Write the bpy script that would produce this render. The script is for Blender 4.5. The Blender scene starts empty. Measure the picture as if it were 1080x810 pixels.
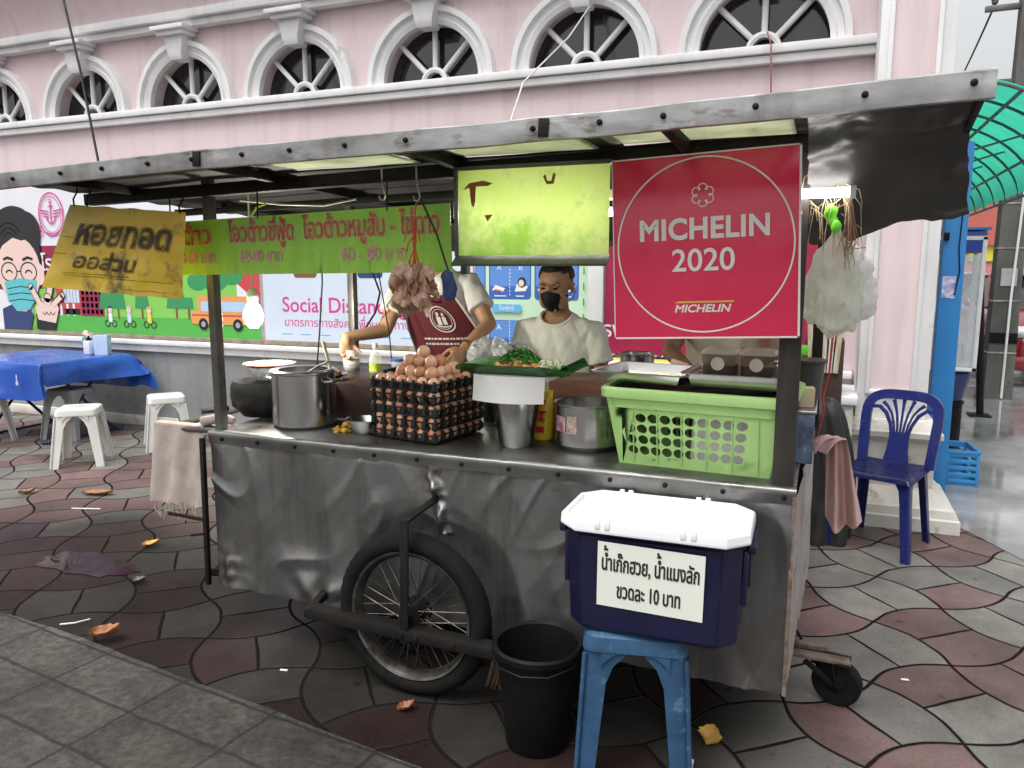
import bpy, bmesh, math, random
from math import sin, cos, pi, radians, atan2, sqrt
from mathutils import Vector, Matrix, noise, geometry, Euler

SC = bpy.context.scene
COL = SC.collection
rnd = random.Random(7)

# ------------------------------------------------------------------ materials
MATS = {}

def mat(name, col, col2=None, scale=6.0, rough=0.5, rough2=None, metal=0.0, bump=0.0, bscale=60.0,
        spots=None, sscale=9.0, samt=0.62, emit=None, estr=0.0, trans=0.0, alpha=1.0, spec=0.5, detail=6.0, coat=0.0, stretch=None, streak=0.0):
    """general procedural surface: two tone noise, optional dirt spots, rough variation, bump"""
    if name in MATS:
        return MATS[name]
    m = bpy.data.materials.new(name)
    m.use_nodes = True
    nt = m.node_tree
    N, L = nt.nodes, nt.links
    b = N['Principled BSDF']
    tc = N.new('ShaderNodeTexCoord')
    src = tc.outputs['Object']
    if stretch:
        mp = N.new('ShaderNodeMapping')
        mp.inputs['Scale'].default_value = stretch
        L.new(src, mp.inputs[0])
        src = mp.outputs[0]
    c1 = tuple(col) + (1.0,)
    c2 = tuple(col2 if col2 else [c * 0.82 for c in col]) + (1.0,)
    n1 = N.new('ShaderNodeTexNoise')
    n1.inputs['Scale'].default_value = scale
    n1.inputs['Detail'].default_value = detail
    n1.inputs['Roughness'].default_value = 0.6
    L.new(src, n1.inputs['Vector'])
    r = N.new('ShaderNodeValToRGB')
    r.color_ramp.elements[0].position = 0.35
    r.color_ramp.elements[1].position = 0.65
    r.color_ramp.elements[0].color = c2
    r.color_ramp.elements[1].color = c1
    L.new(n1.outputs[0], r.inputs[0])
    out = r.outputs[0]
    if spots:
        n2 = N.new('ShaderNodeTexNoise')
        n2.inputs['Scale'].default_value = sscale
        n2.inputs['Detail'].default_value = 8.0
        n2.inputs['Roughness'].default_value = 0.7
        L.new(src, n2.inputs['Vector'])
        r2 = N.new('ShaderNodeValToRGB')
        r2.color_ramp.elements[0].position = samt
        r2.color_ramp.elements[1].position = min(0.99, samt + 0.12)
        L.new(n2.outputs[0], r2.inputs[0])
        mx = N.new('ShaderNodeMix')
        mx.data_type = 'RGBA'
        L.new(r2.outputs[0], mx.inputs[0])
        L.new(out, mx.inputs[6])
        mx.inputs[7].default_value = tuple(spots) + (1.0,)
        out = mx.outputs[2]
    if streak:
        mp2 = N.new('ShaderNodeMapping')
        mp2.inputs['Scale'].default_value = (5.0, 5.0, 0.35)
        L.new(tc.outputs['Object'], mp2.inputs[0])
        n5 = N.new('ShaderNodeTexNoise'); n5.inputs['Scale'].default_value = 1.6; n5.inputs['Detail'].default_value = 8; n5.inputs['Roughness'].default_value = .65
        L.new(mp2.outputs[0], n5.inputs['Vector'])
        r5 = N.new('ShaderNodeValToRGB')
        r5.color_ramp.elements[0].position = .50; r5.color_ramp.elements[0].color = (1, 1, 1, 1)
        r5.color_ramp.elements[1].position = .72; r5.color_ramp.elements[1].color = (1 - streak, 1 - streak * 1.02, 1 - streak * 1.06, 1)
        L.new(n5.outputs[0], r5.inputs[0])
        m5 = N.new('ShaderNodeMix'); m5.data_type = 'RGBA'; m5.blend_type = 'MULTIPLY'; m5.inputs[0].default_value = 1
        L.new(out, m5.inputs[6]); L.new(r5.outputs[0], m5.inputs[7]); out = m5.outputs[2]
    L.new(out, b.inputs['Base Color'])
    rr = N.new('ShaderNodeMapRange')
    rr.inputs['To Min'].default_value = max(0.02, rough - 0.1) if rough2 is None else rough
    rr.inputs['To Max'].default_value = min(1.0, rough + 0.1) if rough2 is None else rough2
    n3 = N.new('ShaderNodeTexNoise')
    n3.inputs['Scale'].default_value = scale * 2.3
    n3.inputs['Detail'].default_value = 5.0
    L.new(src, n3.inputs['Vector'])
    rr.inputs['From Min'].default_value = 0.3
    rr.inputs['From Max'].default_value = 0.7
    L.new(n3.outputs[0], rr.inputs[0])
    L.new(rr.outputs[0], b.inputs['Roughness'])
    b.inputs['Metallic'].default_value = metal
    b.inputs['Specular IOR Level'].default_value = spec
    if coat:
        b.inputs['Coat Weight'].default_value = coat
        b.inputs['Coat Roughness'].default_value = 0.15
    if bump:
        n4 = N.new('ShaderNodeTexNoise')
        n4.inputs['Scale'].default_value = bscale
        n4.inputs['Detail'].default_value = 6.0
        L.new(src, n4.inputs['Vector'])
        bp = N.new('ShaderNodeBump')
        bp.inputs['Strength'].default_value = bump
        bp.inputs['Distance'].default_value = 0.01
        L.new(n4.outputs[0], bp.inputs['Height'])
        L.new(bp.outputs[0], b.inputs['Normal'])
    if emit:
        b.inputs['Emission Color'].default_value = tuple(emit) + (1.0,)
        b.inputs['Emission Strength'].default_value = estr
    if trans:
        b.inputs['Transmission Weight'].default_value = trans
        b.inputs['IOR'].default_value = 1.3
    if alpha < 1:
        b.inputs['Alpha'].default_value = alpha
    MATS[name] = m
    return m

def translucent(name, col, amount=0.5, rough=0.5, alpha=1.0, col2=None, scale=8.0, spots=None, sscale=6.0, samt=0.5):
    """thin sheet that lets light through (tarp, plastic, lit sign face)"""
    m = mat(name, col, col2, scale=scale, rough=rough, alpha=alpha, spots=spots, sscale=sscale, samt=samt)
    nt = m.node_tree
    N, L = nt.nodes, nt.links
    b = N['Principled BSDF']
    src = b.inputs['Base Color'].links[0].from_socket
    t = N.new('ShaderNodeBsdfTranslucent')
    L.new(src, t.inputs[0])
    mx = N.new('ShaderNodeMixShader')
    mx.inputs[0].default_value = amount
    L.new(b.outputs[0], mx.inputs[1])
    L.new(t.outputs[0], mx.inputs[2])
    o = N['Material Output']
    if alpha < 1:
        tr = N.new('ShaderNodeBsdfTransparent')
        m2 = N.new('ShaderNodeMixShader')
        m2.inputs[0].default_value = alpha
        b.inputs['Alpha'].default_value = 1.0
        L.new(tr.outputs[0], m2.inputs[1])
        L.new(mx.outputs[0], m2.inputs[2])
        L.new(m2.outputs[0], o.inputs[0])
    else:
        L.new(mx.outputs[0], o.inputs[0])
    return m

def glass(name, col, amount=0.75, rough=0.05):
    """thin clear sheet: part see-through, part glossy"""
    if name in MATS:
        return MATS[name]
    m = bpy.data.materials.new(name)
    m.use_nodes = True
    N, L = m.node_tree.nodes, m.node_tree.links
    b = N['Principled BSDF']
    b.inputs['Base Color'].default_value = tuple(col) + (1,)
    b.inputs['Roughness'].default_value = rough
    tr = N.new('ShaderNodeBsdfTransparent')
    tr.inputs[0].default_value = tuple(0.6 + 0.4 * c for c in col) + (1,)
    nz = N.new('ShaderNodeTexNoise')
    nz.inputs['Scale'].default_value = 9.0
    tc = N.new('ShaderNodeTexCoord')
    L.new(tc.outputs['Object'], nz.inputs['Vector'])
    mr = N.new('ShaderNodeMapRange')
    mr.inputs['To Min'].default_value = amount - 0.08
    mr.inputs['To Max'].default_value = amount + 0.08
    L.new(nz.outputs[0], mr.inputs[0])
    mx = N.new('ShaderNodeMixShader')
    L.new(mr.outputs[0], mx.inputs[0])
    L.new(b.outputs[0], mx.inputs[1])
    L.new(tr.outputs[0], mx.inputs[2])
    L.new(mx.outputs[0], N['Material Output'].inputs[0])
    MATS[name] = m
    return m

def worn(name, col, col2, scale=22.0, cover=0.55, soft=0.12):
    """old paint or soot that has partly rubbed off: patches of it are missing"""
    m = mat(name, col, col2, scale=30, rough=.6)
    N, L = m.node_tree.nodes, m.node_tree.links
    b = N['Principled BSDF']
    tc = N.new('ShaderNodeTexCoord')
    n = N.new('ShaderNodeTexNoise'); n.inputs['Scale'].default_value = scale; n.inputs['Detail'].default_value = 8; n.inputs['Roughness'].default_value = .7
    L.new(tc.outputs['Object'], n.inputs['Vector'])
    r = N.new('ShaderNodeValToRGB')
    r.color_ramp.elements[0].position = 1 - cover - soft; r.color_ramp.elements[0].color = (0, 0, 0, 1)
    r.color_ramp.elements[1].position = 1 - cover + soft; r.color_ramp.elements[1].color = (1, 1, 1, 1)
    L.new(n.outputs[0], r.inputs[0]); L.new(r.outputs[0], b.inputs['Alpha'])
    return m

# ------------------------------------------------------------------ mesh building
class MB:
    def __init__(self):
        self.bm = bmesh.new()
        self.mi = 0

    def _tag(self, faces):
        for f in faces:
            f.material_index = self.mi

    def face(self, pts):
        vs = [self.bm.verts.new(p) for p in pts]
        f = self.bm.faces.new(vs)
        f.material_index = self.mi
        return f

    def box(self, c, s, rot=None, bevel=0.0, seg=2):
        r = bmesh.ops.create_cube(self.bm, size=1.0)
        vs = r['verts']
        bmesh.ops.scale(self.bm, vec=s, verts=vs)
        if bevel > 0:
            es = list({e for v in vs for e in v.link_edges})
            r2 = bmesh.ops.bevel(self.bm, geom=es, offset=bevel, segments=seg, profile=0.5, affect='EDGES')
            vs = list({v for v in r2['verts']} | {v for v in vs if v.is_valid})
            comp = set()
            stack = [v for v in vs if v.is_valid]
            while stack:
                v = stack.pop()
                if v in comp:
                    continue
                comp.add(v)
                stack += [e.other_vert(v) for e in v.link_edges]
            vs = list(comp)
        M = Matrix.Translation(c)
        if rot is not None:
            M = M @ (rot if isinstance(rot, Matrix) else Euler(rot).to_matrix().to_4x4())
        bmesh.ops.transform(self.bm, matrix=M, verts=vs)
        self._tag({f for v in vs for f in v.link_faces})
        return vs

    def box2(self, a, b, bevel=0.0):
        c = [(a[i] + b[i]) / 2 for i in range(3)]
        s = [abs(b[i] - a[i]) for i in range(3)]
        return self.box(c, s, None, bevel)

    def rings(self, rings, close=True, cap0=True, cap1=True):
        vr = [[self.bm.verts.new(p) for p in r] for r in rings]
        n = len(vr[0])
        for a, b in zip(vr, vr[1:]):
            for i in range(n if close else n - 1):
                j = (i + 1) % n
                try:
                    f = self.bm.faces.new((a[i], a[j], b[j], b[i]))
                    f.material_index = self.mi
                except ValueError:
                    pass
        if close and cap0:
            f = self.bm.faces.new(list(reversed(vr[0]))); f.material_index = self.mi
        if close and cap1:
            f = self.bm.faces.new(vr[-1]); f.material_index = self.mi
        return vr

    def tube(self, pts, r, seg=8, sy=1.0, caps=True):
        pts = [Vector(p) for p in pts]
        n = len(pts)
        rs = r if isinstance(r, (list, tuple)) else [r] * n
        tang = []
        for i in range(n):
            a = pts[max(0, i - 1)]
            b = pts[min(n - 1, i + 1)]
            t = (b - a)
            tang.append(t.normalized() if t.length > 1e-9 else Vector((0, 0, 1)))
        up = Vector((0, 0, 1))
        if abs(tang[0].dot(up)) > 0.9:
            up = Vector((0, 1, 0))
        u = (up - tang[0] * up.dot(tang[0])).normalized()
        rings = []
        for i in range(n):
            u = (u - tang[i] * u.dot(tang[i]))
            if u.length < 1e-6:
                u = tang[i].orthogonal()
            u.normalize()
            w = tang[i].cross(u)
            rings.append([pts[i] + (u * cos(2 * pi * k / seg) + w * sin(2 * pi * k / seg) * sy) * rs[i] for k in range(seg)])
        return self.rings(rings, True, caps, caps)

    def bar(self, a, b, w, h, bevel=0.0):
        """square bar from a to b, w across, h the other way (h towards z when level)"""
        a, b = Vector(a), Vector(b)
        d = b - a
        z = d.normalized()
        up = Vector((0, 0, 1)) if abs(z.z) < 0.9 else Vector((0, 1, 0))
        x = z.cross(up).normalized()
        y = x.cross(z).normalized()
        M = Matrix((x, y, z)).transposed().to_4x4()
        return self.box((a + b) / 2, (w, h, d.length), M, bevel)

    def lathe(self, prof, c=(0, 0, 0), seg=32, axis='Z', cap0=False, cap1=False, sx=1.0, sy=1.0):
        rings = []
        for r, z in prof:
            ring = []
            for k in range(seg):
                a = 2 * pi * k / seg
                p = (r * cos(a) * sx, r * sin(a) * sy, z)
                if axis == 'Y':
                    p = (p[0], z, p[1])
                elif axis == 'X':
                    p = (z, p[0], p[1])
                ring.append((c[0] + p[0], c[1] + p[1], c[2] + p[2]))
            rings.append(ring)
        return self.rings(rings, True, cap0, cap1)

    def grid(self, fn, nu, nv):
        vs = [[self.bm.verts.new(fn(i / nu, j / nv)) for i in range(nu + 1)] for j in range(nv + 1)]
        for j in range(nv):
            for i in range(nu):
                f = self.bm.faces.new((vs[j][i], vs[j][i + 1], vs[j + 1][i + 1], vs[j + 1][i]))
                f.material_index = self.mi
        return vs

    def prism(self, pts, y0, y1, plane='XZ'):
        """outline (a,b) extruded"""
        def P(a, b, y):
            return (a, y, b) if plane == 'XZ' else ((a, b, y) if plane == 'XY' else (y, a, b))
        return self.rings([[P(a, b, y0) for a, b in pts], [P(a, b, y1) for a, b in pts]])

    def ell(self, c, r, seg=16, ringn=10, rot=None):
        q = bmesh.ops.create_uvsphere(self.bm, u_segments=seg, v_segments=ringn, radius=1.0)
        vs = q['verts']
        M = Matrix.Translation(c)
        if rot is not None:
            M = M @ (rot if isinstance(rot, Matrix) else Euler(rot).to_matrix().to_4x4())
        M = M @ Matrix.Diagonal((r[0], r[1], r[2], 1))
        bmesh.ops.transform(self.bm, matrix=M, verts=vs)
        self._tag({f for v in vs for f in v.link_faces})
        return vs

    def disp(self, amp, scale, seed=0.0, verts=None):
        self.bm.normal_update()
        vs = list(verts) if verts else list(self.bm.verts)
        for v in vs:
            d = noise.noise(v.co * scale + Vector((seed, seed * 1.7, -seed)))
            v.co += v.normal * d * amp

    def mesh(self, name='mesh', smooth=True, angle=40):
        bmesh.ops.recalc_face_normals(self.bm, faces=self.bm.faces[:]) if getattr(self, 'recalc', True) else None
        me = bpy.data.meshes.new(name)
        self.bm.to_mesh(me)
        self.bm.free()
        if smooth:
            try:
                me.shade_smooth()
                me.set_sharp_from_angle(angle=radians(angle))
            except Exception:
                pass
        return me

    def build(self, name, m, parent=None, loc=None, rot=None, smooth=True, angle=40):
        me = self.mesh(name, smooth, angle)
        for x in (m if isinstance(m, (list, tuple)) else [m]):
            me.materials.append(x)
        o = bpy.data.objects.new(name, me)
        COL.objects.link(o)
        if parent:
            o.parent = parent
        if loc:
            o.location = loc
        if rot:
            o.rotation_euler = rot
        return o

def empty(name, loc=(0, 0, 0), rz=0.0, rot=None):
    o = bpy.data.objects.new(name, None)
    COL.objects.link(o)
    o.location = loc
    o.rotation_euler = rot if rot else (0, 0, rz)
    o.empty_display_size = 0.1
    return o

def tag(o, label=None, cat=None, group=None, kind=None):
    if label: o['label'] = label
    if cat: o['category'] = cat
    if group: o['group'] = group
    if kind: o['kind'] = kind
    return o

def thing(name, label, cat, loc=(0, 0, 0), rz=0.0, group=None, rot=None):
    return tag(empty(name, loc, rz, rot), label, cat, group)

KIDS = {}
def copy_tree(o, parent=None):
    c = o.copy()
    COL.objects.link(c)
    if parent:
        c.parent = parent
    for ch in [x for x in COL.objects if x.parent == o]:
        copy_tree(ch, c)
    return c

def remesh(mb, voxel, smooth_it=6, disp=None):
    """fuse overlapping closed pieces into one continuous skin; returns an MB"""
    me = mb.mesh('tmp', smooth=False)
    o = bpy.data.objects.new('tmp', me)
    COL.objects.link(o)
    md = o.modifiers.new('r', 'REMESH')
    md.mode = 'VOXEL'
    md.voxel_size = voxel
    if smooth_it:
        ms = o.modifiers.new('s', 'SMOOTH')
        ms.factor = 0.5
        ms.iterations = smooth_it
    dg = bpy.context.evaluated_depsgraph_get()
    ev = o.evaluated_get(dg)
    me2 = bpy.data.meshes.new_from_object(ev)
    bpy.data.objects.remove(o)
    bpy.data.meshes.remove(me)
    r = MB()
    r.bm.from_mesh(me2)
    bpy.data.meshes.remove(me2)
    return r

# ------------------------------------------------------------------ lettering
THAI_UP = '\u0e34\u0e35\u0e36\u0e37\u0e31'
TONE = '\u0e48\u0e49\u0e4a\u0e4b'
_cnt = {}

def _splines(s, res=5, space=1.0):
    c = bpy.data.curves.new('t', 'FONT')
    c.body = s
    c.size = 1.0
    c.space_character = space
    o = bpy.data.objects.new('t', c)
    COL.objects.link(o)
    dg = bpy.context.evaluated_depsgraph_get()
    cv = o.evaluated_get(dg).to_curve(dg)
    outl = []
    for sp in cv.splines:
        pts = []
        bp = sp.bezier_points
        n = len(bp)
        for i in range(n):
            a, b = bp[i], bp[(i + 1) % n]
            straight = (a.handle_right - a.co).length < 1e-6 and (b.handle_left - b.co).length < 1e-6
            if straight or (a.handle_right_type == 'VECTOR' and b.handle_left_type == 'VECTOR'):
                pts.append(a.co.xy.copy())
            else:
                q = geometry.interpolate_bezier(a.co, a.handle_right, b.handle_left, b.co, res + 1)
                pts += [p.xy.copy() for p in q[:-1]]
        cl = []
        for p in pts:
            if not cl or (p - cl[-1]).length > 1e-5:
                cl.append(p)
        if len(cl) > 2:
            outl.append(cl)
    bpy.data.objects.remove(o)
    bpy.data.curves.remove(c)
    return outl

def text_outlines(s, space=1.0):
    outl = _splines(s, space=space)
    k = 0
    for i, ch in enumerate(s):
        if ch not in _cnt:
            _cnt[ch] = len(_splines(ch)) if ch != ' ' else 0
        n = _cnt[ch]
        if ch in TONE:
            lift = 0.0
            if i + 1 < len(s) and s[i + 1] == '\u0e33':
                lift = 0.27
            elif i > 0 and s[i - 1] in THAI_UP:
                lift = 0.22
            if lift:
                for o in outl[k:k + n]:
                    for p in o:
                        p.y += lift
        k += n
    return outl

def _wind(p, polys):
    w = 0
    for poly in polys:
        n = len(poly)
        for i in range(n):
            a, b = poly[i], poly[(i + 1) % n]
            if a.y <= p.y:
                if b.y > p.y and (b.x - a.x) * (p.y - a.y) - (p.x - a.x) * (b.y - a.y) > 0:
                    w += 1
            elif b.y <= p.y and (b.x - a.x) * (p.y - a.y) - (p.x - a.x) * (b.y - a.y) < 0:
                w -= 1
    return w

def text_into(mb, s, place, size, bold=0.0, align='C', sx=1.0, shear=0.0, space=1.0, width=None):
    """fill the letters of s; place(x, y, layer) maps letter plane metres to a 3-D point"""
    outl = text_outlines(s, space)
    if not outl:
        return
    x0 = min(p.x for o in outl for p in o)
    x1 = max(p.x for o in outl for p in o)
    if width: sx = width / size / (x1 - x0)
    off = -(x0 + x1) / 2 if align == 'C' else (-x0 if align == 'L' else -x1)
    for o in outl:
        for p in o:
            p.x = (p.x + off) * sx + shear * p.y
            p *= size
    # group outlines that touch each other in x
    boxes = sorted(((min(p.x for p in o), max(p.x for p in o), o) for o in outl), key=lambda t: t[0])
    groups, cur, hi = [], [], -1e9
    for a, b, o in boxes:
        if cur and a > hi:
            groups.append(cur); cur = []
            hi = -1e9
        cur.append(o); hi = max(hi, b)
    if cur:
        groups.append(cur)
    for g in groups:
        pts, edges = [], []
        for o in g:
            k = len(pts)
            pts += o
            edges += [(k + i, k + (i + 1) % len(o)) for i in range(len(o))]
        vs, es, fs, _, _, _ = geometry.delaunay_2d_cdt(pts, edges, [], 0, 1e-7)
        nv = {}
        for f in fs:
            c = sum((vs[i] for i in f), Vector((0, 0))) / len(f)
            if _wind(c, g) == 0:
                continue
            for i in f:
                if i not in nv:
                    nv[i] = mb.bm.verts.new(place(vs[i].x, vs[i].y, 0))
            try:
                q = mb.bm.faces.new([nv[i] for i in f]); q.material_index = mb.mi
            except ValueError:
                pass
        if bold > 0:
            h = bold * size
            for o in g:
                n = len(o)
                inn, out = [], []
                for i in range(n):
                    a, b, c = o[i - 1], o[i], o[(i + 1) % n]
                    d1 = (b - a).normalized(); d2 = (c - b).normalized()
                    t = d1 + d2
                    t = t.normalized() if t.length > 1e-6 else d1
                    nn = Vector((-t.y, t.x))
                    m = max(0.5, nn.dot(Vector((-d1.y, d1.x))))
                    inn.append(mb.bm.verts.new(place(*(b + nn * h / m), 1)))
                    out.append(mb.bm.verts.new(place(*(b - nn * h / m), 1)))
                for i in range(n):
                    j = (i + 1) % n
                    q = mb.bm.faces.new((inn[i], inn[j], out[j], out[i])); q.material_index = mb.mi

def wall_place(x, y, z, step=0.0004):
    """letters on a surface that faces -Y"""
    return lambda a, b, l: (x + a, y - l * step, z + b)
# ================================================================== ground
def paver_material():
    m = bpy.data.materials.new('wavy_pavers')
    m.use_nodes = True
    nt = m.node_tree
    N, L = nt.nodes, nt.links
    b = N['Principled BSDF']
    def mth(op, a, c=None, d=None):
        n = N.new('ShaderNodeMath'); n.operation = op
        for i, v in enumerate((a, c, d)):
            if v is None: continue
            if isinstance(v, (int, float)): n.inputs[i].default_value = v
            else: L.new(v, n.inputs[i])
        return n.outputs[0]
    tc = N.new('ShaderNodeTexCoord')
    # slight irregularity of the laid tiles
    nz = N.new('ShaderNodeTexNoise'); nz.inputs['Scale'].default_value = 3.0; nz.inputs['Detail'].default_value = 3
    L.new(tc.outputs['Object'], nz.inputs['Vector'])
    sub = N.new('ShaderNodeVectorMath'); sub.operation = 'SUBTRACT'
    L.new(nz.outputs[1], sub.inputs[0]); sub.inputs[1].default_value = (0.5, 0.5, 0.5)
    scl = N.new('ShaderNodeVectorMath'); scl.operation = 'SCALE'; scl.inputs[3].default_value = 0.035
    L.new(sub.outputs[0], scl.inputs[0])
    add = N.new('ShaderNodeVectorMath'); add.operation = 'ADD'
    L.new(tc.outputs['Object'], add.inputs[0]); L.new(scl.outputs[0], add.inputs[1])
    sp = N.new('ShaderNodeSeparateXYZ'); L.new(add.outputs[0], sp.inputs[0])
    Lt = 0.39
    th = radians(-49)
    e1 = (cos(th), sin(th)); e2 = (sin(th), -cos(th))
    X = mth('SUBTRACT', sp.outputs[0], 0.573); Y = mth('SUBTRACT', sp.outputs[1], 3.764)
    a = mth('ADD', mth('MULTIPLY', X, e1[0] / Lt), mth('MULTIPLY', Y, e1[1] / Lt))
    c = mth('ADD', mth('MULTIPLY', X, e2[0] / Lt), mth('MULTIPLY', Y, e2[1] / Lt))
    pa, pc = mth('MULTIPLY', a, pi), mth('MULTIPLY', c, pi)
    c2 = mth('SUBTRACT', c, mth('MULTIPLY', mth('MULTIPLY', mth('SINE', pa), mth('COSINE', pc)), 0.14))
    a2 = mth('ADD', a, mth('MULTIPLY', mth('MULTIPLY', mth('SINE', pc), mth('COSINE', pa)), 0.15))
    fa, fc = mth('FLOOR', a2), mth('FLOOR', c2)
    ra, rc = mth('SUBTRACT', a2, fa), mth('SUBTRACT', c2, fc)
    par = mth('FLOORED_MODULO', mth('ADD', fa, fc), 2.0)
    split = mth('ADD', mth('MULTIPLY', rc, par), mth('MULTIPLY', ra, mth('SUBTRACT', 1.0, par)))
    half = mth('GREATER_THAN', split, 0.5)
    dist = mth('MINIMUM', mth('MINIMUM', mth('SUBTRACT', 0.5, mth('ABSOLUTE', mth('SUBTRACT', ra, 0.5))), mth('SUBTRACT', 0.5, mth('ABSOLUTE', mth('SUBTRACT', rc, 0.5)))),
               mth('MULTIPLY', mth('ABSOLUTE', mth('SUBTRACT', split, 0.5)), 1.9))
    idv = N.new('ShaderNodeCombineXYZ')
    L.new(fa, idv.inputs[0]); L.new(fc, idv.inputs[1]); L.new(half, idv.inputs[2])
    wn = N.new('ShaderNodeTexWhiteNoise'); wn.noise_dimensions = '3D'
    L.new(idv.outputs[0], wn.inputs['Vector'])
    red = N.new('ShaderNodeMix'); red.data_type = 'RGBA'
    L.new(mth('GREATER_THAN', wn.outputs[0], 0.5), red.inputs[0])
    red.inputs[6].default_value = (0.195, 0.186, 0.168, 1)
    red.inputs[7].default_value = (0.172, 0.108, 0.101, 1)
    # tone of the single tile, worn and dirty clouds
    tone = N.new('ShaderNodeMix'); tone.data_type = 'RGBA'; tone.blend_type = 'MULTIPLY'
    tone.inputs[0].default_value = 1.0
    L.new(red.outputs[2], tone.inputs[6])
    n2 = N.new('ShaderNodeTexNoise'); n2.inputs['Scale'].default_value = 2.2; n2.inputs['Detail'].default_value = 9; n2.inputs['Roughness'].default_value = 0.68
    L.new(tc.outputs['Object'], n2.inputs['Vector'])
    rp = N.new('ShaderNodeValToRGB')
    rp.color_ramp.elements[0].position = 0.33; rp.color_ramp.elements[0].color = (0.45, 0.43, 0.41, 1)
    rp.color_ramp.elements[1].position = 0.62; rp.color_ramp.elements[1].color = (1.0, 1.0, 1.0, 1)
    L.new(n2.outputs[0], rp.inputs[0])
    sepc = N.new('ShaderNodeSeparateColor'); L.new(wn.outputs[1], sepc.inputs[0])
    tv = mth('MULTIPLY_ADD', sepc.outputs[1], 0.42, 0.72)
    tvm = N.new('ShaderNodeMix'); tvm.data_type = 'RGBA'; tvm.blend_type = 'MULTIPLY'; tvm.inputs[0].default_value = 1.0
    L.new(rp.outputs[0], tvm.inputs[6]); cmb = N.new('ShaderNodeCombineColor')
    for i in range(3): L.new(tv, cmb.inputs[i])
    L.new(cmb.outputs[0], tvm.inputs[7])
    # gum, oil drips and pale scuffs
    sp_n = N.new('ShaderNodeTexVoronoi'); sp_n.inputs['Scale'].default_value = 5.5
    L.new(add.outputs[0], sp_n.inputs['Vector'])
    spr = N.new('ShaderNodeValToRGB')
    spr.color_ramp.elements[0].position = .055; spr.color_ramp.elements[0].color = (0.35, 0.33, 0.3, 1)
    spr.color_ramp.elements[1].position = .10; spr.color_ramp.elements[1].color = (1, 1, 1, 1)
    L.new(sp_n.outputs[0], spr.inputs[0])
    tv2 = N.new('ShaderNodeMix'); tv2.data_type = 'RGBA'; tv2.blend_type = 'MULTIPLY'; tv2.inputs[0].default_value = .8
    L.new(tvm.outputs[2], tv2.inputs[6]); L.new(spr.outputs[0], tv2.inputs[7])
    L.new(tv2.outputs[2], tone.inputs[7])
    grit = N.new('ShaderNodeTexNoise'); grit.inputs['Scale'].default_value = 90; grit.inputs['Detail'].default_value = 4
    L.new(tc.outputs['Object'], grit.inputs['Vector'])
    gm = N.new('ShaderNodeMix'); gm.data_type = 'RGBA'; gm.blend_type = 'OVERLAY'; gm.inputs[0].default_value = 0.45
    L.new(tone.outputs[2], gm.inputs[6]); L.new(grit.outputs[0], gm.inputs[7])
    gro = N.new('ShaderNodeMapRange'); gro.inputs['From Min'].default_value = 0.011; gro.inputs['From Max'].default_value = 0.026
    L.new(dist, gro.inputs[0])
    # wet, greasy paving round the cart, with the shade under it painted in
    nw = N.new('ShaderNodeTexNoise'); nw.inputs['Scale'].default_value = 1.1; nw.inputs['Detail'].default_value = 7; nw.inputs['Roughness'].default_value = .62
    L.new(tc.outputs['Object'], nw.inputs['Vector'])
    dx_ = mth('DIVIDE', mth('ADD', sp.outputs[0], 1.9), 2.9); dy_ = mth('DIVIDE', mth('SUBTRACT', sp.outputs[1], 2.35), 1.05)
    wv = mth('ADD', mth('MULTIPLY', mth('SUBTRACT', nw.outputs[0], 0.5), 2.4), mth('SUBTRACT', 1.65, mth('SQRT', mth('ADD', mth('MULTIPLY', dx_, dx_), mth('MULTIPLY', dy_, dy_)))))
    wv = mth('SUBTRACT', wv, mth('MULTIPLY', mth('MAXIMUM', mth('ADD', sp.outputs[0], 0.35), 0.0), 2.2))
    wet_shade = N.new('ShaderNodeMapRange'); wet_shade.interpolation_type = 'SMOOTHSTEP'  # one mask for the wet stain and the painted contact shade
    wet_shade.inputs['From Min'].default_value = -0.1; wet_shade.inputs['From Max'].default_value = 1.0
    wet_shade.inputs['To Min'].default_value = 0.0; wet_shade.inputs['To Max'].default_value = 0.90
    L.new(wv, wet_shade.inputs[0])
    wet_shade_mix = N.new('ShaderNodeMix'); wet_shade_mix.data_type = 'RGBA'; wet_shade_mix.blend_type = 'MULTIPLY'
    L.new(wet_shade.outputs[0], wet_shade_mix.inputs[0]); L.new(gm.outputs[2], wet_shade_mix.inputs[6]); wet_shade_mix.inputs[7].default_value = (0.075, 0.067, 0.063, 1)
    fin = N.new('ShaderNodeMix'); fin.data_type = 'RGBA'
    L.new(gro.outputs[0], fin.inputs[0])
    fin.inputs[6].default_value = (0.012, 0.0105, 0.009, 1)
    L.new(wet_shade_mix.outputs[2], fin.inputs[7])
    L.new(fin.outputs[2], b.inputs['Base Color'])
    # damp patches
    n3 = N.new('ShaderNodeTexNoise'); n3.inputs['Scale'].default_value = 0.9; n3.inputs['Detail'].default_value = 6
    L.new(tc.outputs['Object'], n3.inputs['Vector'])
    mr = N.new('ShaderNodeMapRange'); mr.inputs['From Min'].default_value = 0.38; mr.inputs['From Max'].default_value = 0.58
    mr.inputs['To Min'].default_value = 0.33; mr.inputs['To Max'].default_value = 0.78
    L.new(n3.outputs[0], mr.inputs[0]); L.new(mth('SUBTRACT', mr.outputs[0], mth('MULTIPLY', wet_shade.outputs[0], 0.05)), b.inputs['Roughness'])
    SPEC_GRO = mth('MULTIPLY', gro.outputs[0], 0.45)
    L.new(mth('MULTIPLY', SPEC_GRO, mth('SUBTRACT', 1.0, mth('MULTIPLY', wet_shade.outputs[0], 0.75))), b.inputs['Specular IOR Level'])
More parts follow.
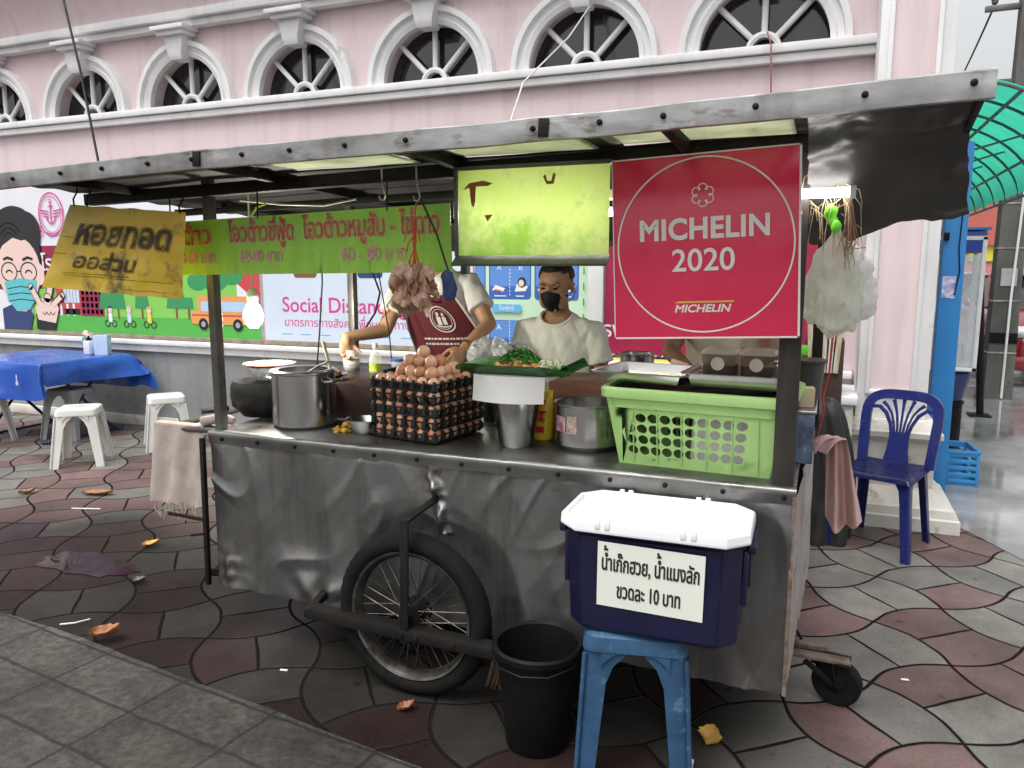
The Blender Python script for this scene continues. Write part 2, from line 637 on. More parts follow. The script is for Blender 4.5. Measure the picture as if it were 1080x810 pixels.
    hgt = mth('ADD', mth('MULTIPLY', gro.outputs[0], 1.0), mth('MULTIPLY', grit.outputs[0], 0.16))
    tl1 = mth('MULTIPLY', mth('SUBTRACT', sepc.outputs[0], 0.5), mth('MULTIPLY', ra, 1.3)); tl2 = mth('MULTIPLY', mth('SUBTRACT', sepc.outputs[2], 0.5), mth('MULTIPLY', rc, 1.3))
    hgt = mth('ADD', hgt, mth('ADD', tl1, tl2))
    bp = N.new('ShaderNodeBump'); bp.inputs['Strength'].default_value = 0.7; bp.inputs['Distance'].default_value = 0.008
    L.new(hgt, bp.inputs['Height']); L.new(bp.outputs[0], b.inputs['Normal'])
    return m

def slab_material():
    m = mat('worn_slabs', (0.080, 0.075, 0.067), (0.011, 0.0105, 0.0098), scale=1.5, rough=0.42, rough2=0.8, bump=1.0, bscale=22, detail=12)
    nt = m.node_tree; N, L = nt.nodes, nt.links
    b = N['Principled BSDF']
    src = b.inputs['Base Color'].links[0].from_socket
    tc = N.new('ShaderNodeTexCoord')
    mp = N.new('ShaderNodeMapping'); mp.inputs['Rotation'].default_value = (0, 0, radians(6.5))
    mp.inputs['Location'].default_value = (0.1, 0.02, 0)
    L.new(tc.outputs['Object'], mp.inputs[0])
    nz = N.new('ShaderNodeTexNoise'); nz.inputs['Scale'].default_value = 9
    L.new(tc.outputs['Object'], nz.inputs['Vector'])
    va = N.new('ShaderNodeVectorMath'); va.operation = 'MULTIPLY_ADD'
    L.new(nz.outputs[1], va.inputs[0]); va.inputs[1].default_value = (0.018, 0.018, 0); L.new(mp.outputs[0], va.inputs[2])
    br = N.new('ShaderNodeTexBrick')
    br.inputs['Scale'].default_value = 1.0
    br.inputs['Brick Width'].default_value = 0.44; br.inputs['Row Height'].default_value = 0.22
    br.inputs['Mortar Size'].default_value = 0.009; br.inputs['Mortar Smooth'].default_value = 0.5
    br.offset = 0.0
    br.inputs['Color1'].default_value = (1, 1, 1, 1); br.inputs['Color2'].default_value = (0.6, 0.58, 0.55, 1); br.inputs['Mortar'].default_value = (0.12, 0.115, 0.11, 1)
    L.new(va.outputs[0], br.inputs['Vector'])
    mx = N.new('ShaderNodeMix'); mx.data_type = 'RGBA'; mx.blend_type = 'MULTIPLY'; mx.inputs[0].default_value = 1
    L.new(src, mx.inputs[6]); L.new(br.outputs[0], mx.inputs[7])
    gr = N.new('ShaderNodeTexNoise'); gr.inputs['Scale'].default_value = 34; gr.inputs['Detail'].default_value = 10; gr.inputs['Roughness'].default_value = .75
    L.new(tc.outputs['Object'], gr.inputs['Vector'])
    gp = N.new('ShaderNodeValToRGB')
    gp.color_ramp.elements[0].position = .36; gp.color_ramp.elements[0].color = (.38, .37, .36, 1)
    gp.color_ramp.elements[1].position = .66; gp.color_ramp.elements[1].color = (1.75, 1.7, 1.6, 1)
    L.new(gr.outputs[0], gp.inputs[0])
    m2 = N.new('ShaderNodeMix'); m2.data_type = 'RGBA'; m2.blend_type = 'MULTIPLY'; m2.inputs[0].default_value = 1
    L.new(mx.outputs[2], m2.inputs[6]); L.new(gp.outputs[0], m2.inputs[7]); L.new(m2.outputs[2], b.inputs['Base Color'])
    return m

def street_material():
    m = mat('wet_asphalt', (0.34, 0.34, 0.34), (0.14, 0.14, 0.142), scale=1.6, rough=0.3, bump=0.25, bscale=90, detail=9)
    nt = m.node_tree; N, L = nt.nodes, nt.links
    b = N['Principled BSDF']
    for l in list(b.inputs['Roughness'].links): L.remove(l)
    tc = N.new('ShaderNodeTexCoord')
    n = N.new('ShaderNodeTexNoise'); n.inputs['Scale'].default_value = 0.75; n.inputs['Detail'].default_value = 7
    L.new(tc.outputs['Object'], n.inputs['Vector'])
    r = N.new('ShaderNodeValToRGB')
    r.color_ramp.elements[0].position = 0.46; r.color_ramp.elements[0].color = (0.03,) * 3 + (1,)
    r.color_ramp.elements[1].position = 0.6; r.color_ramp.elements[1].color = (0.36,) * 3 + (1,)
    L.new(n.outputs[0], r.inputs[0]); L.new(r.outputs[0], b.inputs['Roughness'])
    bn = [x for x in N if x.type == 'BUMP'][0]
    bs = N.new('ShaderNodeMapRange'); bs.inputs['From Min'].default_value = 0.05; bs.inputs['From Max'].default_value = 0.4
    bs.inputs['To Min'].default_value = 0.02; bs.inputs['To Max'].default_value = 0.35
    L.new(r.outputs[0], bs.inputs[0]); L.new(bs.outputs[0], bn.inputs['Strength'])
    b.inputs['Specular IOR Level'].default_value = 0.9
    return m

g = MB(); g.face([(-60, -30, 0), (60, -30, 0), (60, 120, 0), (-60, 120, 0)])
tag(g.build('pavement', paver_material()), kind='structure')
g = MB()
g.face([(0.80, 5.2, .004), (0.82, 5.05, .004), (1.06, 4.56, .004), (1.75, 3.3, .004), (5, -4, .004), (60, -4, .004), (60, 110, .004), (0.63, 110, .004), (0.63, 5.2, .004)])
tag(g.build('street', street_material()), kind='structure')
g = MB()
edge = []
k = 0
x = -8.0
while x < 3.2:
    y = 1.775 - (x + 0.1) * 0.114 + 0.012 * noise.noise(Vector((x * 5, 1, 0))) + 0.02 * noise.noise(Vector((x * 1.3, 7, 0)))
    edge.append((x, y)); x += 0.04
top = [g.bm.verts.new((a, c, .02)) for a, c in edge]
bot = [g.bm.verts.new((a, c + .006, -.01)) for a, c in edge]
low = [g.bm.verts.new((a, -6, .02)) for a, c in edge]
for i in range(len(edge) - 1):
    g.bm.faces.new((top[i + 1], top[i], low[i], low[i + 1]))
    g.bm.faces.new((bot[i + 1], bot[i], top[i], top[i + 1]))
tag(g.build('stone_paving', slab_material(), angle=30), kind='structure')

# ================================================================== school building
PINK = mat('pink_render', (0.70, 0.575, 0.59), (0.65, 0.53, 0.545), scale=1.4, rough=0.8, bump=0.08, bscale=160, spots=(0.58, 0.48, 0.48), sscale=1.1, samt=0.6, streak=.16)
WHITE = mat('white_trim', (0.78, 0.78, 0.79), (0.68, 0.68, 0.685), scale=2.5, rough=0.7, bump=0.06, bscale=120, spots=(0.42, 0.41, 0.39), sscale=3.0, samt=0.64, streak=.14)
OLDWHITE = mat('weathered_white', (0.62, 0.60, 0.55), (0.45, 0.43, 0.38), scale=4, rough=0.75, bump=0.15, bscale=60, spots=(0.16, 0.15, 0.13), sscale=5.0, samt=0.58)
GREYWALL = mat('grey_wall_paint', (0.27, 0.28, 0.285), (0.20, 0.21, 0.213), scale=2, rough=0.7, bump=0.1, bscale=70, spots=(0.15, 0.15, 0.15), sscale=2.5, samt=0.6, streak=.3)
PANE = mat('dark_pane', (0.03, 0.026, 0.034), (0.012, 0.011, 0.014), scale=3, rough=0.06, spec=0.7, bump=.05, bscale=5)

school = thing('school_building', 'pink rendered school building with a row of white fan windows', 'building', (-3.6, 5.55, 0))
def sch(mb, name, m, parent=None, label=None, angle=40):
    o = mb.build(name, m, parent or school, angle=angle)
    if (parent or school) is school:
        o.location = (3.6, -5.55, 0)
    if label: o['label'] = label
    return o
YW = 5.55
WC = [-0.462 - 1.225 * i for i in range(8)]
RIN, ZS = 0.425, 2.955
w = MB()
XL, XR = -10.6, 0.62
# plain wall below the windows and above
w.face([(XL, YW, .0), (XR, YW, .0), (XR, YW, ZS), (XL, YW, ZS)])
w.face([(XL, YW, 3.56), (XR, YW, 3.56), (XR, YW, 5.2), (XL, YW, 5.2)])
w.face([(XR, YW, 0), (XR, 16, 0), (XR, 16, 5.2), (XR, YW, 5.2)])
w.face([(XL, YW, 0), (XL, 16, 0), (XL, 16, 5.2), (XL, YW, 5.2)])
w.face([(XL, YW, 5.2), (XR, YW, 5.2), (XR, 16, 5.2), (XL, 16, 5.2)])
bounds = [XR] + [(a + b) / 2 for a, b in zip(WC, WC[1:])] + [XL]
for i, cx in enumerate(WC):
    r, l = bounds[i], bounds[i + 1]
    arc = [(cx + RIN * cos(pi * k / 24), ZS + RIN * sin(pi * k / 24)) for k in range(25)]
    w.face([(r, YW, ZS), (r, YW, 3.56), (arc[0][0], YW, 3.56), (arc[0][0], YW, ZS)])
    w.face([(l, YW, ZS), (l, YW, 3.56), (arc[-1][0], YW, 3.56), (arc[-1][0], YW, ZS)])
    for p, q in zip(arc, arc[1:]):
        w.face([(p[0], YW, p[1]), (q[0], YW, q[1]), (q[0], YW, 3.56), (p[0], YW, 3.56)])
        w.face([(p[0], YW, p[1]), (q[0], YW, q[1]), (q[0], YW + .16, q[1]), (p[0], YW + .16, p[1])])
bmesh.ops.remove_doubles(w.bm, verts=w.bm.verts[:], dist=1e-5)
wl_ = sch(w, 'wall', PINK)
wl_.data.shade_flat()
# cornice with the parapet above
c = MB()
c.box2((XL, YW - .10, 3.585), (XR + .1, YW - .002, 3.64), .006)
c.box2((XL, YW - .15, 3.642), (XR + .15, YW - .002, 3.71), .006)
sch(c, 'cornice', WHITE)
c = MB()
prof = [(YW - .13, 3.712), (YW - .15, 3.8), (YW - .22, 3.95), (YW - .34, 4.08), (YW - .42, 4.12), (YW - .42, 4.4), (YW - .003, 4.4)]
c.rings([[(x, a, b) for a, b in prof] for x in (XL, XR + .3)], close=False)
sch(c, 'parapet', PINK)
c = MB()
c.box2((XL, YW - .085, 2.895), (.30, YW - .002, 2.952), .008)
c.box2((XL, YW - .06, 2.838), (.30, YW - .002, 2.89), .006)
sch(c, 'string_course', WHITE)
# plinth ledge, dado, skirting
c = MB(); c.box2((XL, YW - .035, .1), (.2, YW - .003, .735), 0); sch(c, 'dado', GREYWALL)
c = MB()
c.box2((XL, YW - .075, .735), (.2, YW - .004, .80), .006)
c.box2((XL, YW - .11, .802), (.2, YW - .004, .845), .006)
sch(c, 'wall_ledge', WHITE)
c = MB(); c.box2((XL, YW - .07, 0), (.2, YW - .005, .095), .008); sch(c, 'skirting', OLDWHITE)
# fan windows
for i, cx in enumerate(WC):
    f = MB()
    prof = [(RIN - .015, .02), (RIN - .015, -.03), (RIN + .02, -.045), (RIN + .03, -.03), (RIN + .065, -.035), (RIN + .075, -.065), (RIN + .115, -.065), (RIN + .12, .0)]
    ang = [pi * k / 36 for k in range(37)]
    f.rings([[(cx + r * cos(a), YW + y, ZS + r * sin(a)) for r, y in prof] for a in ang], close=False)
    wf = sch(f, 'window', WHITE, angle=25)
    wf.location = (3.6, -5.55, 0)
    p = MB(); p.face([(cx - .43, YW + .13, ZS - .01), (cx + .43, YW + .13, ZS - .01), (cx + .43, YW + .13, ZS + .44), (cx - .43, YW + .13, ZS + .44)])
    p.build('pane', PANE, wf)
    s = MB()
    for a in (pi / 4, pi / 2, 3 * pi / 4):
        s.tube([(cx + .11 * cos(a), YW + .07, ZS + .11 * sin(a)), (cx + (RIN + .01) * cos(a), YW + .07, ZS + (RIN + .01) * sin(a))], .021, 10)
    hub = [(.075, .10), (.075, .045), (.095, .035), (.115, .045), (.115, .10)]
    s.rings([[(cx + r * cos(a), YW + y, ZS + r * sin(a)) for r, y in hub] for a in [pi * k / 16 for k in range(17)]], close=False)
    s.build('fan_bars', WHITE, wf, angle=30)
    ks = MB()
    def kpt(hw, z): return [(cx - hw, z), (cx + hw, z)]
    ks.rings([[(cx - .062, YW - .10, ZS + .37), (cx + .062, YW - .10, ZS + .37), (cx + .062, YW + .02, ZS + .37), (cx - .062, YW + .02, ZS + .37)],
              [(cx - .075, YW - .125, ZS + .42), (cx + .075, YW - .125, ZS + .42), (cx + .075, YW + .02, ZS + .42), (cx - .075, YW + .02, ZS + .42)],
              [(cx - .105, YW - .125, ZS + .56), (cx + .105, YW - .125, ZS + .56), (cx + .105, YW - .0, ZS + .56), (cx - .105, YW - .0, ZS + .56)]])
    ks.box2((cx - .15, YW - .17, ZS + .562), (cx + .15, YW - .004, ZS + .597), .004)
    ks.box2((cx - .185, YW - .205, ZS + .598), (cx + .185, YW - .004, ZS + .632), .004)
    ks.build('keystone', WHITE, wf, angle=30)
# corner pilaster with pedestal
p = MB()
p.box2((.215, 5.05, .63), (.60, 5.54, 5.1), .004)
pil = sch(p, 'pilaster', WHITE)
p = MB()
for x0, x1, y0, y1 in ((.285, .505, .80, 4.3),):
    p.box2((x0, 5.046, y0), (x1, 5.06, y1), 0)
p.build('panel', PINK, pil)
p = MB()
for z0, z1, x0, x1 in ((.80, 4.3, .285, .505),):
    for a in ((x0 - .025, z0 - .025, x0, z1 + .025), (x1, z0 - .025, x1 + .025, z1 + .025), (x0, z0 - .025, x1, z0), (x0, z1, x1, z1 + .025)):
        p.box2((a[0], 5.03, a[1]), (a[2], 5.049, a[3]), .003)
p.build('moulding', WHITE, pil)
p = MB()
def ring(x0, x1, y0, z): return [(x0, y0, z), (x1, y0, z), (x1, 5.53, z), (x0, 5.53, z)]
p.rings([ring(.10, .80, 4.88, 0), ring(.10, .80, 4.88, .075), ring(.11, .79, 4.89, .085), ring(.115, .77, 4.90, .13), ring(.13, .75, 4.92, .14), ring(.165, .69, 4.96, .20), ring(.185, .655, 4.98, .235), ring(.185, .655, 4.98, .50),
         ring(.175, .665, 4.97, .51), ring(.155, .69, 4.945, .535), ring(.155, .69, 4.945, .565), ring(.175, .665, 4.965, .575), ring(.195, .64, 5.0, .63)])
p.disp(.004, 9)
p.build('pedestal', OLDWHITE, pil, angle=25)
# white side bracket seen beyond the corner
p = MB()
p.prism([(5.56, 3.15), (5.56, 4.9), (6.3, 4.9), (6.25, 4.2), (6.0, 3.6), (5.75, 3.3)], .625, .72, 'YZ')
sch(p, 'bracket', WHITE)
# ================================================================== printed banners on the school wall
YB = 5.525
class Art:
    def __init__(self, y=YB, step=.0002):
        self.mb = MB(); self.mb.recalc = False
        self.mats = []; self.y = y; self.step = step; self.l = 0
    def use(self, m):
        if m not in self.mats: self.mats.append(m)
        self.mb.mi = self.mats.index(m)
    def poly(self, m, pts, up=1):
        self.use(m); self.l += up
        return self.mb.face([(a, self.y - self.l * self.step, b) for a, b in pts])
    def rect(self, m, x0, z0, x1, z1, up=1, rad=0):
        if rad:
            pts = []
            for cx, cz, a0 in ((x1 - rad, z1 - rad, 0), (x0 + rad, z1 - rad, 90), (x0 + rad, z0 + rad, 180), (x1 - rad, z0 + rad, 270)):
                pts += [(cx + rad * cos(radians(a0 + k * 15)), cz + rad * sin(radians(a0 + k * 15))) for k in range(7)]
            return self.poly(m, pts, up)
        return self.poly(m, [(x0, z0), (x1, z0), (x1, z1), (x0, z1)], up)
    def oval(self, m, cx, cz, rx, rz, up=1, a0=0, a1=360, rot=0):
        n = 28
        pts = []
        for k in range(n if a1 - a0 >= 360 else n + 1):
            a = radians(a0 + (a1 - a0) * k / n)
            x, z = rx * cos(a), rz * sin(a)
            pts.append((cx + x * cos(rot) - z * sin(rot), cz + x * sin(rot) + z * cos(rot)))
        return self.poly(m, pts, up)
    def line(self, m, pts, wd, up=1):
        self.use(m); self.l += up
        L_, R_ = [], []
        n = len(pts)
        for i in range(n):
            a, b = pts[max(0, i - 1)], pts[min(n - 1, i + 1)]
            d = Vector((b[0] - a[0], b[1] - a[1]))
            d = d.normalized() if d.length > 1e-9 else Vector((1, 0))
            nn = Vector((-d.y, d.x)) * wd / 2
            L_.append((pts[i][0] + nn.x, pts[i][1] + nn.y)); R_.append((pts[i][0] - nn.x, pts[i][1] - nn.y))
        y = self.y - self.l * self.step
        self.mb.rings([[(a[0], y, a[1]), (b[0], y, b[1])] for a, b in zip(L_, R_)], close=False)
    def ring(self, m, cx, cz, rx, rz, wd, a0=0, a1=360, up=1):
        self.line(m, [(cx + rx * cos(radians(a0 + (a1 - a0) * k / 40)), cz + rz * sin(radians(a0 + (a1 - a0) * k / 40))) for k in range(41)], wd, up)
    def text(self, m, s, x, z, size, **kw):
        self.use(m); self.l += 1
        text_into(self.mb, s, wall_place(x, self.y - self.l * self.step, z), size, **kw)
        self.l += 1
    def build(self, name, parent, loc=(0, 0, 0)):
        self.mb.recalc = False
        return self.mb.build(name, self.mats, parent, loc, smooth=False)

def ink(name, c, rough=0.45):
    return mat(name, c, tuple(x * 0.94 for x in c), scale=3, rough=rough)
I_WHITE = ink('ink_white', (0.74, 0.76, 0.80)); I_PALE = ink('ink_pale_blue', (0.60, 0.68, 0.80)); I_MAROON = ink('ink_maroon', (0.27, 0.02, 0.06))
I_GREEN = ink('ink_green', (0.22, 0.56, 0.10)); I_DGREEN = ink('ink_dark_green', (0.04, 0.28, 0.10)); I_LGREEN = ink('ink_grass', (0.09, 0.42, 0.07))
I_BLACK = ink('ink_black', (0.015, 0.015, 0.02)); I_SKIN = ink('ink_skin', (0.78, 0.58, 0.52)); I_TEAL = ink('ink_teal', (0.12, 0.50, 0.55)); I_DTEAL = ink('ink_dark_teal', (0.03, 0.24, 0.28))
I_RED = ink('ink_red', (0.55, 0.06, 0.07)); I_ORANGE = ink('ink_orange', (0.75, 0.33, 0.10)); I_MAG = ink('ink_magenta', (0.62, 0.06, 0.30)); I_NAVY = ink('ink_navy', (0.03, 0.05, 0.16))
I_GREY = ink('ink_grey', (0.35, 0.36, 0.38)); I_BROWN = ink('ink_brown', (0.2, 0.09, 0.04)); I_BLUE = ink('ink_blue', (0.035, 0.12, 0.42)); I_MBLUE = ink('ink_mid_blue', (0.10, 0.25, 0.62)); I_CYAN = ink('ink_cyan', (0.12, 0.42, 0.72))
I_MINT = ink('ink_mint', (0.52, 0.72, 0.52)); I_YEL = ink('ink_yellow', (0.8, 0.6, 0.1)); I_LBLUE = ink('ink_light_blue', (0.42, 0.60, 0.80)); I_PINK = ink('ink_pink', (0.80, 0.42, 0.45))
FRAMEWOOD = mat('banner_frame_wood', (0.30, 0.25, 0.18), (0.16, 0.13, 0.10), scale=8, rough=0.7)

# --- school banner with cartoon boy
bn = thing('school_banner', 'long printed wall banner with masked cartoon boy, school emblem and orange bus', 'banner', (-7, YB, .87))
def off(o, base): o.location = -Vector(base); return o
BASE = (-7, YB, .87)
fr = MB(); fr.box2((-9.7, YB + .001, .845), (-4.64, YB + .022, 2.31)); off(fr.build('board', I_WHITE, bn), BASE)
fr = MB(); fr.box2((-9.7, YB - .03, .848), (-4.62, YB + .02, .885), .004); off(fr.build('lower_batten', FRAMEWOOD, bn), BASE)
a = Art()
a.rect(I_WHITE, -9.7, .885, -4.64, 2.31)
a.rect(I_MAROON, -9.7, 1.30, -5.35, 1.745)
a.poly(I_WHITE, [(-9.7, .886), (-7.5, .886), (-7.75, 1.16), (-8.4, 1.26), (-9.7, 1.2)])
a.poly(I_GREEN, [(-7.62, .886), (-4.9, .886), (-4.9, 1.52), (-5.6, 1.62), (-6.7, 1.43), (-7.05, 1.36), (-7.5, 1.30)])
a.poly(I_RED, [(-4.98, 1.62), (-4.98, 1.45), (-4.78, 1.30), (-4.64, 1.05), (-4.64, 1.72)])
a.poly(I_LGREEN, [(-7.6, .886), (-4.64, .886), (-4.64, 1.02), (-5.4, 1.06), (-6.2, 1.05), (-7.0, 1.07), (-7.45, 1.02)])
# cloud hills
for cx, cz, r in ((-5.15, 1.42, .16), (-4.95, 1.46, .13), (-5.35, 1.40, .12)):
    a.oval(I_DGREEN, cx, cz, r, r * .7, up=1)
# school block: tower and red grid wing
a.rect(I_RED, -7.2, 1.06, -6.62, 1.40)
a.rect(I_PALE, -7.10, 1.18, -6.88, 1.38)
for k in range(5):
    a.rect(I_GREY, -7.10 + k * .044, 1.18, -7.094 + k * .044, 1.38, up=0)
for k in range(3):
    a.rect(I_WHITE, -7.16 + k * .09, 1.05, -7.13 + k * .09, 1.17, up=0)
a.rect(I_BLACK, -7.10, 1.06, -6.88, 1.12, up=0)
a.rect(I_MAROON, -6.86, 1.05, -6.55, 1.33)
for i in range(5):
    for j in range(4):
        a.rect(I_WHITE, -6.845 + i * .06, 1.075 + j * .062, -6.81 + i * .06, 1.115 + j * .062, up=0)
# trees
for cx, z0, h, wd, m in ((-6.50, 1.03, .32, .22, I_DGREEN), (-6.36, 1.03, .36, .20, I_DGREEN), (-6.05, 1.04, .30, .18, I_DGREEN), (-5.62, 1.05, .32, .24, I_DGREEN), (-5.47, 1.05, .20, .11, I_DGREEN)):
    a.rect(I_BROWN, cx - .012, z0, cx + .012, z0 + .12)
    a.poly(m, [(cx - wd / 2, z0 + .10), (cx + wd / 2, z0 + .10), (cx + wd * .42, z0 + .2), (cx + wd * .3, z0 + h), (cx - wd * .3, z0 + h), (cx - wd * .42, z0 + .2)])
# three small riders
for cx, top, body in ((-6.47, I_NAVY, I_WHITE), (-6.22, I_PINK, I_PALE), (-5.96, I_ORANGE, I_YEL)):
    for s in (-.045, .045):
        a.ring(I_BLACK, cx + s, .985, .03, .03, .009)
    a.rect(body, cx - .025, 1.0, cx + .025, 1.09)
    a.oval(I_SKIN, cx, 1.12, .028, .03)
    a.oval(top, cx, 1.135, .034, .026, a0=0, a1=180)
# bus
a.rect(I_ORANGE, -5.36, 1.01, -4.76, 1.27, rad=.03)
a.rect(I_ORANGE, -5.44, 1.01, -5.30, 1.13, rad=.03)
a.rect(I_LBLUE, -5.32, 1.13, -4.80, 1.22, rad=.015)
a.rect(I_RED, -5.43, 1.085, -4.77, 1.10)
for cx in (-5.30, -4.90):
    a.oval(I_BLACK, cx, 1.01, .055, .055); a.oval(I_GREY, cx, 1.01, .026, .026)
# emblem: anchor in oval with wings and ribbon
ex, ez = -7.17, 2.05
a.ring(I_MAG, ex, ez, .17, .21, .014); a.ring(I_MAG, ex, ez, .14, .175, .007)
a.line(I_MAG, [(ex, ez - .08), (ex, ez + .12)], .014); a.ring(I_MAG, ex, ez + .13, .018, .018, .008)
a.ring(I_MAG, ex, ez - .02, .06, .07, .014, 190, 350)
a.line(I_MAG, [(ex - .04, ez + .08), (ex + .04, ez + .08)], .01)
for s in (-1, 1):
    for q in range(3):
        a.line(I_MAG, [(ex + s * .03, ez + .03 - q * .028), (ex + s * (.15 - q * .02), ez + .045 - q * .03)], .013, up=0)
a.l += 1
a.ring(I_MAG, ex, ez - .12, .13, .07, .012, 200, 340)
for s in (-1, 1):
    a.ring(I_MAG, ex + s * .21, ez - .13, .045, .05, .012); a.ring(I_MAG, ex + s * .17, ez - .18, .04, .03, .01)
a.text(I_WHITE, 'โรงเรียน', -7.37, 1.50, .21, align='L', bold=.014)
# cartoon boy
bx, bz = -7.70, 1.47
a.oval(I_BLACK, bx - .03, 1.83, .37, .32); a.oval(I_BLACK, bx + .16, 1.88, .20, .21); a.oval(I_BLACK, bx - .30, 1.68, .16, .30); a.oval(I_BLACK, bx + .24, 1.70, .10, .26)
a.poly(I_NAVY, [(bx - .3, .886), (bx + .1, .886), (bx + .16, 1.05), (bx, 1.2), (bx - .3, 1.1)])
a.oval(I_SKIN, bx - .33, 1.46, .075, .11); a.oval(I_SKIN, bx + .30, 1.46, .07, .11)
a.oval(I_SKIN, bx, 1.50, .32, .34)
a.poly(I_SKIN, [(bx - .3, 1.43), (bx + .3, 1.43), (bx + .22, 1.2), (bx + .06, 1.08), (bx - .06, 1.08), (bx - .22, 1.2)])
a.poly(I_BLACK, [(bx - .33, 1.62), (bx - .24, 1.74), (bx - .05, 1.83), (bx + .08, 1.80), (bx + .2, 1.82), (bx + .31, 1.64), (bx + .36, 1.85), (bx + .1, 2.0), (bx - .2, 1.98), (bx - .37, 1.85)])
for q in range(3):
    a.ring(I_GREY, bx - .10, 1.78, .09 + q * .05, .10 + q * .05, .008, 30, 150, up=0)
a.l += 1
for s in (-1, 1):
    a.ring(I_BLACK, bx + s * .145, 1.485, .115, .095, .014)
    a.ring(I_BLACK, bx + s * .145, 1.455, .05, .045, .016, 20, 160)
    a.line(I_BLACK, [(bx + s * .07, 1.605), (bx + s * .15, 1.63), (bx + s * .22, 1.61)], .028)
a.line(I_BLACK, [(bx - .03, 1.49), (bx + .03, 1.49)], .012)
a.poly(I_TEAL, [(bx - .23, 1.38), (bx, 1.42), (bx + .25, 1.40), (bx + .24, 1.24), (bx + .12, 1.10), (bx - .08, 1.08), (bx - .2, 1.2)])
for q in range(3):
    a.line(I_DTEAL, [(bx - .19, 1.31 - q * .065), (bx, 1.335 - q * .065), (bx + .2, 1.32 - q * .065)], .009, up=0)
a.l += 1
hx, hz = bx + .36, 1.12
a.poly(I_BLACK, [(hx - .16, .90), (hx + .10, .90), (hx + .14, 1.02), (hx - .16, 1.06)])
a.poly(I_SKIN, [(hx - .13, 1.0), (hx + .12, .97), (hx + .18, 1.12), (hx + .13, 1.20), (hx - .08, 1.22), (hx - .16, 1.12)])
for x0, z0, x1, z1, wd in ((-.08, 1.16, -.20, 1.33, .062), (.02, 1.18, .12, 1.44, .07), (.10, 1.16, .24, 1.25, .055), (.02, 1.16, .03, 1.22, .09)):
    a.line(I_BLACK, [(hx + x0, z0), (hx + x1, z1)], wd + .018); a.oval(I_BLACK, hx + x1, z1, (wd + .018) / 2, (wd + .018) / 2, up=0)
    a.line(I_SKIN, [(hx + x0, z0 - .01), (hx + x1, z1)], wd); a.oval(I_SKIN, hx + x1, z1, wd / 2, wd / 2, up=0)
for q in (-.03, .03, .09):
    a.ring(I_BLACK, hx + q, 1.10, .03, .045, .007, 200, 340, up=0)
off(a.build('printed_picture', bn), BASE)

# --- social distancing banner
bn = thing('distancing_banner', 'pale blue printed banner reading Social Distancing in magenta', 'banner', (-3.8, YB, .88))
BASE = (-3.8, YB, .88)
fr = MB(); fr.box2((-4.60, YB + .001, .88), (-2.56, YB + .02, 2.28)); off(fr.build('board', I_WHITE, bn), BASE)
fr = MB(); fr.box2((-4.61, YB - .03, .85), (-2.55, YB + .02, .888), .004); off(fr.build('lower_batten', FRAMEWOOD, bn), BASE)
a = Art()
a.rect(I_PALE, -4.60, .889, -2.56, 2.28)
a.text(I_MAG, 'Social Distancing', -4.40, 1.145, .185, align='L', bold=.012)
a.text(I_MAG, 'มาตรการทางสังคมเพื่อนร่วมทาง', -4.38, 1.02, .098, align='L', bold=.006)
for k in range(9):
    a.rect(I_CYAN, -4.42 + k * .2, .945, -4.31 + k * .2, .953, up=0)
a.l += 1
for cx, c1, c2 in ((-4.15, I_ORANGE, I_BROWN), (-3.5, I_MAG, I_NAVY)):
    a.rect(c1, cx - .11, 1.50, cx + .11, 1.78, rad=.04)
    a.rect(c2, cx - .12, 1.44, cx + .12, 1.52, rad=.03)
    a.oval(I_SKIN, cx, 1.88, .09, .10); a.oval(I_BLACK, cx, 1.91, .1, .085, a0=0, a1=180)
a.text(I_NAVY, '2 m', -3.84, 1.62, .11)
off(a.build('printed_picture', bn), BASE)

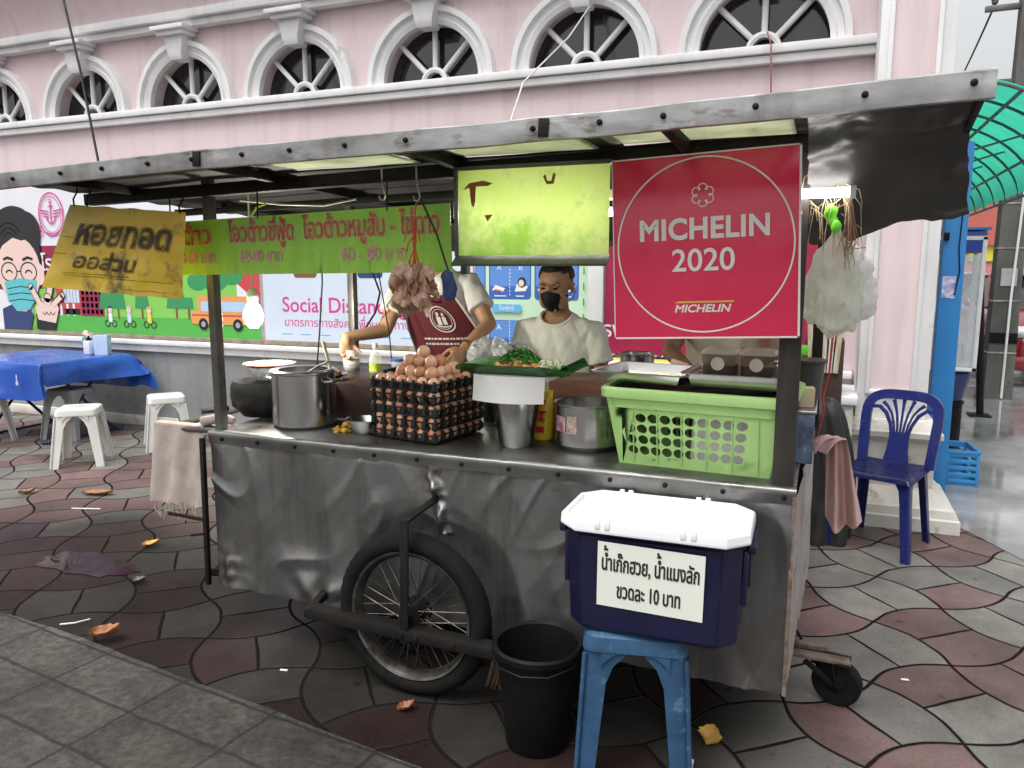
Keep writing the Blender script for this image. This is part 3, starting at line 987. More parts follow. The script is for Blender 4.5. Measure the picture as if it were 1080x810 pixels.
# --- mint poster board with blue picture cards
bn = thing('menu_poster', 'mint green poster board with blue picture cards lettered A and B', 'poster', (-2.05, YB, .88))
BASE = (-2.05, YB, .88)
fr = MB(); fr.box2((-2.545, YB + .001, .86), (-1.62, YB + .02, 2.28)); off(fr.build('board', I_MINT, bn), BASE)
fr = MB(); fr.box2((-1.615, YB - .03, .86), (-1.50, YB + .03, 2.3), .005); off(fr.build('side_post', WHITE, bn), BASE)
a = Art()
a.rect(I_MINT, -2.545, .86, -1.62, 2.28)
for row in range(3):
    for colm in range(3):
        x0 = -2.80 + colm * .378; z0 = 1.283 - row * .40 + (.40 if row == 2 else 0) * 0
        if x0 < -2.55: x0c = -2.54
        else: x0c = x0
        x1 = x0 + .35
        if x1 > -1.66: x1 = -1.70
        z1 = z0 + (.30 if row == 0 else .24)
        a.rect(I_BLUE, x0c, z0, x1, z1, rad=.03)
        a.rect(I_MBLUE, x0c + .01, z0 + .10, x1 - .01, z1 - .005, rad=.02)
        xm = (x0 + x1) / 2
        if x0 > -2.55:
            a.text(I_WHITE, 'A', xm - .09, z1 - .075, .06); a.text(I_WHITE, 'B', xm + .09, z1 - .075, .06)
            for q in range(8):
                a.rect(I_WHITE, xm - .003, z0 + .03 + q * .027, xm + .003, z0 + .045 + q * .027, up=0)
            a.l += 1
            a.poly(I_WHITE, [(xm - .15, z0 + .07), (xm - .06, z0 + .055), (xm - .04, z0 + .085), (xm - .12, z0 + .11)])
            a.poly(I_RED, [(xm - .14, z0 + .065), (xm - .07, z0 + .055), (xm - .06, z0 + .065), (xm - .12, z0 + .078)])
            a.poly(I_WHITE, [(xm + .04, z0 + .06), (xm + .13, z0 + .065), (xm + .15, z0 + .10), (xm + .06, z0 + .12)])
            a.oval(I_BLACK, xm + .10, z0 + .13, .035, .04); a.oval(I_SKIN, xm + .095, z0 + .125, .022, .026)
            a.rect(I_WHITE, xm - .13, z0 + .022, xm - .03, z0 + .03, up=0); a.rect(I_WHITE, xm + .05, z0 + .022, xm + .12, z0 + .03, up=0)
            a.l += 1
a.rect(I_CYAN, -2.395, 1.185, -2.145, 1.245, rad=.02)
a.text(I_WHITE, 'วันศุกร์', -2.27, 1.203, .046, bold=.008)
a.rect(I_MAG, -2.395, 1.58, -2.145, 1.65, rad=.02)
for k in range(12):
    a.rect(I_DGREEN, -1.655, .90 + k * .115, -1.645, .955 + k * .115, up=0)
off(a.build('printed_picture', bn), BASE)

# --- maroon banner seen below the red award sign
bn = thing('maroon_banner', 'maroon banner with yellow lower stripe on the wall behind the red sign', 'banner', (-.7, YB, .80))
BASE = (-.7, YB, .80)
fr = MB(); fr.box2((-1.49, YB + .001, .80), (.12, YB + .02, 2.28)); off(fr.build('board', I_MAROON, bn), BASE)
a = Art()
a.rect(ink('ink_crimson', (0.33, 0.015, 0.06)), -1.49, .80, .12, 2.28)
a.rect(I_WHITE, -1.49, .885, .12, .895); a.rect(I_BLACK, -1.49, .80, .12, .885); a.rect(I_YEL, -1.49, .835, -.9, .868); a.rect(I_YEL, -.72, .835, .12, .868)
a.text(I_WHITE, 'โรงเรียน', -1.30, 1.02, .16, bold=.01)
off(a.build('printed_picture', bn), BASE)
# ================================================================== food cart
def steel_panel_mat(name='dull_galvanised', dark=1.0):
    m = mat(name, (0.285 * dark, 0.28 * dark, 0.275 * dark), (0.165 * dark, 0.162 * dark, 0.158 * dark), scale=1.3, rough=0.24, rough2=0.46, metal=0.88, bump=0.12, bscale=26,
            spots=(0.13, 0.115, 0.10), sscale=4.2, samt=0.58, detail=9, streak=.45)
    return m
GALV = steel_panel_mat()
GALV_TOP = mat('counter_steel', (0.28, 0.28, 0.27), (0.13, 0.13, 0.127), scale=3, rough=0.25, rough2=0.5, metal=0.9, bump=0.06, bscale=20, spots=(0.09, 0.08, 0.07), sscale=4, samt=0.6)
STAIN = mat('stainless', (0.52, 0.52, 0.51), (0.46, 0.46, 0.45), scale=5, rough=0.17, rough2=0.27, metal=1.0)
OLDSTEEL = mat('fascia_tin', (0.40, 0.40, 0.405), (0.20, 0.197, 0.195), scale=3.5, rough=0.34, rough2=0.55, metal=0.8, bump=0.05, bscale=18, spots=(0.13, 0.11, 0.09), sscale=5, samt=0.55, stretch=(1, 1, 3), streak=.4)
BLACKSTEEL = mat('black_painted_steel', (0.007, 0.0065, 0.006), (0.013, 0.011, 0.0095), scale=9, rough=0.6, spec=.2, bump=0.15, bscale=60, spots=(0.05, 0.026, 0.017), sscale=14, samt=0.66)
DARKWOOD = mat('dark_post', (0.035, 0.029, 0.026), (0.018, 0.016, 0.014), scale=6, rough=0.6, bump=0.2, bscale=40, stretch=(6, 6, 1))
GREYSTEEL = mat('grey_post_steel', (0.16, 0.155, 0.145), (0.09, 0.085, 0.08), scale=7, rough=0.45, metal=0.5, bump=0.1, bscale=50)
RUBBER = mat('tyre_rubber', (0.006, 0.006, 0.006), (0.010, 0.0095, 0.009), scale=20, rough=0.85, spec=.15, bump=0.15, bscale=80)
WHEELM = mat('dull_wheel_metal', (0.17, 0.165, 0.155), (0.07, 0.06, 0.05), scale=12, rough=.45, metal=.85, bump=.1, bscale=40, spots=(.06, .035, .02), sscale=20, samt=.56)
CHROME = mat('dull_chrome', (0.55, 0.54, 0.52), (0.30, 0.28, 0.26), scale=12, rough=0.3, metal=0.95, bump=0.05, bscale=40)
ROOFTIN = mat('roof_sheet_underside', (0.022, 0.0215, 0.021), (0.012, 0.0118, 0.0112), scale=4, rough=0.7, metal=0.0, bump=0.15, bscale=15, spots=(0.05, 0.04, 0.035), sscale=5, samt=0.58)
TARP = mat('black_tarp', (0.026, 0.025, 0.0235), (0.05, 0.048, 0.044), scale=3.0, rough=0.30, rough2=0.5, bump=0.25, bscale=14)

FY = 2.36
cart = thing('food_cart', 'long dented metal street food cart with tin roof and spoked wheel', 'food cart', (-1.15, 2.85, 0))
CB = Vector((-1.15, 2.85, 0))
def cp(mb, name, m, parent=None, **kw):
    o = mb.build(name, m, parent or cart, **kw)
    if parent is None: o.location = -CB
    return o
WX, WZ, WY, WR = -1.297, 0.300, 2.275, 0.300

def crease(x, z):
    """sheet metal waviness of the front panel, metres (negative = towards the viewer)"""
    p = Vector((x, 0, z))
    d = 0.011 * noise.noise(p * 2.3 + Vector((3, 1, 2)))
    r = noise.noise(Vector((x * 4.2 + z * 1.6, 4.4, z * 1.5)))
    d += 0.018 * (abs(r) - 0.25)
    r2 = noise.noise(Vector((x * 9 - z * 5, 9.1, z * 4)))
    d += 0.004 * (abs(r2) - 0.2)
    # sharp folds
    for sx_, sz_, o_, h_ in ((2.1, .9, 11.0, .017), (3.4, -1.3, 23.0, .008)):
        q_ = abs(noise.noise(Vector((x * sx_ + z * sz_, o_, z * 1.6))))
        d -= h_ * max(0.0, 1 - q_ / .10) ** 1.4 * (.3 + noise.noise(Vector((x * 1.7, o_, z * 2.1 + 4))) * 1.4 if noise.noise(Vector((x * 1.7, o_, z * 2.1 + 4))) > -.2 else 0)
    # the torn vertical seam above the wheel
    xs = -1.27 + 0.05 * (0.87 - z) / 0.23 + .01 * noise.noise(Vector((z * 30, 0, 0)))
    if z > .58:
        d -= 0.030 * math.exp(-((x - xs) / .020) ** 2) * (0.6 + 1.0 * noise.noise(Vector((x * 25, 2, z * 22))))
    # dented foot left of the wheel
    q = math.exp(-(((x + 1.72) / .16) ** 2 + ((z - .25) / .09) ** 2))
    d -= 0.022 * q * (1 + noise.noise(Vector((x * 14, 5, z * 14))))
    q = math.exp(-(((x + 2.2) / .07) ** 2 + ((z - .28) / .1) ** 2))
    d -= 0.012 * q * (1 + noise.noise(Vector((x * 22, 5, z * 22))))
    # pushed in behind the wheel
    rr = sqrt((x - WX) ** 2 + (z - WZ) ** 2)
    d += 0.03 * max(0.0, min(1.0, (0.40 - rr) / 0.22))
    edge = min(1.0, (0.862 - z) / 0.05)
    return d * max(0.1, edge)

def front(u, v):
    x = -2.262 + (2.262 - 0.048) * u
    zb = 0.222 - 0.012 * u + 0.010 * noise.noise(Vector((x * 7, 0, 3))) + .006 * noise.noise(Vector((x * 23, 0, 3)))
    z = zb + (0.862 - zb) * v
    return (x, FY + crease(x, z), z)
p = MB(); p.grid(front, 380, 120)
cp(p, 'front_panel', GALV, angle=180)
# rolled top flange with rivets
p = MB()
def flange(u, v):
    x = -2.268 + (2.268 - 0.042) * u
    k = .002 * noise.noise(Vector((x * 6, 1, 1))) + .0015 * noise.noise(Vector((x * 25, 1, 1)))
    prof = [(FY - .006, .822 + .006 * noise.noise(Vector((x * 9, 4, 1)))), (FY - .010, .85), (FY - .014, .866), (FY - .008, .874), (FY + .02, .8755)]
    y, z = prof[min(4, int(round(v * 4)))]
    return (x, y + k * 1.5, z + k)
p.grid(flange, 160, 4)
cp(p, 'front_flange', GALV_TOP, angle=60)
p = MB()
for i in range(13):
    x = -2.2 + i * .177
    p.lathe([(0.0001, FY - .0185), (.005, FY - .018), (.0075, FY - .015), (.008, FY - .006)], (x, 0, .845), 10, 'Y')
cp(p, 'panel_rivets', BLACKSTEEL)
p = MB(); p.box2((-2.262, FY + .012, .846), (-.044, 3.40, .8725), .003)
cp(p, 'counter_top', GALV_TOP)
# right end panel: rusty white paint on steel
SIDE = mat('rusty_side_panel', (0.46, 0.43, 0.42), (0.34, 0.31, 0.30), scale=5, rough=0.5, metal=0.25, bump=0.2, bscale=40, spots=(0.16, 0.07, 0.04), sscale=7, samt=0.56, detail=9)
p = MB()
def side(u, v):
    y = FY + .004 + 1.03 * u
    z = .208 + .02 * u + (.846 - .208 - .02 * u) * v
    return (-.044 + .045 * u + .006 * noise.noise(Vector((0, y * 4, z * 4))) + .004 * noise.noise(Vector((5, y * 13, z * 9))), y, z)
p.grid(side, 50, 40)
cp(p, 'end_panel', SIDE, label=None) if False else cp(p, 'end_panel', SIDE)
p = MB()
p.bar((-.046, FY - .004, .215), (-.046, FY - .004, .85), .012, .012)
cp(p, 'corner_strip', mat('corner_rust', (0.30, 0.24, 0.2), (0.12, 0.07, 0.045), scale=20, rough=0.7, metal=0.3, bump=0.3, bscale=60))
p = MB(); p.box2((-2.266, FY + .004, .235), (-2.258, 3.40, .846), 0)
cp(p, 'end_panel', GALV)
p = MB(); p.box2((-2.25, 2.5, .25), (-.05, 3.39, .275)); cp(p, 'under_shelf', BLACKSTEEL)
p = MB(); p.box2((-2.25, 3.385, .25), (.0, 3.395, .846)); cp(p, 'back_panel', GALV)
# posts
for n, x, y, w, m, top in (('post', -2.242, 2.40, .034, GREYSTEEL, 1.86), ('post', -.083, 2.392, .062, DARKWOOD, 1.88), ('post', -2.235, 3.36, .036, GREYSTEEL, 1.84), ('post', -.012, 3.36, .04, BLACKSTEEL, 1.84)):
    q = MB(); q.box2((x - w / 2, y - .02, .874), (x + w / 2, y + .02, top), .003); cp(q, n, m)
q = MB(); q.box2((-1.152, 2.385, 1.50), (-1.128, 2.415, 1.88), .002); cp(q, 'hanger_bar', GREYSTEEL)
# wheel: tyre, rim, spokes, hub
wh = empty('wheel'); wh.parent = cart; wh.location = Vector((WX, WY, WZ)) - CB
q = MB()
prof = []
for k in range(16):
    a_ = 2 * pi * k / 16
    prof.append((WR - .036 + .036 * cos(a_), .042 * sin(a_)))
ringsn = 96
q.rings([[((r + (.0028 if (i % 2 and abs(y) < .03 and r > WR - .03) else 0)) * cos(2 * pi * i / ringsn), y, (r + (.0028 if (i % 2 and abs(y) < .03 and r > WR - .03) else 0)) * sin(2 * pi * i / ringsn)) for r, y in prof] for i in list(range(ringsn)) + [0]], cap0=False, cap1=False)
bmesh.ops.remove_doubles(q.bm, verts=q.bm.verts[:], dist=1e-5)
q.build('tyre', RUBBER, wh, angle=50)
q = MB()
q.lathe([(WR - .072, -.032), (WR - .064, -.036), (WR - .062, -.030), (WR - .078, -.012), (WR - .078, .012), (WR - .062, .030), (WR - .064, .036), (WR - .072, .032), (WR - .086, .010), (WR - .086, -.010), (WR - .072, -.032)], seg=64, axis='Y')
q.build('rim', WHEELM, wh)
q = MB()
for k in range(36):
    a0 = 2 * pi * k / 36; a1 = a0 + (.55 if k % 2 else -.55); s = .028 if (k // 2) % 2 else -.028
    q.tube([(.036 * cos(a1), s, .036 * sin(a1)), ((WR - .085) * cos(a0), 0, (WR - .085) * sin(a0))], .0017, 5)
q.build('spokes', WHEELM, wh)
q = MB()
q.lathe([(.012, -.07), (.012, -.04), (.042, -.036), (.042, -.028), (.024, -.024), (.024, .024), (.055, .028), (.055, .036), (.012, .04), (.012, .07)], seg=24, axis='Y', cap0=True, cap1=True)
q.build('hub', BLACKSTEEL, wh)
# fork of flat iron outside the wheel
q = MB()
q.bar((-1.282, 2.195, .668), (-1.292, 2.195, .225), .032, .008, .001)
q.bar((-1.282, 2.195, .666), (-1.245, 2.352, .705), .03, .010, .001)
q.tube([(-1.245, 2.34, .70), (-1.240, 2.35, .76)], .009, 8)
cp(q, 'wheel_fork', BLACKSTEEL)
q = MB()
q.bar((-1.70, 2.192, .262), (-.945, 2.192, .248), .006, .034, .001)
q.bar((-1.70, 2.222, .280), (-.945, 2.222, .266), .06, .005, .001)
q.bar((-1.695, 2.19, .265), (-1.74, 2.38, .272), .03, .03, .002)
q.bar((-.95, 2.19, .250), (-.93, 2.38, .268), .03, .03, .002)
for x in (-1.30, -1.24, -1.1):
    q.lathe([(.0001, 2.178), (.008, 2.179), (.009, 2.19)], (x, 0, .257), 8, 'Y')
cp(q, 'axle_frame', BLACKSTEEL)
# caster at the right rear
cs = empty('caster'); cs.parent = cart; cs.location = Vector((.118, 2.76, .083)) - CB
q = MB(); q.lathe([(.03, -.022), (.075, -.022), (.083, -.014), (.083, .014), (.075, .022), (.03, .022)], axis='Y', seg=32); q.lathe([(.0001, -.03), (.022, -.028), (.03, -.02)], axis='Y', seg=16)
q.build('caster_wheel', RUBBER, cs, rot=(0, 0, -.25))
q = MB()
for s in (-.032, .032):
    q.bar((-.005, s, .0), (-.02, s, .085), .004, .035, .001)
    q.bar((-.01, s, .0), (-.11, s, .075), .006, .02, .001)
q.box((-.06, 0, .088), (.20, .08, .010), (0, .04, -.12), .002)
q.tube([(0, -.036, 0), (0, .036, 0)], .008)
q.build('caster_fork', BLACKSTEEL, cs)
q = MB(); q.bar((-.06, 2.72, .185), (.155, 2.74, .172), .045, .012, .001); q.bar((-.055, 2.78, .185), (.08, 2.80, .176), .03, .03, .002)
cp(q, 'caster_arm', mat('rust_bar', (0.20, 0.15, 0.12), (0.07, 0.045, 0.035), scale=14, rough=0.65, metal=0.3, bump=0.2))
# push bar frame on the left end
q = MB()
q.tube([(-2.25, 2.46, .85), (-2.62, 2.50, .828), (-2.66, 2.56, .826), (-2.66, 3.2, .826), (-2.62, 3.28, .83), (-2.25, 3.32, .85)], .013, 10)
cp(q, 'push_handle', GREYSTEEL)
q = MB()
q.bar((-2.285, 2.335, .846), (-2.298, 2.335, .225), .018, .018, .001)
q.bar((-2.30, 2.34, .50), (-2.58, 2.42, .47), .012, .012); q.bar((-2.30, 2.345, .44), (-2.42, 2.38, .405), .010, .010)
q.bar((-2.29, 2.345, .275), (-2.258, 2.37, .27), .014, .03)
cp(q, 'corner_frame', BLACKSTEEL)
# ---------------------------------------------------------------- roof
def rz(x): return 1.84 + .026 * (x + 2.9) + .012 * sin((x + 2.9) * 1.9) * .5
q = MB()
RL, RR = -2.92, .312
def roofs(u, v):
    x = RL + (-.055 - RL) * u
    y = 1.95 + 2.15 * v
    z = rz(x) + .006 - .068 * v + .004 * noise.noise(Vector((x * 3, y * 3, 0))) + .003 * sin(y * 42)
    return (x, y, z)
q.grid(roofs, 60, 120)
SKY = ((-1.80, -1.28), (-1.12, -.66), (-.62, -.095))
bmesh.ops.delete(q.bm, geom=[f for f in q.bm.faces if 1.99 < f.calc_center_median().y < 2.345 and any(a_ + .02 < f.calc_center_median().x < b_ - .02 for a_, b_ in SKY)], context='FACES')
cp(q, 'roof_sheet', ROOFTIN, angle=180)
q = MB()
def val(u, v):
    x = RL + (-.055 - RL) * u
    return (x, 4.095 + .02 * sin(x * 8) * v + .015 * noise.noise(Vector((x * 4, v * 3, 1))), roofs(u, 1)[2] - .19 * v - .03 * v * noise.noise(Vector((x * 2, 1, 1))))
q.grid(val, 80, 8); cp(q, 'roof_valance', TARP, angle=180)
q = MB()
def fascia(u, v):
    x = RL + (RR - RL) * u
    h = .047 + .004 * u
    dz = .0025 * noise.noise(Vector((x * 5, 3, 0)))
    k = .0014 * noise.noise(Vector((x * 9, v * 2, 5))) + .0012 * noise.noise(Vector((x * 28, v * 4, 5)))
    rows = [(.03, .017), (.004, .016), (0, .012), (-.001, .004 - h * .33), (-.001, .004 - h * .66), (.0, .006 - h), (.012, .004 - h)]
    y, z = rows[min(6, int(round(v * 6)))]
    return (x, 1.945 + y + k, rz(x) + z + dz)
q.grid(fascia, 220, 6)
fa_ = cp(q, 'roof_fascia', OLDSTEEL, angle=22)
q = MB()
for x in (.06, .27, -.172, -.387, -.547, -.726, -1.104, -1.304, -1.498, -1.676, -1.875, -2.06, -2.264, -2.46, -2.7):
    q.lathe([(0.0001, -.010), (.005, -.009), (.0075, -.004), (.0078, .004)], (x, 1.944, rz(x) - .012), 10, 'Y')
for x in (-.716, -1.875):   # lapped joints
    q.box((x + .02, 1.941, rz(x) - .012), (.028, .004, .046), (0, .06, 0), .001)
bolts = q.build('fascia_bolts', BLACKSTEEL, fa_)
q = MB()
for y, z, w in ((2.385, -.040, .045), (2.86, -.062, .03), (3.36, -.085, .04), (3.75, -.09, .04)):
    q.bar((RL + .05, y, rz(RL + .05) + z), (-.03, y, rz(0) + z), w, w, .002)
cp(q, 'roof_beam', BLACKSTEEL)
for x in (-2.6, -1.9, -1.15, -.4):
    q = MB(); q.bar((x, 1.96, rz(x) - .012), (x, 4.08, rz(x) - .080), .03, .03, .002); cp(q, 'roof_rafter', BLACKSTEEL)
ROOFP = translucent('pale_roof_panel', (0.74, 0.77, 0.60), .6, .4, 1.0, (0.55, 0.57, 0.42), 5.0, (0.35, 0.34, 0.24), 6.0, .6)
for x0, x1 in ((-1.80, -1.28), (-1.12, -.66), (-.62, -.095)):
    q = MB(); q.box2((x0, 1.985, rz(x0) - .004), (x1, 2.35, rz(x0) + .0), .001)
    cp(q, 'roof_light_panel', ROOFP)
# black tarp skirt under the right end
q = MB()
def tarp(u, v):
    x = -.06 + .368 * u
    y = 1.962 + .50 * v
    z = rz(x) - .012 - .03 * v - .245 * v ** 3.6
    z += .011 * sin(v * 19 + u * 2.5 + noise.noise(Vector((x * 7, y * 3, 9))) * 2) * (.3 + v) + .014 * noise.noise(Vector((x * 8, y * 9, 1))) + .007 * abs(noise.noise(Vector((x * 22, y * 20, 1))))
    z += .075 * u * v ** 3
    if v > .55: x += .04 * (v - .55) / .45 * u + .01 * noise.noise(Vector((u * 6, v * 9, 3)))
    if v > .7: z -= .02 * (1 - abs(2 * u - 1)) * (v - .7) / .3
    return (x, y, z)
q.grid(tarp, 40, 60)
def tarpdrop(u, v):
    a_ = Vector(tarp(u, 1.0))
    return (a_.x + .012 * v, a_.y + .02 * v + .012 * noise.noise(Vector((u * 7, v * 3, 8))) * v, a_.z - .035 * v - .015 * v * sin(u * 9))
q.grid(tarpdrop, 40, 6)
bmesh.ops.remove_doubles(q.bm, verts=q.bm.verts[:], dist=1e-5)
cp(q, 'tarp_skirt', TARP, angle=180)
q = MB()
q.bar((.300, 1.955, rz(.3) - .006), (.312, 2.30, rz(.3) - .055), .014, .02, .001)
cp(q, 'roof_end_strip', BLACKSTEEL)

# ================================================================== signs hung on the cart
def sign_mat(name, c1, c2, grime, amt=.6, sscale=5.0, tr=0.0, rough=.4, stretch=None):
    if tr:
        return translucent(name, c1, tr, rough, 1.0, c2, 4.0, grime, sscale, amt)
    return mat(name, c1, c2, scale=4, rough=rough, spots=grime, sscale=sscale, samt=amt, bump=.05, bscale=30, stretch=stretch)

# --- red award sign
RED = sign_mat('award_red', (0.74, 0.038, 0.105), (0.69, 0.032, 0.092), (0.64, 0.03, 0.085), .66, rough=.22)
SW = mat('sign_white', (0.82, 0.80, 0.78), (0.76, 0.74, 0.72), scale=4, rough=.3)
sg = thing('award_sign', 'square red MICHELIN 2020 sign with white ring hanging under the cart roof', 'sign', (-.335, 2.325, 1.582), rot=(0, radians(-2.3), 0))
W2 = .268
q = MB(); q.box((0, 0, 0), (W2 * 2, .008, W2 * 2), None, .001); q.build('board', RED, sg)
q = MB()
for x0, z0, x1, z1 in ((-W2, -W2, W2, -W2 + .005), (-W2, W2 - .004, W2, W2), (-W2, -W2, -W2 + .003, W2), (W2 - .006, -W2, W2, W2)):
    q.box2((x0, -.0062, z0), (x1, .0062, z1), 0)
q.build('edging', SW, sg)
q = MB()
R_ = .252
q.rings([[(r * cos(2 * pi * i / 96), -.0055, r * sin(2 * pi * i / 96) + .004) for r in (R_ - .0024, R_ + .0024)] for i in list(range(96)) + [0]], close=False)
# six petalled flower outline
for k in range(6):
    a0 = radians(30 + 60 * k)
    cx, cz = .0205 * cos(a0), .0205 * sin(a0) + .148
    pr = []
    for i in range(19):
        t = radians(-128 + i * 256 / 18)
        pr.append([(cx + r * cos(t) * cos(a0) - r * sin(t) * sin(a0), -.0057 - .0001 * (k % 2), cz + r * cos(t) * sin(a0) + r * sin(t) * cos(a0)) for r in (.0108, .0138)])
    q.rings(pr, close=False)
PL = lambda a_, b_, l_: (a_, -.0056 - .0004 * l_, b_)
text_into(q, 'MICHELIN', lambda a_, b_, l_: PL(a_, b_ + .026, l_), .084, bold=.032, width=.365, space=1.06)
text_into(q, '2020', lambda a_, b_, l_: PL(a_, b_ - .068, l_), .092, bold=.011)
text_into(q, 'MICHELIN', lambda a_, b_, l_: PL(a_ - .004, b_ - .189, l_), .031, bold=.030, shear=.25, sx=1.16)
q.build('lettering', SW, sg, smooth=False)
q = MB(); q.face([(-.085, -.0056, -.1625), (.088, -.0056, -.1625), (.088, -.0056, -.157), (-.075, -.0056, -.157)])
q.build('yellow_line', mat('sign_yellow', (0.85, 0.48, 0.12), rough=.4), sg, smooth=False)
q = MB()
for x in (-.2, .2):
    q.tube([(x, .01, .24), (x, .03, .285)], .003, 6)
q.build('hanger', BLACKSTEEL, sg)

# --- faded lit sign with the letter T
LIT = translucent('faded_green_lightbox', (0.62, 0.68, 0.30), .27, .4, 1.0, (0.44, 0.60, 0.12), 2.4, (0.26, 0.46, 0.06), 2.6, .48)
sg = thing('lightbox_sign', 'faded yellow green lit sign with a lone brown letter T', 'sign', (-.875, 2.33, 1.69))
q = MB()
def litf(u, v):
    return (-.255 + .51 * u, 0, -.128 + .273 * v + .004 * noise.noise(Vector((u * 9, 1, 1))) * v)
q.grid(litf, 30, 16); q.build('face', LIT, sg, smooth=False)
TB = mat('faded_brown_letter', (0.28, 0.07, 0.02), (0.40, 0.20, 0.05), scale=12, rough=.6)
q = MB(); q.recalc = False
q.face([(-.235, -.003, .083), (-.215, -.003, .103), (-.165, -.003, .110), (-.13, -.003, .100), (-.15, -.003, .092), (-.20, -.003, .092)])
q.face([(-.214, -.0034, .093), (-.190, -.0034, .095), (-.193, -.0034, .045), (-.199, -.0034, .025), (-.207, -.0034, .035)])
q.face([(.04, -.003, .115), (.052, -.003, .09), (.075, -.003, .09), (.083, -.003, .12), (.074, -.003, .125), (.068, -.003, .10), (.055, -.003, .10), (.048, -.003, .12)])
q.face([(-.16, -.003, .0), (-.13, -.003, .002), (-.15, -.003, -.02)])
q.build('letter', TB, sg, smooth=False)
q = MB()
q.box2((-.268, -.008, -.13), (-.256, .05, .15), .001); q.box2((-.268, -.008, .144), (.258, .05, .156), .001)
q.prism([(-.034, -.157), (.004, -.128), (.05, -.128), (.05, -.132), (.006, -.134), (-.032, -.163)], -.268, .258, 'YZ')
q.build('frame', GREYSTEEL, sg, angle=30)

# --- long green price board
GB = sign_mat('green_price_board', (0.33, 0.64, 0.07), (0.26, 0.54, 0.05), (0.08, 0.16, 0.025), .60, 6.0, stretch=(3.5, 3.5, .5), rough=.45)
GR = worn('faded_red_paint', (0.45, 0.07, 0.035), (0.55, 0.2, 0.12), 34, .62)
GW = worn('faded_white_shadow', (0.70, 0.58, 0.42), (0.5, 0.42, 0.25), 20, .6)
GP = worn('faded_pink_paint', (0.70, 0.40, 0.40), (0.55, 0.2, 0.22), 40, .62)
sg = thing('price_board', 'long green price board with faded red Thai lettering above the cart counter', 'sign', (-1.96, 2.345, 1.607), rot=(0, radians(-1.35), radians(0.6)))
q = MB(); q.rings([[(x, y, z) for x, z in ((-.79, -.099), (.79, -.118), (.79, .110), (-.79, .097))] for y in (-.003, .003)]); q.build('board', GB, sg)
words = (('โอวต้าว', -.355, .012, .098, .25), ('โอวต้าวซีฟู้ด', .01, .014, .098, .295), ('โอวต้าวหมูสับ - ไข่ดาว', .475, .016, .10, .55))
nums = (('60-80 บาท', -.305, -.060, .064, .19), ('60-80 บาท', .005, -.062, .064, .19), ('60 - 80 บาท', .49, -.068, .066, .26))
q = MB(); q.recalc = False
for s, x, z, sz, wd in words:
    text_into(q, s, (lambda x, z: lambda a_, b_, l_: (x + a_ + .003, -.0045 - .0003 * l_, z + b_ - .003))(x, z), sz, bold=.024, width=wd)
q.build('letter_shadow', GW, sg, smooth=False)
q = MB(); q.recalc = False
for s, x, z, sz, wd in words:
    text_into(q, s, (lambda x, z: lambda a_, b_, l_: (x + a_, -.0055 - .0003 * l_, z + b_))(x, z), sz, bold=.022, width=wd)
q.build('lettering', GR, sg, smooth=False)
q = MB(); q.recalc = False
for s, x, z, sz, wd in nums:
    text_into(q, s, (lambda x, z: lambda a_, b_, l_: (x + a_, -.0055 - .0003 * l_, z + b_))(x, z), sz, bold=.02, width=wd)
q.build('price_lettering', GP, sg, smooth=False)
q = MB()
for x in (-.42, .0, .55):
    q.tube([(x, -.002, .095), (x + .004, .0, .2)], .003, 6)
q.build('hanger', BLACKSTEEL, sg)

# --- yellow plastic sheet sign, smoked black lettering
YS = mat('yellow_sheet', (0.74, 0.51, 0.05), (0.52, 0.35, 0.035), scale=3, rough=.4, bump=.1, bscale=18, spots=(0.12, 0.085, 0.03), sscale=4.5, samt=.53, detail=9)
SMK = worn('smoky_lettering', (0.03, 0.024, 0.014), (0.08, 0.055, 0.02), 13, .50, .2)
sg = thing('yellow_sign', 'grimy yellow plastic sign with smoke blackened Thai lettering hanging askew', 'sign', (-2.46, 2.19, 1.60))
q = MB()
CN = [Vector((-.275, 0, .165)), Vector((.305, 0, .120)), Vector((.215, .05, -.195)), Vector((-.405, -.05, -.155))]
def ysh(u, v):
    p_ = CN[3].lerp(CN[2], u).lerp(CN[0].lerp(CN[1], u), v)
    return Vector((p_.x, p_.y + .012 * sin(u * 6) * (1 - v) + .006 * noise.noise(Vector((u * 5, v * 5, 2))), p_.z + .004 * noise.noise(Vector((u * 8, v * 2, 5)))))
q.grid(ysh, 40, 24); q.build('sheet', YS, sg, angle=180)
q = MB(); q.recalc = False
def yp(u0, v0, su, sv, d=.002):
    return lambda a_, b_, l_: ysh(u0 + a_ * su, v0 + b_ * sv) + Vector((0, -d - .0006 * l_, 0))
text_into(q, 'หอยทอด', yp(.51, .56, 1.6, 2.6), .15, bold=.06, shear=.12, width=.47)
text_into(q, 'ออส่วน', yp(.41, .27, 1.5, 2.2), .11, bold=.05, shear=.1, width=.32)
for z_, x0, x1 in ((.20, .10, .62), (.17, .12, .93), (.055, .6, .92), (.42, -.0, .1), (.62, .02, .12)):
    q.rings([[ysh(x0 + (x1 - x0) * k / 12, z_ + .006 * noise.noise(Vector((k, z_ * 9, 0))) + e_) + Vector((0, -.0025, 0)) for e_ in (0, .009)] for k in range(13)], close=False)
q.build('lettering', SMK, sg, smooth=False)
q = MB()
for x, z in ((-.25, .165), (-.18, .16), (.28, .122)):
    q.tube([(x, -.003, z - .005), (x - .006, .0, z + .02), (x + .004, .01, z + .045), (x, .02, z + .085)], .0035, 6)
q.build('wire_hook', BLACKSTEEL, sg)

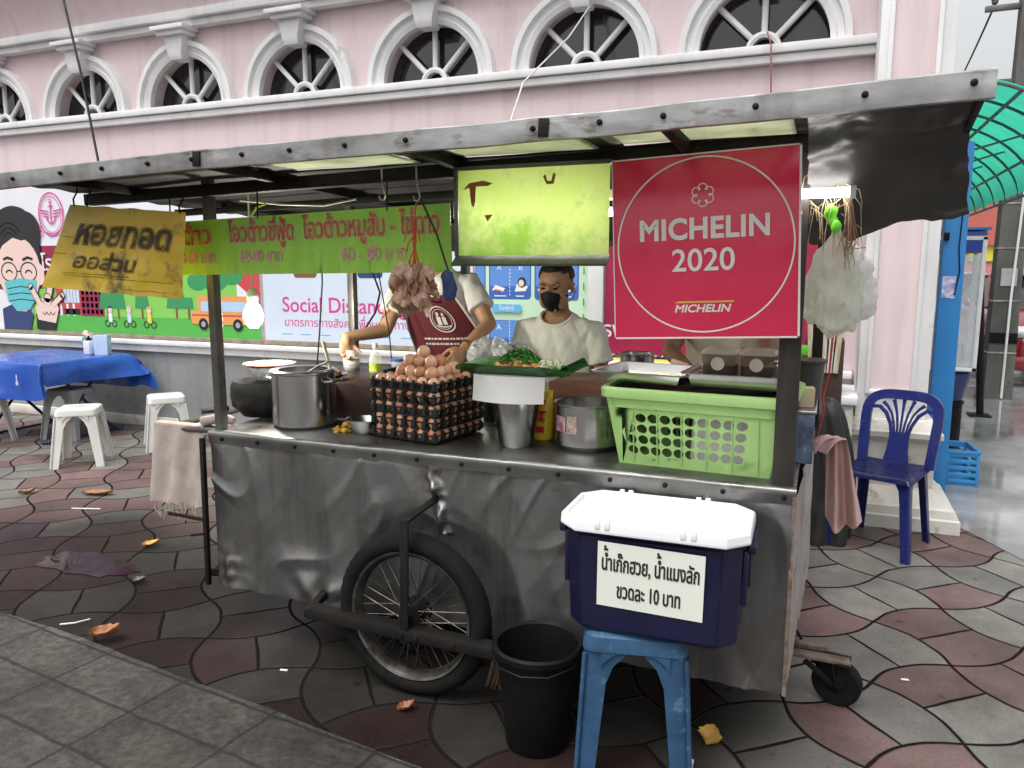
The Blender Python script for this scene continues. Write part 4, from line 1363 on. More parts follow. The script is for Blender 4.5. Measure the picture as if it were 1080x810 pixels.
# ================================================================== lamps and hanging bits
LAMPW = mat('lamp_glow', (1, 1, 1), rough=.4, emit=(1.0, 0.97, 0.90), estr=32.0)
LAMPS = mat('short_lamp_glow', (1, 1, 1), rough=.4, emit=(1.0, 0.98, 0.94), estr=12.0)
BULBG = mat('bulb_glow', (1, 1, 1), rough=.4, emit=(1.0, 0.94, 0.82), estr=260.0)
t = thing('tube_lamp', 'short white fluorescent tube poking out behind the right edge of the red sign', 'lamp', (-.10, 2.353, 1.727))
q = MB(); q.tube([(-.15, 0, 0), (.152, 0, 0)], .0135, 12); q.build('tube', LAMPS, t)
q = MB(); q.box((-.13, 0, .03), (.10, .03, .03), None, .004); q.box((.158, 0, .0), (.016, .03, .034), None, .003); q.box((-.158, 0, .01), (.016, .03, .05), None, .003); q.build('fitting', WHITE, t)
t = thing('tube_lamp', 'white fluorescent tube behind the green lit sign, one end showing beside the price board', 'lamp', (-.90, 2.47, 1.70))
q = MB(); q.tube([(-.30, 0, 0), (.30, 0, 0)], .014, 12); q.build('tube', LAMPW, t)
q = MB(); q.box((0.05, 0, .055), (.55, .05, .03), None, .004)
for x in (-.305, .305): q.box((x, 0, .02), (.014, .03, .06), None, .003)
q.build('fitting', WHITE, t)
t = thing('light_bulb', 'glowing bare bulb hanging on a wire beside the tall steel pot', 'lamp', (-2.31, 2.70, 1.33))
q = MB(); q.lathe([(.0001, -.07), (.02, -.066), (.036, -.045), (.042, -.02), (.038, .005), (.026, .03), (.02, .045)], seg=24, cap1=True); q.build('globe', BULBG, t)
q = MB(); q.lathe([(.021, .045), (.023, .05), (.023, .085), (.014, .10), (.006, .105)], seg=20, cap0=True, cap1=True); q.build('holder', WHITE, t)
q = MB(); q.tube([(0, 0, .10), (.003, 0, .25), (.02, -.02, .50)], .004, 8); q.build('wire', mat('pale_cord', (0.6, 0.6, 0.58), rough=.5), t)

# bundle of dried meat on a red string
MEAT = mat('dried_skin', (0.62, 0.41, 0.29), (0.34, 0.17, 0.11), scale=26, rough=.3, spots=(0.10, 0.04, 0.025), sscale=30, samt=.58, bump=.2, bscale=50)
t = thing('dried_meat_bundle', 'bundle of dried brown curled skins hanging by a red string', 'food', (-1.26, 2.26, 1.47))
q = MB()
for k in range(60):
    a0 = rnd.uniform(0, 2 * pi); r = rnd.uniform(.0, .060); z0 = rnd.uniform(-.05, .055)
    cx, cy = r * cos(a0) * (1.1 - z0 * 3), r * sin(a0) * .7
    dx, dz = rnd.uniform(-.018, .018), rnd.uniform(-.048, -.012)
    w = rnd.uniform(.012, .021)
    pts = [(cx, cy, z0 + .02), (cx + dx * .5, cy - .008, z0 + dz * .4), (cx + dx, cy + rnd.uniform(-.012, .012), z0 + dz), (cx + dx * 1.2 + rnd.uniform(-.015, .015), cy, z0 + dz * 1.6)]
    ax = rnd.uniform(0, pi)
    def rib(u, v, pts=pts, w=w, ax=ax):
        i = min(2, int(u * 3)); f = u * 3 - i
        p_ = Vector(pts[i]).lerp(Vector(pts[i + 1]), f)
        b__ = (v - .5) * 2 * w * 1.25 * (.45 + .9 * sin(pi * min(1, u + .08)))
        th_ = ax + u * 1.5
        p_ += Vector((cos(th_) * b__, sin(th_) * b__ * .8, .010 * (v - .5) ** 2 * 4 * (1 if k % 2 else -1)))
        return p_ + Vector((0, 0, .006 * noise.noise(Vector((u * 5 + k, v * 5, k * 2.3)))))
    q.grid(rib, 14, 7)
q.build('skins', MEAT, t, angle=180)
REDS = mat('red_string', (0.50, 0.03, 0.03), (0.62, 0.08, 0.06), scale=30, rough=.6)
q = MB()
for k in range(4):
    q.tube([(.004 * k - .006, 0, .05), (.006 - .003 * k, .002, .14), (.004, 0, .21), (.012, 0, .265)], .0028, 6)
for dx, z0, z1 in ((-.028, .185, .15), (.02, .2, .15), (-.015, .12, .07), (.016, .11, .06), (-.02, .16, .12)):
    q.tube([(.006, 0, z0), (dx, -.003, z1 + .01), (dx * 1.2, -.003, z1 - .015)], .0025, 6)
q.build('string', REDS, t)
def hook(x, y, z, ztop):
    h = thing('meat_hook', '', 'hook', (x, y, z))
    m_ = MB(); m_.tube([(0, 0, ztop - z), (0, 0, .06), (.004, 0, .03), (.012, 0, .006), (.006, 0, -.008), (-.008, 0, -.006), (-.012, 0, .008)], .003, 8); m_.build('hook_wire', CHROME, h)
    return h
h = hook(-1.247, 2.262, 1.745, 1.85); h['label'] = 'steel hook holding the red string of the dried bundle'; h['group'] = 'steel hooks under the cart roof'
h = hook(-1.40, 2.30, 1.755, 1.85); h['label'] = 'empty steel hook hanging left of the red string'; h['group'] = 'steel hooks under the cart roof'
NAVYC = mat('navy_cloth', (0.02, 0.035, 0.12), (0.05, 0.09, 0.2), scale=9, rough=.8)
t = thing('cloth_pouch', 'small navy cloth pouch hanging on a dark cord beside the dried bundle', 'pouch', (-1.155, 2.30, 1.47))
q = MB(); q.ell((0, 0, -.005), (.026, .02, .05), 14, 10); q.ell((.012, -.004, -.028), (.018, .014, .028), 10, 8); q.disp(.012, 34); q.build('bag', NAVYC, t)
q = MB(); q.tube([(0, 0, .04), (-.035, -.01, .16), (-.085, -.03, .28)], .0035, 6); q.build('cord', mat('dark_cord', (0.03, 0.02, 0.015), rough=.7), t)

# loose cables under the roof
for nm, lab, pts, r, m in (
    ('cable', 'grey cable looping along the underside of the roof', [(-2.28, 2.62, 1.80), (-2.05, 2.60, 1.775), (-1.85, 2.6, 1.765), (-1.70, 2.6, 1.785)], .004, mat('pale_cord', (0.6, 0.6, 0.58))),
    ('cable', 'yellow cable end sticking up behind the price board', [(-2.06, 2.42, 1.69), (-2.055, 2.42, 1.72), (-2.03, 2.42, 1.75), (-2.0, 2.44, 1.765)], .004, mat('yellow_cord', (0.7, 0.6, 0.1))),
    ('cable', 'black cable hanging from roof to counter left of the rear post', [(-2.30, 3.2, 1.78), (-2.31, 3.21, 1.45), (-2.33, 3.2, 1.2), (-2.36, 3.2, .98)], .004, BLACKSTEEL),
    ('cable', 'black cable bowed beside the rear post', [(-2.10, 3.34, 1.75), (-2.10, 3.34, 1.5), (-2.06, 3.34, 1.40), (-2.09, 3.34, 1.30), (-2.15, 3.34, 1.22)], .005, BLACKSTEEL),
    ('cable', 'thin black cable slanting right of the rear post', [(-2.07, 3.33, 1.76), (-2.06, 3.33, 1.5), (-2.0, 3.32, 1.2), (-1.97, 3.3, .95)], .003, BLACKSTEEL)):
    q = MB(); q.tube(pts, r, 6); tag(q.build(nm, m), lab, 'cable')
# ================================================================== things on the counter
ZC = .8735
def pot_profile(r, h, t=.003, lip=.008, rb=None, base=.012):
    rb = rb if rb else r
    return [(.0001, 0), (rb - base, 0), (rb, base), (r, h - .006), (r + lip, h - .001), (r + lip, h + .003), (r - t, h + .001), (rb - t - .002, base + .004), (rb - base, .006), (.0001, .006)]

# tall stock pot
t = thing('stock_pot', 'tall brushed steel stock pot with lid ring and ladle on the left of the counter', 'pot', (-1.985, 2.605, ZC))
q = MB(); q.lathe(pot_profile(.130, .225), seg=48); q.build('body', STAIN, t)
q = MB(); q.lathe([(.10, .226), (.127, .229), (.134, .232), (.127, .236), (.10, .234), (.10, .226)], seg=40); q.build('lid_ring', STAIN, t)
for s in (-1, 1):
    q = MB(); q.tube([(s * .128, -.035, .19), (s * .165, -.033, .195), (s * .172, 0, .197), (s * .165, .033, .195), (s * .128, .035, .19)], .005, 8); q.build('handle', CHROME, t)
t = thing('ladle', 'steel ladle with a pale wooden handle resting in the tall stock pot', 'ladle', (-1.90, 2.60, 1.115))
q = MB(); q.tube([(-.06, 0, -.02), (.0, .0, .012), (.045, -.005, .028)], [.004, .004, .005], 8); q.build('shank', CHROME, t)
q = MB(); q.tube([(.055, -.0, -.005), (-.02, .06, .10)], [.006, .008], 8); q.build('handle', mat('pale_wood', (0.45, 0.40, 0.24), (0.33, 0.30, 0.16), scale=12, rough=.6), t)

# black pot with ceramic bowl
BLKIRON = mat('black_iron', (0.02, 0.0195, 0.019), (0.035, 0.032, 0.03), scale=7, rough=.42, metal=.4, bump=.1, bscale=30, spots=(0.11, 0.10, 0.09), sscale=8, samt=.62)
t = thing('black_stove_pot', 'squat soot black stove pot at the left end of the counter', 'pot', (-2.30, 2.74, ZC))
q = MB(); q.lathe([(.0001, 0), (.10, 0), (.115, .02), (.142, .045), (.148, .09), (.146, .135), (.135, .155), (.10, .16), (.0001, .16)], seg=40); q.build('body', BLKIRON, t)
q = MB(); q.tube([(-.13, -.09, .03), (-.20, -.18, .026)], .012, 10); q.build('gas_pipe', BLKIRON, t)
CER = mat('blue_white_ceramic', (0.75, 0.77, 0.78), (0.70, 0.72, 0.74), scale=5, rough=.18, spots=(0.06, 0.10, 0.38), sscale=26, samt=.56)
t = thing('ceramic_bowl', 'white ceramic bowl with blue pattern on top of the black pot', 'bowl', (-2.26, 2.73, 1.035))
q = MB(); q.lathe([(.0001, 0), (.055, 0), (.06, .006), (.085, .03), (.093, .058), (.090, .058), (.08, .03), (.05, .01), (.0001, .008)], seg=36); q.build('bowl', CER, t)
t = thing('peach_plate', 'shallow peach coloured plate covering the blue patterned bowl', 'plate', (-2.26, 2.73, 1.094))
q = MB(); q.lathe([(.0001, 0), (.07, .0), (.11, .008), (.112, .012), (.07, .006), (.0001, .005)], seg=36); q.build('plate', mat('peach_melamine', (0.72, 0.38, 0.28), (0.66, 0.33, 0.24), rough=.25), t)

# brown riser with jar and bottle
BRN = mat('dark_brown_board', (0.045, 0.022, 0.016), (0.028, 0.015, 0.012), scale=4, rough=.45, bump=.1)
t = thing('brown_riser', 'dark brown wooden riser box behind the tall steel pot', 'box', (-1.98, 3.02, ZC))
q = MB(); q.box((0, 0, .077), (.55, .46, .154), None, .004); q.build('box', BRN, t)
CLR = glass('clear_glass', (0.9, 0.92, 0.9), .72)
t = thing('glass_jar', 'round clear glass jar under the cook hand', 'jar', (-2.125, 3.17, 1.028))
q = MB(); q.lathe([(.0001, 0), (.035, 0), (.042, .012), (.044, .05), (.034, .082), (.028, .095), (.03, .10), (.026, .10), (.031, .08), (.04, .05), (.038, .015), (.0001, .006)], seg=28); q.build('glass', CLR, t)
q = MB(); q.lathe([(.0001, .006), (.037, .008), (.039, .03), (.0001, .032)], seg=24); q.build('sauce', mat('dark_sauce', (0.05, 0.025, 0.012), rough=.15), t)
t = thing('sauce_bottle', 'small sauce bottle with yellow green label beside the glass jar', 'bottle', (-1.965, 3.13, 1.028))
q = MB(); q.lathe([(.0001, 0), (.028, 0), (.03, .004), (.03, .07), (.024, .085), (.011, .10), (.011, .125), (.0001, .125)], seg=24); q.build('bottle', CLR, t)
q = MB(); q.lathe([(.0306, .008), (.0306, .045)], seg=24); q.build('label', mat('yellow_label', (0.62, 0.62, 0.05), (0.25, 0.45, 0.06), scale=30, rough=.4), t)
q = MB(); q.lathe([(.0001, .14), (.013, .14), (.0135, .122), (.0135, .12)], seg=18); q.build('cap', mat('white_cap', (0.75, 0.75, 0.75)), t)
t = thing('blue_lid_tub', 'small clear tub with blue lid right of the sauce bottle', 'tub', (-1.87, 3.18, 1.028))
q = MB(); q.lathe([(.0001, 0), (.03, 0), (.036, .055)], seg=20); q.build('tub', CLR, t)
q = MB(); q.lathe([(.0001, .068), (.038, .066), (.039, .054), (.036, .054)], seg=20); q.build('lid', mat('blue_lid', (0.03, 0.12, 0.45), rough=.3), t)
t = thing('black_crate', 'black plastic basket on the counter behind the egg trays', 'basket', (-1.66, 3.02, ZC))
q = MB()
q.rings([[(x * k, y * k, z) for x, y in ((-.13, -.1), (.13, -.1), (.13, .1), (-.13, .1))] for k, z in ((.9, 0), (.92, .01), (1.0, .19), (1.03, .195), (1.03, .202), (.97, .2), (.89, .02))], cap0=True, cap1=True)
q.build('basket', mat('black_plastic', (0.0045, 0.0045, 0.005), (0.008, 0.008, 0.0085), scale=8, rough=.5, spec=.14, spots=(.02, .019, .018), sscale=14, samt=.66), t)
t = thing('food_platter', 'plate of fried food scraps behind the tall stock pot', 'plate', (-2.08, 2.86, 1.03))
q = MB(); q.lathe([(.0001, 0), (.08, 0), (.115, .018), (.117, .022), (.08, .006), (.0001, .005)], seg=30); q.build('plate', STAIN, t)
FRY = mat('fried_batter', (0.62, 0.32, 0.09), (0.36, 0.14, 0.03), scale=24, rough=.5, spots=(0.75, 0.52, 0.22), sscale=30, samt=.6, bump=.3, bscale=70)
def lumps(m_, n, rx, ry, z, r0, r1, hz=.015, seed=1):
    rr = random.Random(seed)
    for k in range(n):
        a0 = rr.uniform(0, 2 * pi); d = sqrt(rr.random())
        r = rr.uniform(r0, r1)
        m_.ell((rx * d * cos(a0), ry * d * sin(a0), z + r * .5 + hz * (1 - d) * rr.random() * 2), (r * rr.uniform(.7, 1.5), r * rr.uniform(.7, 1.4), r * rr.uniform(.5, .9)), 9, 7, (rr.uniform(-.6, .6), rr.uniform(-.6, .6), rr.uniform(0, 3)))
    m_.disp(.006, 60, seed)
q = MB(); lumps(q, 26, .09, .09, .012, .012, .022, .012, 4); q.build('scraps', mat('brown_scraps', (0.36, 0.16, 0.07), (0.16, 0.06, 0.03), scale=20, rough=.5), t)

# small bowl with crumbs
t = thing('steel_bowl', 'small steel mixing bowl left of the egg trays', 'bowl', (-1.655, 2.545, ZC))
q = MB(); q.lathe([(.0001, 0), (.032, 0), (.055, .022), (.07, .06), (.074, .062), (.069, .060), (.052, .024), (.03, .004), (.0001, .004)], seg=36); q.build('bowl', STAIN, t)
YEG = mat('egg_crumbs', (0.70, 0.45, 0.06), (0.52, 0.27, 0.03), scale=26, rough=.5)
q = MB(); lumps(q, 34, .045, .05, 0, .005, .010, .02, 8)
o = q.build('egg_scraps', YEG); o.location = (-1.755, 2.56, ZC); tag(o, 'yellow crumbs of fried batter spilt beside the small steel bowl', 'food scraps', kind='stuff')

# ---------------------------------------------------------------- egg trays and eggs
TRAYM = mat('black_egg_tray', (0.009, 0.009, 0.0095), (0.015, 0.015, 0.016), scale=10, rough=.5, spec=.3)
SZ, P5 = .302, .302 / 6
def tray_mesh(notch):
    m_ = MB()
    h = SZ / 2
    # thin rim frame
    for a_, b_ in (((-h - .008, -h - .008), (h + .008, -h + .010)), ((-h - .008, h - .010), (h + .008, h + .008)), ((-h - .008, -h + .010), (-h + .010, h - .010)), ((h - .010, -h + .010), (h + .008, h - .010))):
        m_.box2((a_[0], a_[1], .034), (b_[0], b_[1], .038), 0)
    # tapered cups
    for i in range(6):
        for j in range(6):
            if 1 < i < 4 and 1 < j < 4: continue
            cx, cy = -h + (i + .5) * P5, -h + (j + .5) * P5
            m_.lathe([(.011, .0), (.014, .002), (.021, .022), (.0225, .030)], (cx, cy, 0), 8, cap0=True)
    # pillars between the cups
    for i in range(7):
        for j in range(7):
            if 0 < i < 6 and 0 < j < 6 and not (i in (1, 5) or j in (1, 5)): continue
            cx, cy = -h + i * P5, -h + j * P5
            m_.lathe([(.0135, .014), (.0125, .030), (.006, .046), (.004, .0475)], (cx * .985, cy * .985, 0), 7, cap0=True, cap1=True)
    # web under the rim with or without openings
    for s in range(4):
        R4 = Matrix.Rotation(s * pi / 2, 4, 'Z')
        for i in range(6):
            x0, x1 = -h + i * P5, -h + (i + 1) * P5
            xm = (x0 + x1) / 2
            quads = [[(x0, .036), (x0, .004), (xm - .003, .004), (x0 + .008, .036)], [(x1, .036), (x1 - .008, .036), (xm + .003, .004), (x1, .004)]] if notch != s % 2 else [[(x0, .036), (x0, .006), (xm - .001, .006), (xm - .006, .036)], [(x1, .036), (xm + .006, .036), (xm + .001, .006), (x1, .006)]]
            for qd in quads:
                m_.face([R4 @ Vector((a_, -h + .002, b_)) for a_, b_ in qd])
    m_.recalc = False
    return m_.mesh('egg_tray', True, 40)
TM = [tray_mesh(0), tray_mesh(1)]
for m_ in TM: m_.materials.append(TRAYM)
TZ = .0475
TRX, TRY, TRR = -1.415, 2.63, radians(-10)
order = ('lowest', 'second lowest', 'middle', 'second from the top', 'topmost')
EGGM = [mat('egg_shell_%s' % n, c1, c2, scale=5, rough=.5, bump=.05, bscale=120, spots=tuple(x * .8 for x in c1), sscale=30, samt=.66) for n, c1, c2 in (('tan', (0.60, 0.33, 0.20), (0.52, 0.27, 0.16)), ('brown', (0.50, 0.22, 0.115), (0.43, 0.18, 0.09)), ('pale', (0.66, 0.42, 0.29), (0.60, 0.36, 0.24)))]
def egg_mesh(m_):
    e = MB()
    pr = []
    for k in range(15):
        a_ = pi * k / 14
        z = -.0292 * cos(a_)
        r = .0232 * sin(a_) * (1 - .14 * cos(a_) * -1 * -1)
        pr.append((max(.00005, r), z))
    e.lathe(pr, seg=18)
    me = e.mesh('egg', True, 180)
    me.materials.append(m_)
    return me
EGGS = [egg_mesh(m_) for m_ in EGGM]
TMX = Matrix.Translation((TRX, TRY, ZC)) @ Matrix.Rotation(TRR, 4, 'Z')
def egg(x, y, z, label, tilt=True):
    o = bpy.data.objects.new('egg', EGGS[rnd.choice((0, 0, 1, 1, 2))])
    COL.objects.link(o)
    o.location = TMX @ Vector((x, y, z))
    k_ = rnd.uniform(.93, 1.07); o.scale = (k_, k_, k_ * rnd.uniform(.95, 1.06))
    o.rotation_euler = (rnd.uniform(-.2, .2), rnd.uniform(-.2, .2), rnd.uniform(0, 6)) if tilt else (rnd.uniform(-1.2, 1.2), rnd.uniform(-.8, .8), rnd.uniform(0, 6))
    tag(o, label, 'egg', 'brown eggs in the black trays')
for k in range(5):
    o = bpy.data.objects.new('egg_tray', TM[k % 2])
    COL.objects.link(o)
    o.location = TMX @ Vector((rnd.uniform(-.004, .004), rnd.uniform(-.003, .003), TZ * k))
    o.rotation_euler = (0, 0, TRR + rnd.uniform(-.012, .012))
    tag(o, 'black plastic egg tray, %s of the stack of five' % order[k], 'egg tray', 'stacked black egg trays')
    lab = 'brown egg held in the %s of the five black trays' % order[k] if k < 4 else 'brown egg set in the topmost black tray'
    for i in range(6):
        for j in range(6):
            if k < 4 and not (j == 0 or i == 5): continue
            if k == 4 and j > 4: continue
            cx, cy = -SZ / 2 + (i + .5) * P5, -SZ / 2 + (j + .5) * P5
            if k < 4:
                cx += .003 * (1 if i == 5 else 0); cy -= .003 * (1 if j == 0 else 0)
            egg(cx, cy, TZ * k + .031, lab)
# heap on the top tray
for j in range(4):
    for i in range(4):
        egg(-SZ / 2 + (i + 1.9) * P5 + rnd.uniform(-.006, .006), -SZ / 2 + (j + 1.05) * P5 + rnd.uniform(-.006, .006), TZ * 4 + .068, 'brown egg heaped loose on the topmost tray', False)
for j in range(2):
    for i in range(3):
        egg(-SZ / 2 + (i + 2.4) * P5 + rnd.uniform(-.006, .006), -SZ / 2 + (j + 1.6) * P5, TZ * 4 + .104, 'brown egg heaped loose on the topmost tray', False)
egg(.02, -.05, TZ * 4 + .141, 'single brown egg crowning the heap on the topmost tray', False)

# ---------------------------------------------------------------- bucket with paper, banana leaf and food
t = thing('steel_bucket', 'tapered stainless bucket in front holding the banana leaf platter', 'bucket', (-1.025, 2.585, ZC))
q = MB(); q.lathe([(.0001, 0), (.060, 0), (.064, .006), (.088, .168), (.094, .172), (.094, .176), (.085, .174), (.060, .01), (.0001, .008)], seg=44); q.build('bucket', STAIN, t)
PAPER = mat('white_paper', (0.78, 0.77, 0.75), (0.72, 0.71, 0.69), scale=3, rough=.8)
t = thing('paper_sheet', 'folded white paper sheet hung over the front of the steel bucket', 'paper', (-1.03, 2.58, 1.05))
q = MB()
def pap(u, v):
    a_ = (u - .5)
    x = a_ * .275
    y = -.115 + .055 * (abs(a_) * 2) ** 2.2 + .004 * sin(u * 9)
    return (x, y - .012 * (1 - v), -.004 + .094 * v + .004 * sin(u * 3))
q.grid(pap, 30, 8)
def pap2(u, v):
    p_ = Vector(pap(u, 1.0)); return (p_.x * (1 - .1 * v), p_.y + .18 * v, p_.z + .004 * v)
q.grid(pap2, 30, 6)
q.build('sheet', PAPER, t, angle=35)
LEAFG = mat('banana_leaf', (0.035, 0.15, 0.02), (0.02, 0.09, 0.015), scale=5, rough=.3, stretch=(1, 9, 1), bump=.2, bscale=30)
t = thing('banana_leaf_platter', 'boat shaped green banana leaf lying across bucket and egg trays', 'leaf platter', (-1.035, 2.56, 1.148))
q = MB()
def lf(u, v):
    a_ = (u - .5) * 2
    x = a_ * .225
    wd = .105 * (1 - abs(a_) ** 3.4) + .004
    b_ = (v - .5) * 2
    z = .040 * b_ * b_ * (1 - abs(a_) ** 4) - .012 * (1 - b_ * b_) + .012 * a_ * a_ - .004 + (.02 * a_ if a_ < 0 else 0) * -.2
    return (x, b_ * wd, z + .002 * noise.noise(Vector((u * 20, v * 4, 0))))
q.grid(lf, 44, 12)
def lf2(u, v):
    return (.15 + .11 * u + .015 * v, .03 + .05 * v - .03 * u, .004 + .055 * u + .014 * sin(v * 3.1) - .028 * v)
q.grid(lf2, 12, 8)
q.build('leaf', LEAFG, t, angle=180)
q = MB(); lumps(q, 60, .10, .040, .008, .009, .019, .020, 21)
o = q.build('fried_mussels', FRY); o.location = (-1.005, 2.545, 1.148); tag(o, 'heap of golden fried batter pieces on the banana leaf', 'food', kind='stuff')
HERB = mat('curly_herb', (0.05, 0.22, 0.018), (0.025, 0.12, 0.012), scale=18, rough=.5)
q = MB(); q.recalc = False
rr = random.Random(5)
for k in range(900):
    a0 = rr.uniform(0, 2 * pi); d = sqrt(rr.random())
    c = Vector((.082 * d * cos(a0), .05 * d * sin(a0), .004 + .055 * (1 - d * d) * rr.uniform(.3, 1)))
    n = Vector((rr.uniform(-1, 1), rr.uniform(-1, 1), rr.uniform(.1, 1))).normalized()
    u_ = n.orthogonal().normalized(); w_ = n.cross(u_); s = rr.uniform(.004, .009)
    q.face([c + u_ * s, c + w_ * s * .8 + n * .003, c - u_ * s, c - w_ * s * .8 + n * .002])
o = q.build('coriander', HERB, smooth=False); o.location = (-1.00, 2.56, 1.182); tag(o, 'tuft of bright green coriander on top of the fried pieces', 'herb')
SPR = mat('bean_sprout', (0.66, 0.70, 0.45), (0.72, 0.72, 0.6), scale=20, rough=.35)
q = MB()
for k in range(34):
    c = Vector((rr.uniform(-.03, .04), rr.uniform(-.03, .03), rr.uniform(0, .03)))
    d = Vector((rr.uniform(-.02, .02), rr.uniform(-.02, .02), rr.uniform(-.012, .018)))
    q.tube([c - d, c + Vector((0, 0, .008)), c + d], [.0018, .0026, .001], 5)
    q.ell(c - d, (.004, .003, .003), 6, 5)
o = q.build('bean_sprouts', SPR); o.location = (-.885, 2.55, 1.16); tag(o, 'pale bean sprouts at the right end of the banana leaf', 'vegetable', kind='stuff')

# seasoning packet
YPK = mat('yellow_packet', (0.68, 0.52, 0.02), (0.60, 0.44, 0.02), scale=4, rough=.3)
t = thing('seasoning_packet', 'standing yellow packet printed with red chillies between bucket and wide pot', 'packet', (-.975, 2.72, ZC))
q = MB()
q.rings([[(.046 * k * cos(a_) * 1.0, d * sin(a_), z) for a_ in [2 * pi * i / 20 for i in range(20)]] for k, d, z in ((.85, .03, 0), (1, .033, .01), (1, .032, .08), (.98, .026, .13), (1.0, .010, .175), (1.02, .003, .19))])
q.build('packet', YPK, t)
q = MB(); rr = random.Random(3); q.recalc = False
for k in range(16):
    a0 = rr.uniform(-1.9, -1.1); z0 = rr.uniform(.075, .15)
    cx, cz, an = .04 * cos(a0) * 1.2, z0, rr.uniform(-.9, .9)
    L_ = rr.uniform(.012, .022)
    pts = [(cx + L_ * cos(an) * s_ - .004 * sin(an) * w_, cz + L_ * sin(an) * s_ + .004 * cos(an) * w_) for s_, w_ in ((-1, 0), (-.3, 1), (.6, .7), (1, 0), (.5, -.6), (-.4, -.8))]
    q.face([(a_, -.0355 - .0002 * k - .0, b_) for a_, b_ in pts])
q.face([(-.02, -.0358, .03), (.022, -.0358, .03), (.022, -.0358, .055), (-.02, -.0358, .055)])
q.build('chilli_print', mat('chilli_red', (0.42, 0.02, 0.015), (0.55, 0.05, 0.02), scale=30, rough=.35), t, smooth=False)
# wide steel pot with stickers
t = thing('wide_pot', 'low wide stainless pot with a floral sticker between packet and green basket', 'pot', (-.775, 2.655, ZC))
q = MB(); q.lathe(pot_profile(.116, .165, base=.02, lip=.006), seg=48); q.build('body', STAIN, t)
q = MB()
def stk(a0, a1, z0, z1): q.rings([[(.1175 * cos(a_), .1175 * sin(a_), z) for z in (z0, z1)] for a_ in [a0 + (a1 - a0) * k / 8 for k in range(9)]], close=False)
stk(radians(-143), radians(-115), .07, .125); q.build('sticker', mat('floral_sticker', (0.62, 0.55, 0.5), (0.3, 0.05, 0.14), scale=26, rough=.4, spots=(0.08, 0.06, 0.05), sscale=60, samt=.6), t)
q = MB(); stk(radians(-112), radians(-92), .068, .13); q.build('sticker', mat('flower_sticker', (0.62, 0.55, 0.45), (0.28, 0.12, 0.1), scale=60, rough=.4), t)

# dark wood box with pot and eggs
t = thing('wooden_box', 'brown wooden box behind the wide steel pot', 'box', (-.70, 2.96, ZC))
q = MB(); q.box((0, 0, .105), (.56, .30, .21), None, .004); q.build('box', mat('brown_crate_wood', (0.13, 0.055, 0.03), (0.08, 0.032, 0.018), scale=5, rough=.5, stretch=(1, 1, 7)), t)
t = thing('steel_pot', 'small lidded steel pot on the brown box below the red sign', 'pot', (-.665, 2.96, 1.085))
q = MB(); q.lathe(pot_profile(.066, .105, lip=.006), seg=32); q.build('body', STAIN, t)
for s in (-1, 1):
    q = MB(); q.tube([(s * .066, -.02, .09), (s * .088, -.018, .098), (s * .09, .018, .098), (s * .066, .02, .09)], .0035, 6); q.build('handle', CHROME, t)
for k, (x, y) in enumerate(((-.575, 2.93), (-.545, 2.90), (-.515, 2.93), (-.60, 2.90))):
    o = bpy.data.objects.new('egg', EGGS[k % 3]); COL.objects.link(o); o.location = (x, y, 1.085 + .022); o.rotation_euler = (1.5, 0, k * 1.3)
    tag(o, 'loose brown egg on the wooden box beside the small steel pot', 'egg', 'loose eggs on the wooden box')
t = thing('snack_packet', 'small orange and white packet leaning behind the loose eggs', 'packet', (-.515, 3.0, 1.085))
q = MB(); q.box((0, 0, .04), (.07, .02, .08), (.2, .3, .2), .006); q.build('packet', mat('orange_packet', (0.7, 0.28, 0.08), (0.8, 0.75, 0.7), scale=14, rough=.35), t)
# steel pot behind the eggs and crumpled plastic
t = thing('round_pan', 'round steel pan behind the banana leaf platter', 'pan', (-1.235, 2.98, ZC))
q = MB(); q.lathe(pot_profile(.125, .262, lip=.008), seg=44); q.build('body', STAIN, t)
PLB = mat('silver_plastic', (0.72, 0.72, 0.74), (0.35, 0.35, 0.36), scale=16, rough=.25, spots=(0.05, 0.05, 0.05), sscale=18, samt=.6)
t = thing('crumpled_bags', 'crumpled silvery plastic bags heaped between the two cooks', 'bag', (-1.36, 3.27, ZC - .02))
q = MB(); 
for k in range(7): q.ell((rnd.uniform(-.09, .09), rnd.uniform(-.05, .05), .12 + rnd.uniform(-.1, .17)), (.055, .05, .06), 18, 14)
q = remesh(q, .006, 1); q.bm.normal_update()
for v in q.bm.verts:
    v.co += v.normal * (.034 * abs(noise.noise(v.co * 19)) + .018 * abs(noise.noise(v.co * 38 + Vector((4, 4, 4)))))
q.build('bags', PLB, t, angle=25)

